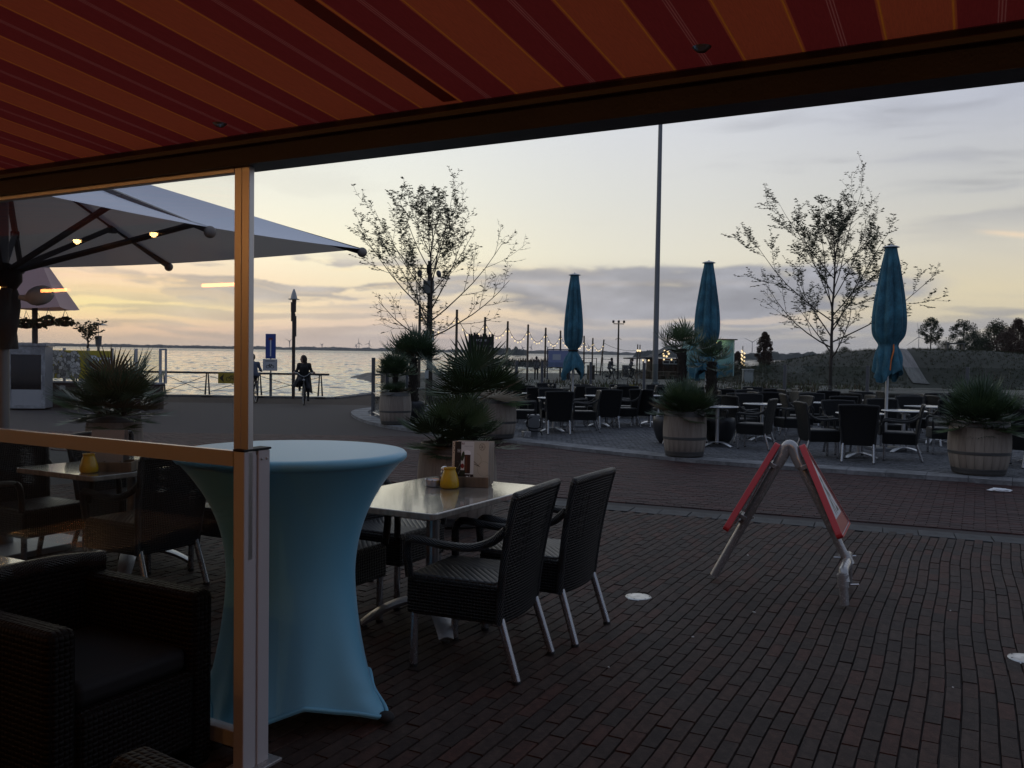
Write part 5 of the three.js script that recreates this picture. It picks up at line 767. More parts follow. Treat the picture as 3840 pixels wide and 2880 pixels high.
// ---------------------------------------------------------------- neighbouring terrace on the lake side
{
  const W = (px, d) => (px - 1106) / 1858 * d, c = thing('display_cabinet', 'white framed glass-door drinks cabinet by the neighbouring wall', 'cabinet'); put(c, -13.85, -24.5, 0.18);
  const wm = mat(0.42, 0.42, 0.43, 0.5, { map: patchy });
  part('cabinet_body', [box(1.0, 1.76, 0.6, 0, 0.92, -0.32, 0.01)], mat(0.25, 0.25, 0.26, 0.5), c); part('roof_cap', box(1.08, 0.07, 0.72, 0, 1.845, -0.3, 0.01), wm, c); const d = part('door_frame', [box(0.10, 1.78, 0.06, -0.45, 0.92, 0.012, 0.006), box(0.10, 1.78, 0.06, 0.45, 0.92, 0.012, 0.006), box(0.80, 0.24, 0.055, 0, 1.69, 0.012), box(0.80, 0.10, 0.055, 0, 0.08, 0.012)], wm, c);
  part('door_glass', box(0.80, 1.0, 0.02, 0, 1.07, 0.0), mat(0.01, 0.01, 0.012, 0.06), c); part('kick_panel', box(0.80, 0.44, 0.03, 0, 0.35, 0.0), mat(0.38, 0.38, 0.39, 0.35, { metalness: 0.4 }), c); part('handle', box(0.02, 0.2, 0.03, 0.42, 0.9, 0.055, 0.006), M.alu, d);
  part('plinth', box(0.94, 0.05, 0.5, 0, 0.025, -0.3), M.black, c);
  // low brick wall with a coping and glass above
  const w = thing('garden_wall', 'low brown brick wall with a pale coping at the neighbouring terrace', 'wall'); w.position.set(-12.75, gy(0, -25.9), -25.9); w.rotation.y = -0.05;
  const bt = dataTex(256, 256, (u, v) => { const y = v * 12, j = Math.floor(y), x = u * 4 + (j % 2) * 0.5, i = Math.floor(x), fx = x - i, fy = y - j; const k = (fx < 0.04 || fy < 0.14) ? 0.55 : 0.75 + 0.4 * hash2(i % 4, j); return [k, k * 0.93, k * 0.9]; }, true);
  part('brickwork', box(3.9, 0.74, 0.22, 0.3, 0.37, 0), mat(0.07, 0.05, 0.043, 0.8, { map: again(bt, 1.2, 1.2), bumpMap: again(bt, 1.2, 1.2), bumpScale: 0.006 }), w); part('coping', box(3.96, 0.05, 0.28, 0.3, 0.765, 0, 0.008), mat(0.3, 0.3, 0.3, 0.7), w);
  part('vent', box(0.17, 0.12, 0.02, -0.75, 0.6, 0.115), mat(0.35, 0.35, 0.34, 0.6), w);
  // balustrade of posts and panes on the wall
  const f = thing('balustrade', 'pale post and glass balustrade standing on the low brick wall', 'balustrade'); f.position.set(-12.75, gy(0, -25.9) + 0.79, -25.9); f.rotation.y = -0.05;
  for (let i = 0; i < 6; i++) { const px = -1.5 + i * 0.74; part('post', box(0.07, i > 2 ? 1.02 : 1.0, 0.06, px, 0.5, 0, 0.005), mat(0.4, 0.4, 0.41, 0.5), f); if (i < 5) part('pane', box(0.64, 0.92, 0.01, px + 0.37, 0.5, 0), M.glassDim, f); }
  part('gate_frame', [box(0.05, 1.05, 0.05, 2.2, 0.5, -0.02), box(0.05, 1.05, 0.05, 2.36, 0.5, -0.02), box(0.2, 0.05, 0.05, 2.28, 1.0, -0.02)], mat(0.4, 0.4, 0.41, 0.5), f);
  // banner
  const bx = canvasTex(1024, 440, (x, w2, h) => {
    x.fillStyle = '#a8982a'; x.fillRect(0, 0, w2, h); const rr = rng(4); for (let i = 0; i < 150; i++) { const px = 20 + rr() * 480 + (rr() - 0.5) * 60, py = 20 + rr() * 400; const k = 110 + rr() * 110; x.fillStyle = `rgb(${k | 0},${k * 0.99 | 0},${k * 0.95 | 0})`; x.strokeStyle = '#33342f'; x.lineWidth = 4; x.beginPath(); x.ellipse(px, py, 30 + rr() * 26, 18 + rr() * 14, rr() * 3, 0, 7); x.fill(); x.stroke(); }
    x.fillStyle = '#a8982a'; x.beginPath(); x.moveTo(560, 0); x.lineTo(1024, 0); x.lineTo(1024, h); x.lineTo(540, h); x.quadraticCurveTo(620, 220, 470, 0); x.fill(); x.font = 'italic bold 170px serif'; x.lineWidth = 14; x.strokeStyle = '#6f7480'; x.strokeText('Prins', 660, 200); x.fillStyle = '#e6e6e6'; x.fillText('Prins', 660, 200); x.fillStyle = '#a33a1c'; x.fillRect(660, 226, 130, 16); x.fillStyle = '#cfd8dc'; x.fillRect(660, 242, 130, 18); x.fillStyle = '#2c66a8'; x.fillRect(660, 260, 130, 20); x.fillStyle = '#4b4518'; x.fillRect(600, 390, 330, 10);
  });
  const b = thing('banner', 'yellow banner printed with mussels tied above the brick wall', 'banner'); b.position.set(-12.95, gy(0, -25.9) + 1.30, -25.72); b.rotation.y = -0.05;
  const cg = shell((u, v) => V((u - 0.5) * 2.0, (v - 0.5) * 0.84, 0.02 * Math.sin(u * 9) * Math.sin(v * 3.1)), 20, 6, 0.004); part('cloth', cg, new THREE.MeshPhysicalMaterial({ map: bx, roughness: 0.6 }), b);
  for (const s of [-1, 1]) part('tie', [rod([s * 0.99, 0.40, 0.0], [s * 1.02, 0.50, 0.01], 0.012), rod([s * 0.99, 0.40, 0.0], [s * 0.97, 0.52, 0.01], 0.012)], mat(0.12, 0.06, 0.03, 0.8), b);
  // steep pink-grey parasol with flower baskets
  const q = thing('steep_parasol', 'steep pale parasol standing behind the drinks cabinet', 'parasol'); put(q, W(75, 27.2), -27.2, 0.2, 0, false); const y0 = q.position.y; part('pole', rod([0, 0, 0], [0, 4.3 - y0, 0], 0.09, 0.08, 16), mat(0.06, 0.055, 0.05, 0.6), q);
  const hw = 1.03, ey = 2.68 - y0, py = 4.6 - y0; for (let k = 0; k < 4; k++) { const a = V(0, 0, 0), cs = [[-1, -1], [1, -1], [1, 1], [-1, 1]], p0 = V(cs[k][0] * hw, ey, cs[k][1] * hw), p1 = V(cs[(k + 1) % 4][0] * hw, ey, cs[(k + 1) % 4][1] * hw); part('canopy_panel', grid((u, v) => { const m = p0.clone().lerp(p1, u).lerp(V(0, py, 0), v); m.y -= 0.06 * Math.sin(3.14 * u) * (1 - v); return m; }, 10, 8), Object.assign(M.canvasGrey.clone(), { side: THREE.DoubleSide }), q); }
  [[56, 2.18, 0.22, 'left of the parasol pole'], [80, 2.2, 0.26, 'hanging close behind the parasol pole'], [104, 2.27, 0.22, 'in a reddish bowl right of the pole'], [140, 2.28, 0.23, 'farthest right under the parasol edge']].forEach(([px, y, rr, w3], i) => {
    const h = thing('hanging_basket', `hanging flower basket ${w3}`, 'basket', 'hanging baskets under the steep parasol'), dz = -26.4 - (i % 2) * 0.9; h.position.set(W(px, -dz), y, dz); part('bowl', lathe([[0, -0.19], [0.11, -0.17], [rr * 0.8, -0.02], [rr * 0.82, 0.0], [0, -0.01]], 20), i === 2 ? mat(0.10, 0.035, 0.02, 0.7) : mat(0.03, 0.025, 0.02, 0.8), h); const r = rng(60 + i), lg = []; for (let k = 0; k < 260; k++) { const a = r() * 6.28, d = Math.sqrt(r()) * rr * 1.15, ly = 0.05 + 0.12 * (1 - d / rr) * r() - (d > rr * 0.8 ? r() * 0.2 : 0); const t = new THREE.CircleGeometry(0.03 + 0.02 * r(), 5); t.rotateX(r() * 3); t.rotateY(r() * 6); t.translate(Math.cos(a) * d, ly, Math.sin(a) * d); lg.push(t); } part('foliage', lg, M.leaf, h); part('hanger', [rod([0, 0.0, 0.15], [0, 0.36, 0], 0.006, 0.006, 5), rod([0.14, 0, -0.06], [0, 0.36, 0], 0.006, 0.006, 5), rod([-0.14, 0, -0.06], [0, 0.36, 0], 0.006, 0.006, 5), rod([0, 0.36, 0], [0, 2.7 - y, 0], 0.006, 0.006, 5)], M.steelGrey, h);
  });
  for (const [px, d, hh, w4] of [[25, 27.5, 2.5, 'next to the steep parasol'], [212, 29, 2.35, 'behind the little potted tree']]) { const l = thing('gas_heater', `slim grey patio gas heater ${w4}`, 'heater', 'gas heaters on the neighbouring terrace'); put(l, W(px, d), -d, 0, 0, false); part('stand', rod([0, 0, 0], [0, hh - 0.45, 0], 0.05, 0.045), M.galv, l); part('burner', rod([0, hh - 0.45, 0], [0, hh - 0.1, 0], 0.09, 0.11, 16), M.steelGrey, l); part('reflector', lathe([[0, hh + 0.33], [0.2, hh + 0.30], [0.30, hh + 0.26], [0.2, hh + 0.29], [0, hh + 0.31]], 24), M.galv, l); part('neck', rod([0, hh - 0.1, 0], [0, hh + 0.3, 0], 0.012), M.galv, l); part('foot', lathe([[0.2, 0], [0.2, 0.06], [0.05, 0.12]], 20), M.steelGrey, l); }
}
// ---------------------------------------------------------------- trees with branches grown from the trunk
function growTree(name, x, z, o) {
  const t = thing(name, o.label, 'tree', o.group); t.position.set(x, o.y ?? gy(x, z), z); const r = rng(o.seed), wood = [], lp = [];
  const leafAt = (p, d, s) => { const a = r() * 6.28, q = V(Math.cos(a), 0.35 * (r() - 0.5), Math.sin(a)).addScaledVector(d, 0.5).normalize(), l = s * (0.7 + 0.6 * r()), w = l * o.lw, side = q.clone().cross(V(r() - 0.5, r() - 0.5, r() - 0.5)).normalize(), m = p.clone().addScaledVector(q, l * 0.5), e = p.clone().addScaledVector(q, l).add(V(0, -l * 0.15, 0)); lp.push(p.x, p.y, p.z, m.x - side.x * w, m.y - side.y * w, m.z - side.z * w, e.x, e.y, e.z, p.x, p.y, p.z, e.x, e.y, e.z, m.x + side.x * w, m.y + side.y * w, m.z + side.z * w); };
  const branch = (p, d, len, rad, lvl, leafy) => {
    const n = lvl === 0 ? 10 : 6; let c = p.clone(), dir = d.clone(); const pts = [c.clone()];
    for (let i = 1; i <= n; i++) { dir.add(V((r() - 0.5) * o.wob, o.lift * (lvl ? 1 : 0.1), (r() - 0.5) * o.wob)).normalize(); c = c.clone().addScaledVector(dir, len / n); pts.push(c.clone()); }
    for (let i = 0; i < n; i++) wood.push(rod(pts[i], pts[i + 1], Math.max(0.004, rad * (1 - i / n * 0.75)), Math.max(0.003, rad * (1 - (i + 1) / n * 0.75)), lvl < 2 ? 7 : 4));
    if (lvl >= 2) { const k = Math.round(o.leaves * len * (0.6 + 0.8 * r()) * leafy); for (let i = 0; i < k; i++) { const u = 0.15 + 0.85 * r(), j = Math.min(n - 1, Math.floor(u * n)), q = pts[j].clone().lerp(pts[j + 1], u * n - j); leafAt(q, dir, o.ls); } }
    if (lvl < o.depth) { const kids = o.kids[lvl]; for (let i = 0; i < kids; i++) { const u = lerp(0.25, 0.98, (i + r() * 0.8) / kids), j = Math.min(n - 1, Math.floor(u * n)), q = pts[j].clone().lerp(pts[j + 1], u * n - j), dd = pts[j + 1].clone().sub(pts[j]).normalize(), a = i * 2.4 + r() * 1.2, perp = dd.clone().cross(V(Math.cos(a), 0.2, Math.sin(a))).normalize(); branch(q, dd.multiplyScalar(0.75).addScaledVector(perp, 0.65).normalize(), len * (lvl ? 0.42 : 0.5) * (0.7 + 0.6 * r()) * (1.15 - 0.5 * u), rad * 0.42 * (1.1 - 0.5 * u), lvl + 1, leafy); } }
  };
  const H = o.h, tp = [V(0, 0, 0)], N = 12; for (let i = 1; i <= N; i++) tp.push(V((r() - 0.5) * 0.10 * i / N + (o.bow ?? 0) * Math.sin(i / N * 2.5), H * i / N, (r() - 0.5) * 0.10 * i / N)); for (let i = 0; i < N; i++) wood.push(rod(tp[i], tp[i + 1], o.r * (1 - i / N * 0.8), o.r * (1 - (i + 1) / N * 0.8), 12));
  const tAt = u => { const f = u * N, j = Math.min(N - 1, Math.floor(f)); return tp[j].clone().lerp(tp[j + 1], f - j); };
  for (const [u, az, el, len, leafy] of o.limbs(r)) branch(tAt(u), V(Math.sin(az) * Math.cos(el), Math.sin(el), Math.cos(az) * Math.cos(el)), len, o.r * 0.42 * (1.15 - u * 0.8), 1, leafy);
  part('trunk', wood, o.bark ?? M.bark, t);
  const g = new THREE.BufferGeometry(); g.setAttribute('position', new THREE.Float32BufferAttribute(lp, 3)); g.computeVertexNormals(); part('crown', g, o.leafMat ?? M.leaf, t); return t;
}
const young = (seed, h, spread, dense) => ({ seed, h, r: 0.075, wob: 0.20, lift: 0.085, depth: 3, kids: [0, 6, 5, 0], leaves: 24 * dense, ls: 0.11, lw: 0.16, limbs: r => { const out = []; const n = 24; for (let i = 0; i < n; i++) { const u = lerp(0.30, 0.97, i / (n - 1)), az = i * 2.4 + r() * 0.9; out.push([u, az, lerp(0.35, 1.05, Math.pow(i / n, 0.8)) + (r() - 0.5) * 0.3, spread * (0.72 + 0.5 * Math.sin(Math.PI * Math.min(1, i / n + 0.12)) - 0.34 * i / n) * (0.75 + 0.5 * r()), (r() < 0.22 ? 0.35 : 1) * (u > 0.42 ? 1 : 0.7)]); } return out; } });
growTree('young_tree', -2.62, -27.6, { ...young(101, 6.0, 2.9, 1.1), label: 'slender half-bare young tree rising behind the bushy palms' });
growTree('young_tree', 11.1, -30.0, { ...young(105, 6.3, 3.2, 1.6), label: 'leafier young tree rising beside the third folded parasol' });
{ const s = { seed: 140, h: 0.75, r: 0.05, wob: 0.3, lift: 0.06, depth: 2, kids: [0, 5, 0, 0], leaves: 70, ls: 0.09, lw: 0.3, limbs: r => Array.from({ length: 7 }, (_, i) => [0.5 + 0.07 * i, i * 2.4, 0.75, 0.6, 1]), label: 'little gnarled potted tree above the yellow banner', y: gy(0, -28) + 1.55 }; growTree('potted_tree', (190 - 1106) / 1858 * 28, -28, s); const p = thing('stone_pedestal', 'pale square pedestal under the little potted tree', 'planter'); put(p, (190 - 1106) / 1858 * 28, -28, 0, 0, false); part('shaft', box(0.45, 1.5, 0.45, 0, 0.75, 0, 0.02), mat(0.3, 0.29, 0.27, 0.8), p); part('rim', box(0.52, 0.07, 0.52, 0, 1.535, 0, 0.01), mat(0.32, 0.31, 0.29, 0.8), p); }
// trees of the mound: crowns of leaf clumps on limbs
function clumpTree(name, x, y, z, h, w, m, seed, label, shape, group) {
  const t = thing(name, label, 'tree', group); t.position.set(x, y, z); const r = rng(seed), pos = [], wood = [rod([0, -0.2, 0], [w * 0.04 * (r() - 0.5), h * 0.95, 0], h * 0.022, h * 0.005, 7)];
  const put3 = (c, rr, n) => { for (let i = 0; i < n; i++) { const u = r() * 2 - 1, a = r() * 6.28, q = Math.pow(r(), 0.45) * rr, s = Math.sqrt(1 - u * u), p = V(c.x + Math.cos(a) * s * q, c.y + u * q * 0.85, c.z + Math.sin(a) * s * q), k = h * 0.018 * (0.6 + r()), A = V(r() - 0.5, r() - 0.5, r() - 0.5).normalize().multiplyScalar(k), B = V(r() - 0.5, r() - 0.5, r() - 0.5).normalize().multiplyScalar(k); pos.push(p.x + A.x, p.y + A.y, p.z + A.z, p.x + B.x, p.y + B.y, p.z + B.z, p.x - A.x, p.y - A.y, p.z - A.z); } };
  const n = shape === 'pine' ? 26 : 44;
  for (let i = 0; i < n; i++) { const v = shape === 'pine' ? lerp(0.30, 1, (i + r()) / n) : lerp(0.10, 1, (i + r() * 0.9) / n), prof = shape === 'pine' ? Math.sin(Math.PI * clamp((v - 0.16) / 0.92)) * 0.9 : Math.pow(Math.sin(Math.PI * clamp(Math.pow(v, 0.75) * 0.97 + 0.03)), 0.8), a = i * 2.4 + r(), d = w * 0.5 * prof * (0.25 + 0.75 * Math.sqrt(r())); const c = V(Math.cos(a) * d, h * v, Math.sin(a) * d); wood.push(rod([0, h * v - d * 0.45 - 0.05, 0], c, h * 0.006, h * 0.002, 4)); put3(c, w * (shape === 'pine' ? 0.13 : 0.17) * (0.7 + 0.6 * r()), shape === 'pine' ? 190 : 230); }
  part('trunk', wood, M.bark, t); const g = new THREE.BufferGeometry(); g.setAttribute('position', new THREE.Float32BufferAttribute(pos, 3)); g.computeVertexNormals(); part('crown', g, m, t);
}
const W2 = (px, d) => (px - 1106) / 1858 * d, grp = 'trees along the mound';
[['pine_tree', 2008, 78, 3.1, 2.4, M.pine, 'pine', 'lone pine with an open crown on the mound ridge'], ['pine_tree', 2078, 80, 3.5, 3.0, M.pine, 'pine', 'taller dense pine beside the timber bench on the mound'], ['shrub', 2040, 79, 1.3, 2.0, M.pine, 'round', 'low dark shrub between the two pines'], ['leafy_tree', 2118, 82, 2.6, 2.6, M.birch, 'round', 'rounded leafy tree between the dense pine and the tall birch'], ['leafy_tree', 2150, 80, 3.7, 3.6, M.birch, 'round', 'tall airy birch on the mound behind the bench'], ['leafy_tree', 2196, 76, 3.3, 2.2, M.russet, 'round', 'narrow reddish tree at the frame edge on the mound'], ['shrub', 2172, 74, 1.9, 2.8, M.russet, 'round', 'low reddish shrub below the tall birch'], ['shrub', 2105, 77, 1.8, 3.2, M.pine, 'round', 'dark shrub under the dense pine'], ['leafy_tree', 2235, 75, 3.0, 2.6, M.russet, 'round', 'reddish bush at the far frame edge on the mound']].forEach(([n, px, d, h, w, m, s, l], i) => clumpTree(n, W2(px, d), moundY(W2(px, d), -d) - 0.08, -d, h, w, m, 200 + i, l, s, grp));
[['leafy_tree', 1650, 74, 3.0, 1.35, M.russet, 'round', 'slim autumn tree left of the mound foot'], ['shrub', 1822, 95, 1.4, 2.0, M.pine, 'round', 'dark shrub on the mound crest behind the young tree'], ['shrub', 1790, 94, 1.1, 1.8, M.pine, 'round', 'small dark shrub left on the mound crest'], ['leafy_tree', 1592, 88, 2.5, 1.5, M.russet, 'round', 'dark tree beside the fairy-lit pole'], ['shrub', 1640, 70, 0.9, 2.6, M.birch, 'round', 'low bushes behind the electricity box'], ['shrub', 1600, 72, 1.0, 2.0, M.birch, 'round', 'low bushes beside the teal hut']].forEach(([n, px, d, h, w, m, s, l], i) => clumpTree(n, W2(px, d), i === 1 || i === 2 ? 1.2 : moundY(W2(px, d), -d) - 0.15, -d, h, w, m, 300 + i, l, s, 'trees and bushes beside the mound'));
{ const b = thing('timber_bench', 'plain timber bench frame on the mound ridge by the pines', 'bench'); const x = W2(2060, 72), z = -72; b.position.set(x, moundY(x, z) - 0.05, z); b.rotation.y = 0.1; part('seat_beam', box(1.75, 0.12, 0.35, 0, 0.62, 0), M.timberGrey, b); for (const s of [-1, 1]) part('leg', box(0.14, 0.56, 0.3, s * 0.72, 0.28, 0), M.timberGrey, b); }
// ---------------------------------------------------------------- poles, signs and lamps
{
  const t = thing('tall_pole', 'tall plain grey steel pole rising past the awning edge', 'pole'); put(t, 4.72, -28.4, 0, 0, false); part('shaft', rod([0, 0, 0], [0, 11, 0], 0.098, 0.062, 20), M.steelGrey, t); part('base_sleeve', lathe([[0.14, 0], [0.14, 0.95], [0.10, 1.0]], 20), M.steelGrey, t); part('cap', new THREE.SphereGeometry(0.066, 12, 8).translate(0, 11, 0), M.steelGrey, t);
  const c = thing('camera_mast', 'dark surveillance mast with two dome cameras beside the half-bare tree', 'mast'); put(c, -2.88, -29.4, 0, 0, false); const h = 4.98; part('shaft', [rod([0, 0, 0], [0, 1.3, 0], 0.085, 0.085, 14), rod([0, 1.3, 0], [0, h, 0], 0.052, 0.05, 12)], M.steelDark, c); part('head', [box(0.16, 0.30, 0.16, 0, h - 0.28, 0, 0.02), rod([-0.32, h - 0.26, 0], [0.32, h - 0.26, 0], 0.02)], M.black, c); part('collar', lathe([[0.05, h - 1.62], [0.10, h - 1.59], [0.10, h - 1.53], [0.05, h - 1.50]], 14), M.black, c);
  for (const s of [-1, 1]) { const k = part('dome_camera', lathe([[0, -0.17], [0.06, -0.14], [0.085, -0.05], [0.08, 0.03], [0.04, 0.08], [0, 0.09]], 18), mat(0.12, 0.12, 0.13, 0.25), c); k.position.set(s * 0.32, h - 0.40, 0); k.rotation.z = s > 0 ? 0.3 : 0; }
  part('equipment_box', box(0.36, 0.42, 0.22, 0.0, h - 0.90, 0.10, 0.02), mat(0.16, 0.165, 0.16, 0.6), c); const st = canvasTex(128, 128, (x, w, hh) => { x.fillStyle = '#1d3a35'; x.fillRect(0, 0, w, hh); x.fillStyle = '#cdd8d4'; x.font = 'bold 26px sans-serif'; x.fillText('ZONE', 26, 30); x.fillRect(6, 42, 116, 80); x.fillStyle = '#333'; x.fillRect(20, 60, 40, 50); x.fillRect(74, 56, 30, 54); }); const sp = part('plate', box(0.36, 0.40, 0.015, 0.02, 2.42, 0.07), new THREE.MeshPhysicalMaterial({ map: st, roughness: 0.5 }), c); const sg = new THREE.PlaneGeometry(0.355, 0.395); sp.geometry = merge([sp.geometry, sg.translate(0.02, 2.42, 0.0785)]);
  part('notice', box(0.18, 0.28, 0.012, 0, 1.12, 0.09), mat(0.5, 0.5, 0.5, 0.6), c);
}
{ // castle-shaped board
  const t = thing('castle_sign', 'dark brown sign board cut like castle battlements with pale lettering', 'sign'); t.position.set(-1.22, gy(0, -33) + 0.42, -33.5);
  const hw = 0.49, pts = [[-hw, 0.0], [hw, 0.0]], top = [[hw, 2.16], [hw - 0.045, 2.16], [hw - 0.045, 2.20], [hw - 0.10, 2.20], [hw - 0.10, 2.10], [hw - 0.15, 2.10], [hw - 0.15, 2.18], [hw - 0.20, 2.18], [hw - 0.20, 2.09], [hw - 0.25, 2.09], [hw - 0.25, 2.15], [0.20, 2.15], [0.20, 2.22], [0.05, 2.22], [0.05, 2.11], [0.01, 2.11], [0.01, 2.17], [-0.04, 2.17], [-0.04, 2.10], [-0.09, 2.10], [-0.09, 2.17], [-0.14, 2.17], [-0.14, 2.25], [-0.19, 2.25], [-0.19, 2.19], [-0.24, 2.19], [-0.24, 2.25], [-0.30, 2.25], [-0.30, 2.13], [-0.34, 2.13], [-0.34, 2.20], [-0.39, 2.20], [-0.39, 2.13], [-0.43, 2.13], [-0.43, 2.20], [-hw, 2.20]];
  part('board', extrude([...pts, ...top], 0.10, 0.004), mat(0.018, 0.011, 0.009, 0.6), t);
  const tx = canvasTex(512, 256, (x, w, h) => { x.fillStyle = '#1b1311'; x.fillRect(0, 0, w, h); x.fillStyle = '#b9b6b4'; x.font = 'bold 62px sans-serif'; x.fillText('M C:I.:M', 120, 78); x.fillStyle = '#8b8785'; x.fillRect(62, 140, 56, 56); x.fillStyle = '#1b1311'; x.beginPath(); x.moveTo(74, 184); x.lineTo(106, 152); x.lineTo(106, 184); x.fill(); x.fillStyle = '#77726f'; x.font = 'bold 52px sans-serif'; x.fillText('Strandeiland', 146, 188); });
  const f = part('lettering', new THREE.PlaneGeometry(0.96, 0.48), new THREE.MeshPhysicalMaterial({ map: tx, roughness: 0.6 }), t); f.position.set(0, 1.82, 0.1075); for (const s of [-0.3, 0.3]) part('leg', box(0.08, 0.44, 0.08, s, -0.2, 0.05), M.steelDark, t);
}
{ // blue dead-end sign with a plate under it, and the stacked light column
  const t = thing('dead_end_sign', 'blue dead-end road sign with a small bicycle plate on a grey post', 'road sign'); put(t, -9.56, -34.05, 0.08, -0.0, false); part('post', [rod([0, 0, 0], [0, 0.95, 0], 0.055, 0.055, 12), rod([0, 0.95, 0], [0, 2.45, 0], 0.028, 0.028, 10)], M.steelGrey, t);
  const b = part('blue_plate', box(0.40, 0.98, 0.02, 0.0, 2.02, 0.04, 0.008), mat(0.02, 0.05, 0.24, 0.45), t); part('white_stem', box(0.045, 0.66, 0.006, 0.0, 1.95, 0.053), mat(0.55, 0.55, 0.58, 0.5), b); part('red_bar', box(0.16, 0.10, 0.006, 0.0, 2.30, 0.053), mat(0.14, 0.02, 0.04, 0.5), b);
  const bt = canvasTex(128, 128, (x) => { x.fillStyle = '#a9a9ad'; x.fillRect(0, 0, 128, 128); x.fillStyle = '#777'; x.fillRect(20, 10, 88, 14); x.strokeStyle = '#222'; x.lineWidth = 6; for (const c of [44, 84]) { x.beginPath(); x.arc(c, 84, 16, 0, 7); x.stroke(); } x.beginPath(); x.moveTo(44, 84); x.lineTo(58, 56); x.lineTo(80, 58); x.lineTo(84, 84); x.moveTo(58, 56); x.lineTo(66, 84); x.lineTo(80, 58); x.stroke(); }); const u = part('under_plate', box(0.56, 0.46, 0.018, -0.02, 1.28, 0.04, 0.006), mat(0.4, 0.4, 0.41, 0.5), t); part('print', new THREE.PlaneGeometry(0.53, 0.43).translate(-0.02, 1.28, 0.0505), new THREE.MeshPhysicalMaterial({ map: bt, roughness: 0.5 }), u);
  const l = thing('light_column', 'slim dark lamp column of offset stacked boxes with a pale pointed top', 'lamp post'); put(l, -8.52, -33.5, 0, 0, false); const rustm = mat(0.035, 0.022, 0.018, 0.7); part('shaft', box(0.11, 3.3, 0.11, 0, 1.65, 0, 0.01), rustm, l); [[0.02, 2.72, 0.62, 0.14], [-0.03, 3.22, 0.44, 0.13], [0.03, 3.12, 0.18, 0.12], [-0.015, 3.55, 0.38, 0.17], [0.01, 3.76, 0.14, 0.14]].forEach(([x, y, h2, w]) => part('offset_box', box(w, h2, w, x, y, 0, 0.006), rustm, l)); part('flange', box(0.36, 0.03, 0.3, 0, 3.855, 0), M.steelGrey, l); part('lamp_top', lathe([[0.14, 3.87], [0.09, 4.08], [0.03, 4.24], [0, 4.26]], 6), mat(0.35, 0.34, 0.33, 0.5), l);
}
// quay railing: one length of rail a bay
{
  const xs = [-25.6, -23.5, -21.4, -19.3, -17.2, -15.15, -13.75, -12.0, -9.95, -7.55], rm = mat(0.05, 0.045, 0.042, 0.55, { metalness: 0.4 });
  const where = ['at the far left end', 'seventh bay from the free end', 'behind the neighbouring balustrade', 'sixth bay from the free end', 'behind the palm seen through glass', 'fifth bay from the free end', 'behind the palm tips', 'carrying the yellow detour sign', 'between the road sign and the light column'];
  for (let i = 0; i < xs.length - 1; i++) { const L = xs[i + 1] - xs[i], t = thing('quay_railing', `dark steel quay railing bay ${where[i]}`, 'railing', 'railing along the quay'); t.position.set(xs[i], -0.40, -33.85);
    part('top_rail', rod([0, 0.92, 0], [L + (i === xs.length - 2 ? 0.35 : 0), 0.92, 0], 0.042, 0.042, 10), rm, t); const post = x0 => { part('post', [rod([x0 - 0.03, 0.9, 0], [x0 - 0.085, 0.06, 0], 0.024, 0.036, 6), rod([x0 + 0.03, 0.9, 0], [x0 + 0.085, 0.06, 0], 0.024, 0.036, 6)], rm, t); part('post_foot', box(0.42, 0.07, 0.22, x0, 0.0, 0, 0.02), rm, t); }; if (i === 0) post(0.1); post(L);
    part('cross_cable', rod([0.08, 0.16, 0], [L - 0.04, 0.80, 0], 0.011, 0.011, 5), rm, t); part('cross_cable', rod([0.08, 0.80, 0.012], [L - 0.04, 0.16, 0.012], 0.011, 0.011, 5), rm, t); }
}
const detour = canvasTex(256, 128, (x) => { x.fillStyle = '#9c8526'; x.fillRect(0, 0, 256, 128); x.fillStyle = '#15130c'; x.beginPath(); x.moveTo(12, 64); x.lineTo(70, 8); x.lineTo(56, 64); x.lineTo(70, 120); x.fill(); x.strokeStyle = '#15130c'; x.lineWidth = 8; for (const c of [122, 206]) { x.beginPath(); x.arc(c, 76, 26, 0, 7); x.stroke(); } x.beginPath(); x.moveTo(122, 76); x.lineTo(150, 34); x.lineTo(196, 40); x.lineTo(206, 76); x.moveTo(150, 34); x.lineTo(166, 76); x.lineTo(196, 40); x.stroke(); });
{ const t = thing('detour_sign', 'yellow bicycle detour sign hung on the quay railing', 'sign'); t.position.set(-11.12, 0.32, -33.77); part('plate', box(0.86, 0.42, 0.015, 0, 0, 0, 0.004), mat(0.3, 0.22, 0.03, 0.5), t); part('print', new THREE.PlaneGeometry(0.84, 0.40).translate(0, 0, 0.0095), new THREE.MeshPhysicalMaterial({ map: detour, roughness: 0.5 }), t); part('hook', rod([-0.2, 0.2, -0.02], [-0.2, 0.27, -0.05], 0.01), M.galv, t);
  const u = thing('detour_sign', 'yellow bicycle detour sign standing on the verge behind the terrace chairs', 'sign'); u.position.set(3.92, gy(0, -30.5) + 0.0, -30.6); const d2 = detour.clone(); d2.repeat.x = -1; d2.offset.x = 1; d2.needsUpdate = true; part('plate', box(0.88, 0.44, 0.015, 0, 0.62, 0, 0.004), mat(0.3, 0.22, 0.03, 0.5), u); part('print', new THREE.PlaneGeometry(0.86, 0.42).translate(0, 0.62, 0.0095), new THREE.MeshPhysicalMaterial({ map: d2, roughness: 0.5 }), u); for (const s of [-0.3, 0.3]) part('stake', box(0.04, 0.45, 0.04, s, 0.2, -0.02), M.steelDark, u); }
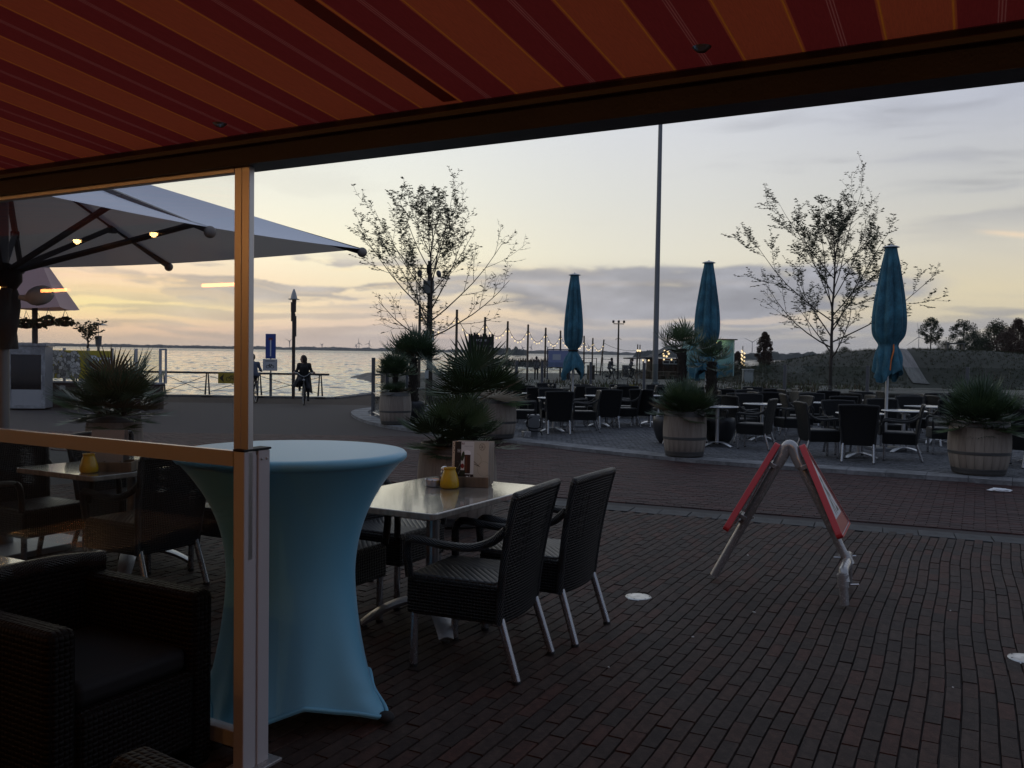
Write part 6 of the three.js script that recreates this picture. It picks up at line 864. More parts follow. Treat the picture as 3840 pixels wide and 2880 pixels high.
// low barrier rails behind the terrace
for (const [x0, x1, z, y, l] of [[-2.2, 14, -35.2, 0.42, 'low dark-edged timber rail along the path behind the terrace'], [14.05, 34, -35.2, 0.42, 'low timber rail running in front of the mound'], [6.4, 34, -31.2, 0.30, 'pale low rail at the verge in front of the mound']]) { const t = thing('low_rail', l, 'rail', 'low rails along the verge'); t.position.set(x0, gy(0, z), z); part('rail', box(x1 - x0, 0.075, 0.16, (x1 - x0) / 2, y + 0.035, 0, 0.01), M.timberGrey, t); part('lower_rail', box(x1 - x0, 0.10, 0.05, (x1 - x0) / 2, y - 0.06, -0.04), M.steelDark, t); for (let i = 0; i < Math.floor((x1 - x0) / 2.4) + 1; i++) part('post', box(0.12, y, 0.12, 0.2 + i * 2.4, y / 2, -0.02), M.steelDark, t); }
// ---------------------------------------------------------------- the beach: festoon lights, pavilion, hut, boards
{
  const P = [[905, 660, 46], [985, 669, 50], [1046, 685, 55], [1095, 694, 59.5], [1139, 701, 64], [1177, 708, 68.5], [1209, 714, 73], [1238, 720, 77], [1260, 725.5, 81], [1279, 730, 85], [1303, 733.5, 89]];
  const tops = []; const wh = ['rising beside the half-bare tree', 'second from the half-bare tree', 'right behind the castle sign', 'first to the right of the castle sign', 'second to the right of the castle sign', 'third to the right of the castle sign', 'just left of the first folded parasol', 'hidden behind the first folded parasol', 'just right of the first folded parasol', 'second last towards the pavilion', 'last and leaning, nearest the pavilion'];
  P.forEach(([px, py, d], i) => { const x = W2(px, d), hz = 762 + 0.0155 * (px - 1106), y = 1.49 + (hz - py) / 1858 * d, y0 = beachY(x, -d) - 0.1, t = thing('festoon_pole', `slim wooden festoon pole ${wh[i]}`, 'pole', 'poles carrying the string lights'); t.position.set(x, y0, -d); part('shaft', rod([i === 10 ? -0.35 : (hash2(i, 4) - 0.5) * 0.1, 0, 0], [0, y - y0, 0], 0.085, 0.07, 8), M.timber, t); tops.push(V(x, y - 0.35, -d)); });
  tops.push(V(W2(1372, 84), 1.9, -84));
  const wl = ['from the half-bare tree', 'left of the castle sign', 'above the castle sign', 'right of the castle sign', 'third span from the castle sign', 'fourth span from the castle sign', 'running up to the first folded parasol', 'left behind the first folded parasol', 'right behind the first folded parasol', 'nearest the last leaning pole', 'down to the pavilion'];
  const bg = new THREE.SphereGeometry(0.05, 8, 6);
  for (let i = 0; i < tops.length - 1; i++) { const a = tops[i], b = tops[i + 1], t = thing('string_lights', `drooping cable of small warm bulbs ${wl[i]}`, 'string lights', 'festoon lights over the beach'); const at = u => { const p = a.clone().lerp(b, u); p.y -= (i === 10 ? 0.3 : 0.95) * 4 * u * (1 - u) * (0.8 + 0.3 * hash2(i, 9)); return p; }; part('cable', pipe(Array.from({ length: 10 }, (_, k) => at(k / 9)), 0.018, 18, 5), M.black, t); if (i < 10) for (let k = 0; k < 7; k++) { const p = at((k + 0.4) / 7); const m = part('bulb', bg, M.bulbWarm, t); m.position.set(p.x, p.y - 0.13, p.z); } }
  // floodlight mast
  const f = thing('floodlight_mast', 'slender mast with three small floodlights on the beach', 'mast'); const fx = W2(1334, 68); f.position.set(fx, -0.55, -68); part('shaft', rod([0, 0, 0], [0, 4.5, 0], 0.10, 0.06, 10), M.steelDark, f); part('crossbar', rod([-0.42, 4.45, 0], [0.42, 4.45, 0], 0.035), M.steelDark, f); for (const s of [-0.42, 0, 0.42]) part('lamp_head', box(0.16, 0.2, 0.2, s, 4.62, 0, 0.03), M.black, f); part('bracket', [rod([-0.25, 3.2, 0], [0, 3.35, 0], 0.02), rod([0.25, 3.2, 0], [0, 3.35, 0], 0.02)], M.steelDark, f);
  // info board
  const b = thing('info_board', 'pale blue information board on two posts at the beach', 'sign'); b.position.set(W2(1206, 64), -0.5, -64); b.rotation.y = -0.05; for (const s of [-0.83, 0.83]) part('post', rod([s, 0, 0], [s, 2.3, 0], 0.05, 0.05, 8), mat(0.02, 0.025, 0.06, 0.5), b); part('frame', box(1.74, 0.08, 0.08, 0, 2.28, 0, 0.02), mat(0.02, 0.025, 0.06, 0.5), b); const bp = part('panel', box(1.55, 1.25, 0.04, 0, 1.6, 0, 0.01), mat(0.14, 0.17, 0.30, 0.5), b); part('map', box(0.6, 0.42, 0.01, -0.15, 1.72, 0.026), mat(0.3, 0.32, 0.36, 0.6), bp); part('plinth', box(0.42, 1.0, 0.3, 0.6, 0.5, -0.4, 0.03), M.steelDark, b);
  for (const [px, d, l] of [[1276, 66, 'dark litter bin on the sand left of the floodlight mast'], [1350, 82, 'dark litter bin near the water by the pavilion']]) { const t = thing('litter_bin', l, 'bin', 'litter bins on the beach'); t.position.set(W2(px, d), beachY(0, -d) - 0.02, -d); part('drum', lathe([[0.30, 0], [0.30, 1.0], [0.33, 1.02], [0.33, 1.1], [0.26, 1.12], [0, 1.12]], 18), M.steelDark, t); part('opening', box(0.3, 0.14, 0.06, 0, 0.9, 0.28), M.black, t); }
  // exercise bars
  const e = thing('exercise_bars', 'thin outdoor exercise bars at the waterline', 'exercise bars'); e.position.set(W2(1280, 96), -1.15, -96); [[-2.0, 2.2], [-0.6, 1.2], [0.4, 2.2], [1.1, 2.3], [2.2, 2.1]].forEach(([x, h]) => part('upright', rod([x, 0, 0], [x, h, 0], 0.05, 0.05, 6), M.steelDark, e)); part('bar', rod([-2.0, 2.15, 0], [0.4, 2.15, 0], 0.03), M.steelDark, e); part('bar', rod([-0.6, 1.1, 0], [1.1, 1.1, 0], 0.03), M.steelDark, e); part('bar', rod([1.1, 2.1, 0], [2.2, 2.05, 0], 0.03), M.steelDark, e);
  // rocks at the waterline
  [[1240, 98, 1.6], [1262, 97, 2.0], [1225, 99, 1.2], [1300, 96, 1.3]].forEach(([px, d, s], i) => { const g = new THREE.IcosahedronGeometry(s * 0.6, 3), p = g.attributes.position; for (let k = 0; k < p.count; k++) { const n = 0.75 + 0.5 * fbm(p.getX(k) * 1.4 + i * 7, p.getY(k) * 1.4 + p.getZ(k), 3); p.setXYZ(k, p.getX(k) * n * 1.8, p.getY(k) * n * 0.45, p.getZ(k) * n); } g.computeVertexNormals(); const m = solo('boulder', toCreasedNormals(g, 0.4), mat(0.06, 0.056, 0.052, 0.9), ['rough dark boulder lying leftmost but one at the waterline', 'largest dark boulder at the waterline', 'leftmost dark boulder at the waterline', 'dark boulder nearest the exercise bars'][i], 'rock', 'boulders at the waterline'); m.position.set(W2(px, d), -1.25, -d); });
}
{ // wooden beach pavilion
  const t = thing('beach_pavilion', 'brown timber beach pavilion with a pitched grey roof and veranda', 'building'); const x0 = W2(1372, 73); t.position.set(x0, -0.6, -74); const w = 4.9, wm = mat(0.075, 0.028, 0.016, 0.8, { map: woodTex });
  const bm = [0.85, 1, 1.2].map(k => mat(0.085 * k, 0.03 * k, 0.018 * k, 0.8, { map: woodTex })); const bg = box(3.35, 0.185, 0.06);
  part('core_wall', box(3.2, 1.75, 3.4, 3.2, 0.9, -1.8), wm, t); for (let i = 0; i < 9; i++) { const p = part('board', bg, bm[i % 3], t); p.position.set(3.2, 0.12 + i * 0.19, 0); }
  const rf = part('roof', extrude([[-1.95, 0], [0, 1.05], [1.95, 0], [1.95, -0.1], [0, 0.93], [-1.95, -0.1]], 4.2, 0.01).translate(3.4, 1.82, -3.9), mat(0.045, 0.045, 0.048, 0.85, { map: patchy }), t); part('veranda_roof', box(2.4, 0.10, 3.2, 0.75, 1.78, -1.4).rotateZ(0.05), mat(0.03, 0.028, 0.026, 0.8), t);
  for (const x of [-0.3, 0.25, 0.8, 1.4]) part('veranda_post', box(0.10, 1.7, 0.10, x, 0.85, 0.05), M.timber, t); const wn = part('window', [box(1.35, 0.05, 0.05, 3.15, 1.62, 0.05), box(1.35, 0.05, 0.05, 3.15, 1.34, 0.05), box(0.05, 0.32, 0.05, 2.5, 1.48, 0.05), box(0.05, 0.32, 0.05, 3.05, 1.48, 0.05), box(0.05, 0.32, 0.05, 3.45, 1.48, 0.05), box(0.05, 0.32, 0.05, 3.8, 1.48, 0.05)], mat(0.4, 0.4, 0.38, 0.6), t); part('pane', box(1.3, 0.26, 0.02, 3.15, 1.48, 0.035), mat(0.02, 0.02, 0.025, 0.1), wn);
  [[0.75, 1.62], [1.25, 1.62], [2.55, 1.72], [3.2, 1.72], [4.4, 1.72]].forEach(([x, y]) => part('wall_lamp', new THREE.SphereGeometry(0.075, 8, 6).translate(x, y, 0.16), M.bulbWarm, t)); part('end_wall', box(0.06, 0.9, 3.3, 4.85, 0.5, -1.8), wm, t);
  [[1376, 764, 76], [1381, 757, 78]].forEach(([px, py, d]) => { const l = thing('festoon_pole', `short pole with a warm bulb on the pavilion veranda ${px < 1380 ? 'front' : 'back'}`, 'pole', 'poles at the pavilion'); const x = W2(px, d); l.position.set(x, -0.7, -d); part('shaft', rod([0, 0, 0], [0, 3.1, 0], 0.05, 0.05, 6), M.timber, l); part('bulb', new THREE.SphereGeometry(0.10, 8, 6).translate(0, 2.55, 0.08), M.bulbWarm, l); });
  // ring of bulbs over the roof
  const g = thing('bulb_cluster', 'cluster of warm bulbs glowing above the pavilion roof', 'string lights'); g.position.set(W2(1437, 74), 1.62, -74); part('frame', new THREE.TorusGeometry(0.25, 0.02, 6, 20), M.black, g); for (let k = 0; k < 6; k++) part('bulb', new THREE.SphereGeometry(0.09, 8, 6).translate(0.25 * Math.cos(k), 0.25 * Math.sin(k), 0.03), M.bulbWarm, g);
  // terrace tables in front of it, too far to show parts
  const r = rng(8); for (let i = 0; i < 9; i++) { const px = 1382 + i * 11, d = 71 + (i % 3), s = thing('picnic_table', `dark timber picnic table ${['at the near veranda corner', 'second from the veranda corner', 'by the first veranda post', 'before the brown wall', 'under the pavilion window', 'beside the window', 'before the middle of the wall', 'near the end of the wall', 'between pavilion and teal hut'][i]}`, 'table', 'picnic tables at the pavilion'); s.position.set(W2(px, d), -0.6, -d); s.rotation.y = r() * 0.6; part('top', box(0.9, 0.06, 0.6, 0, 0.7, 0), M.timber, s); part('frame', [box(0.08, 0.68, 0.5, -0.3, 0.34, 0), box(0.08, 0.68, 0.5, 0.3, 0.34, 0), box(0.9, 0.05, 0.2, 0, 0.42, 0.5), box(0.9, 0.05, 0.2, 0, 0.42, -0.5)], M.timber, s); }
}
{ // teal painted hut
  const t = thing('teal_hut', 'pale teal painted hut with a flat dark roof and a lamp', 'hut'); t.position.set(W2(1491, 70), -0.55, -70.5); const w = 3.62, h = 3.35;
  const tx = dataTex(256, 256, (u, v) => { const n = fbm(u * 5, v * 5, 5, 5, 5), m = fbm(u * 9 + 3, v * 9, 4, 9, 9), fish = sstep(0.56, 0.64, m) * sstep(0.8, 0.5, v); const a = [0.56, 0.80, 0.82], b = [0.20, 0.48, 0.62], c = [0.62, 0.55, 0.45]; const k = sstep(0.45, 0.62, n) * 0.6; let q = a.map((x, i) => lerp(x, b[i], k)); q = q.map((x, i) => lerp(x, fish > 0.5 && u > 0.55 ? c[i] : b[i], fish * 0.6)); return q; }, true);
  part('walls', box(w, h, 3, w / 2, h / 2, -1.5), mat(0.42, 0.42, 0.42, 0.8, { map: again(tx, 0.27, 0.27) }), t); part('roof', box(w + 0.35, 0.09, 3.4, w / 2 + 0.05, h + 0.045, -1.45), M.steelDark, t); part('corner_post', box(0.08, h, 0.08, w, h / 2, 0.0), mat(0.28, 0.42, 0.44, 0.7), t);
  const l = part('wall_lamp', box(0.5, 0.14, 0.12, w * 0.62, h - 0.30, 0.12, 0.03), mat(0.9, 0.8, 0.5, 0.5, { emissive: new THREE.Color(1, 0.78, 0.34), emissiveIntensity: 1.6 }), t); const pl = new THREE.PointLight(new THREE.Color(1, 0.78, 0.36), 2.2); pl.position.set(w * 0.62, h - 0.42, 0.42); pl.castShadow = true; t.add(pl);
  const e = thing('electricity_box', 'pale grey electricity box on the grass beside the teal hut', 'cabinet'); e.position.set(W2(1615, 62), moundY(W2(1615, 62), -62) - 0.05, -62); part('cabinet_body', box(0.72, 1.05, 0.45, 0, 0.52, 0, 0.03), mat(0.36, 0.37, 0.36, 0.7, { map: patchy }), e); part('door', box(0.6, 0.7, 0.02, 0, 0.5, 0.23), mat(0.30, 0.31, 0.30, 0.7), e); part('lid', box(0.78, 0.05, 0.5, 0, 1.07, 0, 0.01), mat(0.42, 0.42, 0.41, 0.7), e);
  const x = thing('fairy_light_pole', 'pole wound with warm fairy lights beside the teal hut', 'string lights'); x.position.set(W2(1603, 84), -0.6, -84); part('shaft', rod([0, 0, 0], [0, 3.1, 0], 0.06, 0.04, 8), M.timber, x); for (let k = 0; k < 12; k++) part('bulb', new THREE.SphereGeometry(0.085, 7, 5).translate(0.16 * Math.cos(k * 2.1), 1.25 + k * 0.125, 0.16 * Math.sin(k * 2.1) + 0.05), M.bulbWarm, x);
}
// wind turbines across the lake
[[625, 737, 5600, 1.0, 'solitary left of the light column'], [695, 744.5, 6200, 0.7, 'small and right of the light column'], [774.6, 741, 5600, 1.0, 'left of a close pair'], [769, 747, 6600, 0.7, 'small and behind the close pair'], [796.4, 742.5, 5800, 1.0, 'right of a close pair'], [836.5, 743, 5800, 1.0, 'just above the shaggy palm'], [1089, 749, 5600, 0.8, 'beyond the wooded headland'], [1128, 751, 5600, 0.8, 'right of the wooded headland'], [1146, 750, 5200, 0.9, 'between the festoon poles by the headland'], [1182, 750.5, 5400, 0.9, 'left of a pair near the first folded parasol'], [1195, 750.5, 5400, 0.9, 'right of a pair near the first folded parasol'], [1271, 749, 5200, 1.0, 'behind the last festoon poles'], [1623, 739, 3000, 1.0, 'above the wood beside the teal hut'], [1982, 728, 2300, 1.0, 'large one left of the lone pine']].forEach(([px, hy, d, s, w], i) => {
  const hz = 762 + 0.0155 * (px - 1106), y = 1.49 + (hz - hy) / 1858 * d, t = thing('wind_turbine', `distant three-bladed wind turbine, ${w}`, 'wind turbine', 'wind turbines across the lake'); t.position.set(W2(px, d), WATER, -d); const H = y - WATER, B = H * 0.62 * s, k = d / 5600; t.rotation.y = -0.3; part('tower', rod([0, 0, 0], [0, H, 0], 2.3 * k, 1.5 * k, 8), M.turbine, t); part('nacelle', box(4 * k, 4 * k, 9 * k, 0, H, 0), M.turbine, t); const a0 = hash2(i, 77) * 2.1; for (let j = 0; j < 3; j++) { const bl = part('blade', shell((u, v) => V((u - 0.3) * lerp(4.0, 1.2, v) * k, v * B, 0), 2, 6, 0.9 * k), M.turbine, t); bl.position.set(0, H, 5.2 * k); bl.rotation.z = a0 + j * 2.0944; } });

// ---------------------------------------------------------------- people and bicycles
function sdfMesh(f, c, size, res, colorOf) {
  const mc = new MarchingCubes(res, new THREE.MeshBasicMaterial(), false, false, 60000); mc.isolation = 0; const n = res, h = n / 2;
  for (let z = 0; z < n; z++) for (let y = 0; y < n; y++) for (let x = 0; x < n; x++) mc.field[x + y * n + z * n * n] = -f((x - h) / h * size + c.x, (y - h) / h * size + c.y, (z - h) / h * size + c.z) * 10;
  mc.update(); const k = mc.count, P = mc.positionArray, N = mc.normalArray, pos = new Float32Array(k * 3), nor = new Float32Array(k * 3), col = new Float32Array(k * 3);
  for (let i = 0; i < k; i++) { const x = P[3 * i] * size + c.x, y = P[3 * i + 1] * size + c.y, z = P[3 * i + 2] * size + c.z; pos.set([x, y, z], 3 * i); const e = 0.004, gx = f(x + e, y, z) - f(x - e, y, z), gyy = f(x, y + e, z) - f(x, y - e, z), gz = f(x, y, z + e) - f(x, y, z - e), l = Math.hypot(gx, gyy, gz) || 1; nor.set([gx / l, gyy / l, gz / l], 3 * i); col.set(colorOf(x, y, z), 3 * i); }
  const g = new THREE.BufferGeometry(); g.setAttribute('position', new THREE.BufferAttribute(pos, 3)); g.setAttribute('normal', new THREE.BufferAttribute(nor, 3)); g.setAttribute('color', new THREE.BufferAttribute(col, 3)); g.setAttribute('uv', new THREE.BufferAttribute(new Float32Array(k * 2), 2)); return g;
}
function cap(x, y, z, a, b, r0, r1) { const bx = b[0] - a[0], by = b[1] - a[1], bz = b[2] - a[2], px = x - a[0], py = y - a[1], pz = z - a[2], t = clamp((px * bx + py * by + pz * bz) / (bx * bx + by * by + bz * bz)); return Math.hypot(px - bx * t, py - by * t, pz - bz * t) - lerp(r0, r1, t); }
const smin = (a, b, k) => { const h = clamp(0.5 + 0.5 * (b - a) / k); return lerp(b, a, h) - k * h * (1 - h); };
// joints in metres, figure faces +z; J holds the pose, paint gives colours by zone
function figure(name, label, J, paint, opt = {}) {
  const p = thing(name, label, 'person'); const H = J.head, head = (x, y, z) => { const c = Math.cos(J.turn), s = Math.sin(J.turn), dx = x - H[0], dy = y - H[1], dz = z - H[2], lx = c * dx - s * dz, lz = s * dx + c * dz; let d = Math.hypot(lx / 0.078, dy / 0.115, lz / 0.095) - 1; d *= 0.085; d = smin(d, cap(lx, dy, lz, [0, -0.06, 0.045], [0, -0.095, 0.06], 0.042, 0.03), 0.03); d = smin(d, cap(lx, dy, lz, [0, 0.01, 0.095], [0, -0.028, 0.112], 0.009, 0.014), 0.012); for (const e of [-1, 1]) { d = Math.max(d, -(Math.hypot(lx - e * 0.032, dy - 0.012, lz - 0.096) - 0.012)); d = smin(d, Math.hypot(lx - e * 0.082, (dy + 0.01) / 1.7, lz + 0.005) - 0.014, 0.01); } d = smin(d, cap(lx, dy, lz, [-0.02, -0.058, 0.092], [0.02, -0.058, 0.092], 0.008, 0.008), 0.008); return d; };
  const bones = [[J.hipL, J.kneeL, 0.085, 0.058, 'leg'], [J.kneeL, J.ankL, 0.056, 0.038, 'leg'], [J.hipR, J.kneeR, 0.085, 0.058, 'leg'], [J.kneeR, J.ankR, 0.056, 0.038, 'leg'], [J.ankL, J.toeL, 0.042, 0.03, 'shoe'], [J.ankR, J.toeR, 0.042, 0.03, 'shoe'], [J.pelvis, J.chest, opt.torso ?? 0.14, opt.torso ?? 0.145, 'torso'], [J.shL, J.shR, 0.07, 0.07, 'torso'], [J.shL, J.elL, 0.056, 0.045, 'sleeve'], [J.elL, J.wrL, 0.043, 0.032, 'sleeve'], [J.shR, J.elR, 0.056, 0.045, 'sleeve'], [J.elR, J.wrR, 0.043, 0.032, 'sleeve'], [J.chest, [H[0], H[1] - 0.08, H[2] - 0.02], 0.07, 0.05, 'neck'], [J.hipL, J.hipR, 0.11, 0.11, 'torso']];
  const hands = []; for (const [w, k, s] of [[J.wrL, J.elL, 1], [J.wrR, J.elR, -1]]) { const d = V(w[0] - k[0], w[1] - k[1], w[2] - k[2]).normalize(), q = v => [w[0] + v.x, w[1] + v.y, w[2] + v.z], side = V(1, 0, 0); const palm = d.clone().multiplyScalar(0.075); hands.push([w, q(palm), 0.027, 0.034, 'skin']); for (let f = 0; f < 4; f++) { const b = palm.clone().add(side.clone().multiplyScalar((f - 1.5) * 0.019)), m = b.clone().addScaledVector(d, 0.028 - 0.004 * Math.abs(f - 1.3)).add(V(0, -0.008, 0)), e = m.clone().add(V(0, -0.03, -0.006)); hands.push([q(b), q(m), 0.0095, 0.009, 'skin'], [q(m), q(e), 0.009, 0.008, 'skin']); } const tb = d.clone().multiplyScalar(0.03).add(side.clone().multiplyScalar(-s * 0.022)); hands.push([q(tb), q(tb.clone().addScaledVector(d, 0.035).add(V(-s * 0.022, -0.012, 0))), 0.011, 0.009, 'skin']); }
  const all = [...bones, ...hands];
  const f = (x, y, z) => { let d = 1e3; for (const [a, b, r0, r1, k] of all) d = smin(d, cap(x, y, z, a, b, r0, r1), k === 'skin' ? 0.012 : 0.045); return smin(d, head(x, y, z), 0.02); };
  const zone = (x, y, z) => { let best = head(x, y, z) , k = 'skin'; for (const [a, b, r0, r1, n] of all) { const d = cap(x, y, z, a, b, r0, r1); if (d < best) { best = d; k = n; } } return paint[k === 'neck' ? 'skin' : k]; };
  const vm = mat(1, 1, 1, 0.8, { vertexColors: true }); const c = V(0, J.mid, 0.1);
  const body = part('body', [sdfMesh(f, c, 0.98, opt.res ?? 88, zone)], vm, p);
  if (opt.hair) part('hair', sdfMesh((x, y, z) => { const c2 = Math.cos(J.turn), s2 = Math.sin(J.turn), dx = x - H[0], dy = y - H[1], dz = z - H[2], lx = c2 * dx - s2 * dz, lz = s2 * dx + c2 * dz; let d = Math.hypot(lx / 0.095, (dy - 0.012) / 0.125, (lz + 0.018) / 0.108) - 1; d *= 0.095; d = Math.max(d, -(Math.hypot(lx / 0.066, (dy + 0.035) / 0.105, (lz - 0.10) / 0.075) - 1) * 0.07); if (opt.hair === 'long') d = smin(d, Math.max(cap(lx, dy, lz, [0, -0.03, -0.05], [0.03, -0.34, -0.09], 0.075, 0.055)), 0.05); d += 0.004 * Math.sin(lx * 160) * Math.sin(dy * 22 + lx * 30); return d; }, V(H[0], H[1] - 0.10, H[2]), 0.36, opt.res ? 30 : 50, () => paint.hair), vm, p);
  return p;
}
function bicycle(label, o = {}) {
  const b = thing('bicycle', label, 'bicycle', 'bicycles'); const fm = mat(...(o.col ?? [0.03, 0.03, 0.032]), 0.4, { metalness: 0.3 }), chrome = mat(0.30, 0.30, 0.30, 0.3, { metalness: 0.9 });
  const wheel = (z, turn) => { const w = new THREE.Group(); w.name = 'wheel'; b.add(w); w.position.set(0, 0.345, z); w.rotation.y = turn; part('tyre', new THREE.TorusGeometry(0.325, 0.021, 8, 40).rotateY(Math.PI / 2), M.rubber, w); part('rim', new THREE.TorusGeometry(0.302, 0.011, 6, 40).rotateY(Math.PI / 2), chrome, w); part('spokes', Array.from({ length: 18 }, (_, i) => rod([0.02 * (i % 2 ? 1 : -1), 0, 0], [0, 0.30 * Math.cos(i * 0.349), 0.30 * Math.sin(i * 0.349)], 0.0022, 0.0022, 4)), chrome, w); part('hub', rod([-0.04, 0, 0], [0.04, 0, 0], 0.022, 0.022, 10), chrome, w); };
  wheel(0.56, o.steer ?? 0); wheel(-0.56, 0);
  part('frame', [rod([0, 0.30, -0.05], [0, 0.80, -0.20], 0.017), rod([0, 0.30, -0.05], [0, 0.78, 0.40], 0.019), rod([0, 0.42, -0.09], [0, 0.88, 0.37], 0.016), rod([0, 0.66, 0.43], [0, 0.96, 0.35], 0.020), rod([0.05, 0.345, -0.56], [0.02, 0.30, -0.05], 0.010), rod([-0.05, 0.345, -0.56], [-0.02, 0.30, -0.05], 0.010), rod([0.05, 0.345, -0.56], [0.02, 0.75, -0.19], 0.009), rod([-0.05, 0.345, -0.56], [-0.02, 0.75, -0.19], 0.009)], fm, b);
  part('fork', [rod([0.05, 0.345, 0.56], [0.035, 0.68, 0.43], 0.012), rod([-0.05, 0.345, 0.56], [-0.035, 0.68, 0.43], 0.012)], fm, b); part('mudguard', new THREE.TorusGeometry(0.36, 0.012, 5, 24, 2.4).rotateY(Math.PI / 2).rotateX(-0.5).scale(2.2, 1, 1).translate(0, 0.345, 0.56), fm, b); part('mudguard', new THREE.TorusGeometry(0.36, 0.012, 5, 24, 2.6).rotateY(Math.PI / 2).rotateX(0.3).scale(2.2, 1, 1).translate(0, 0.345, -0.56), fm, b);
  part('handlebar', pipe([[-0.32, 1.10, 0.10], [-0.30, 1.11, 0.22], [-0.20, 1.10, 0.32], [-0.11, 1.02, 0.37], [0, 0.985, 0.36], [0.11, 1.02, 0.37], [0.20, 1.10, 0.32], [0.30, 1.11, 0.22], [0.32, 1.10, 0.10]], 0.012, 48, 8), chrome, b); part('lamp', lathe([[0, 0], [0.03, 0.01], [0.045, 0.05], [0.045, 0.06], [0, 0.062]], 14).rotateX(Math.PI / 2).translate(0, 0.86, 0.42), chrome, b);
  part('saddle', shell((u, v) => { const s = u * 2 - 1, w = lerp(0.11, 0.03, Math.pow(v, 0.7)); return V(s * w, 0.93 - 0.02 * s * s, lerp(-0.34, -0.06, v)); }, 6, 8, 0.045), M.black, b); part('seat_post', rod([0, 0.78, -0.195], [0, 0.91, -0.21], 0.013), chrome, b); part('chain_case', box(0.035, 0.14, 0.52, 0.055, 0.31, -0.28, 0.015), fm, b); part('crank', [rod([0.09, 0.30, -0.05], [0.10, 0.13, -0.02], 0.009), rod([-0.09, 0.30, -0.05], [-0.10, 0.47, -0.08], 0.009)], chrome, b); part('pedal', box(0.10, 0.025, 0.07, 0.15, 0.13, -0.02), M.rubber, b); part('pedal', box(0.10, 0.025, 0.07, -0.15, 0.47, -0.08), M.rubber, b); part('carrier', [box(0.12, 0.012, 0.34, 0, 0.76, -0.56), rod([0.06, 0.36, -0.58], [0.05, 0.76, -0.58], 0.006), rod([-0.06, 0.36, -0.58], [-0.05, 0.76, -0.58], 0.006)], fm, b);
  return b;
}
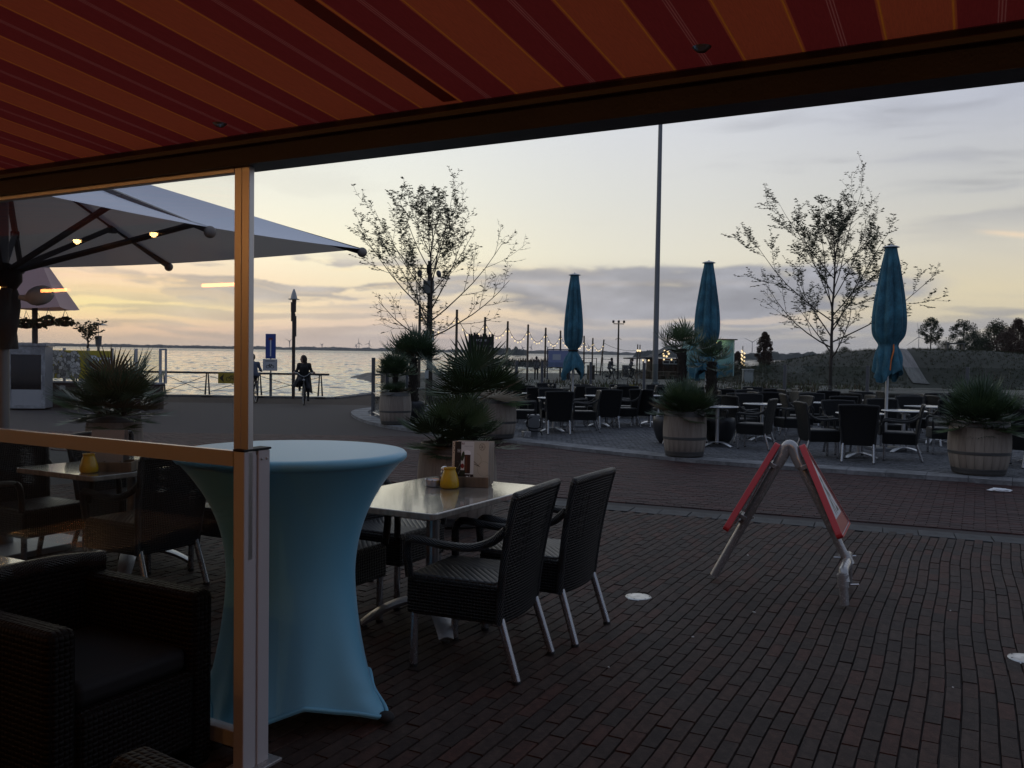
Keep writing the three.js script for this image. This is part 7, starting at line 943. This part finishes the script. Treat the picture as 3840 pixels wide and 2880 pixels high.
{
  const wx = -7.20, wz = -29.75, turn = 0.22;
  put(bicycle('silver-handled city bicycle ridden towards the camera by the woman in black', { steer: 0.1 }), wx, wz, turn, 0, false);
  const J = { head: [-0.02, 1.56, 0.03], turn: -1.15, mid: 0.86, pelvis: [0, 0.99, -0.18], chest: [0, 1.30, -0.06], hipL: [0.09, 0.97, -0.18], hipR: [-0.09, 0.97, -0.18], kneeL: [0.14, 0.58, 0.10], kneeR: [-0.14, 0.84, 0.22], ankL: [0.145, 0.205, -0.06], ankR: [-0.145, 0.54, -0.12], toeL: [0.15, 0.17, 0.10], toeR: [-0.15, 0.51, 0.03], shL: [0.17, 1.375, -0.05], shR: [-0.17, 1.375, -0.05], elL: [0.30, 1.14, 0.0], elR: [-0.31, 1.14, 0.0], wrL: [0.315, 1.13, 0.10], wrR: [-0.315, 1.13, 0.10] };
  J.elL = [0.255, 1.15, -0.09]; J.elR = [-0.255, 1.15, -0.09]; J.pelvis = [0, 1.0, -0.18]; J.head = [-0.03, 1.585, 0.02]; J.wrL = [0.315, 1.125, 0.10]; J.wrR = [-0.315, 1.125, 0.10];
  const black = [0.010, 0.010, 0.011], w = figure('person', 'woman with long hair in a long black coat cycling and looking sideways', J, { skin: [0.30, 0.19, 0.14], torso: black, sleeve: black, leg: [0.012, 0.012, 0.016], shoe: [0.008, 0.008, 0.008], hair: [0.03, 0.018, 0.012] }, { hair: 'long', torso: 0.162 });
  const cm = mat(...black, 0.85, { side: THREE.DoubleSide }); part('coat', shell((u, v) => { const a = lerp(0.75, 5.55, u), s = Math.sin(a), c = Math.cos(a), open = v; const sway = s > 0 ? 1.0 : 1.25; return V(s * lerp(0.20, 0.29 + 0.10 * (sway - 1) * 8 * (s < 0 ? Math.pow(v, 2) * 0.75 : 0), v), lerp(1.14, 0.56 + (s < 0 ? 0.06 : -0.16), v) + 0.03 * Math.sin(a * 3) * v, -0.14 + c * lerp(0.16, 0.26, v)); }, 36, 12, 0.012), cm, w);
  put(w, wx, wz, turn, 0, false);
  const mx = -9.32, mz = -30.9, mt = -2.65; put(bicycle('dark city bicycle ridden by the man half hidden by the windscreen post'), mx, mz, mt, 0, false);
  const K = { ...J, head: [0, 1.60, 0.06], turn: 0, kneeL: [0.13, 0.62, 0.12], kneeR: [-0.13, 0.82, 0.22] }; const m = figure('person', 'man in a blue shirt cycling along the quay, half hidden by the post', K, { skin: [0.28, 0.18, 0.13], torso: [0.055, 0.065, 0.095], sleeve: [0.055, 0.065, 0.095], leg: [0.06, 0.035, 0.025], shoe: [0.02, 0.02, 0.02], hair: [0.05, 0.045, 0.04] }, { hair: 'short' }); put(m, mx, mz, mt, 0, false);
  // on the beach: one standing, two cycling off, one at the bars
  const S = { head: [0, 1.60, 0.02], turn: 0.3, mid: 0.86, pelvis: [0, 0.95, 0], chest: [0, 1.30, 0], hipL: [0.09, 0.92, 0], hipR: [-0.09, 0.92, 0], kneeL: [0.10, 0.50, 0.01], kneeR: [-0.10, 0.50, 0.01], ankL: [0.10, 0.07, -0.02], ankR: [-0.10, 0.07, -0.02], toeL: [0.11, 0.03, 0.14], toeR: [-0.11, 0.03, 0.14], shL: [0.18, 1.40, 0], shR: [-0.18, 1.40, 0], elL: [0.25, 1.14, 0.05], elR: [-0.25, 1.14, 0.05], wrL: [0.16, 1.12, 0.24], wrR: [-0.16, 1.12, 0.24] };
  const dk = (l, J2, x, z, t, c, c2) => { const f = figure('person', l, J2, { skin: [0.22, 0.15, 0.12], torso: c, sleeve: c, leg: c2, shoe: [0.02, 0.02, 0.02], hair: [0.02, 0.015, 0.012] }, { hair: 'short', res: 52 }); f.position.set(x, beachY(x, z) - 0.02, z); f.rotation.y = t; };
  dk('person in a long dark coat standing on the sand near the info board', S, W2(1158, 63), -63, 2.9, [0.02, 0.018, 0.016], [0.02, 0.018, 0.016]);
  dk('person riding a bicycle beside the floodlight mast', { ...J, turn: 0 }, W2(1320, 64), -64, 2.2, [0.025, 0.024, 0.028], [0.02, 0.02, 0.02]); { const b = bicycle('bicycle ridden beside the floodlight mast'); b.position.set(W2(1320, 64), beachY(0, -64) - 0.01, -64); b.rotation.y = 2.2; }
  dk('person riding a bicycle towards the beach pavilion', { ...J, turn: 0 }, W2(1365, 65), -65, 1.3, [0.03, 0.028, 0.03], [0.02, 0.02, 0.022]); { const b = bicycle('bicycle ridden towards the beach pavilion'); b.position.set(W2(1365, 65), beachY(0, -65) - 0.01, -65); b.rotation.y = 1.3; }
  dk('person with spread arms on the boulders by the water', { ...S, elL: [0.42, 1.42, 0], elR: [-0.42, 1.42, 0], wrL: [0.66, 1.44, 0], wrR: [-0.66, 1.44, 0] }, W2(1259, 97.5), -97.3, 0.2, [0.02, 0.02, 0.022], [0.02, 0.02, 0.022]);
}
renderer.render(scene, camera);
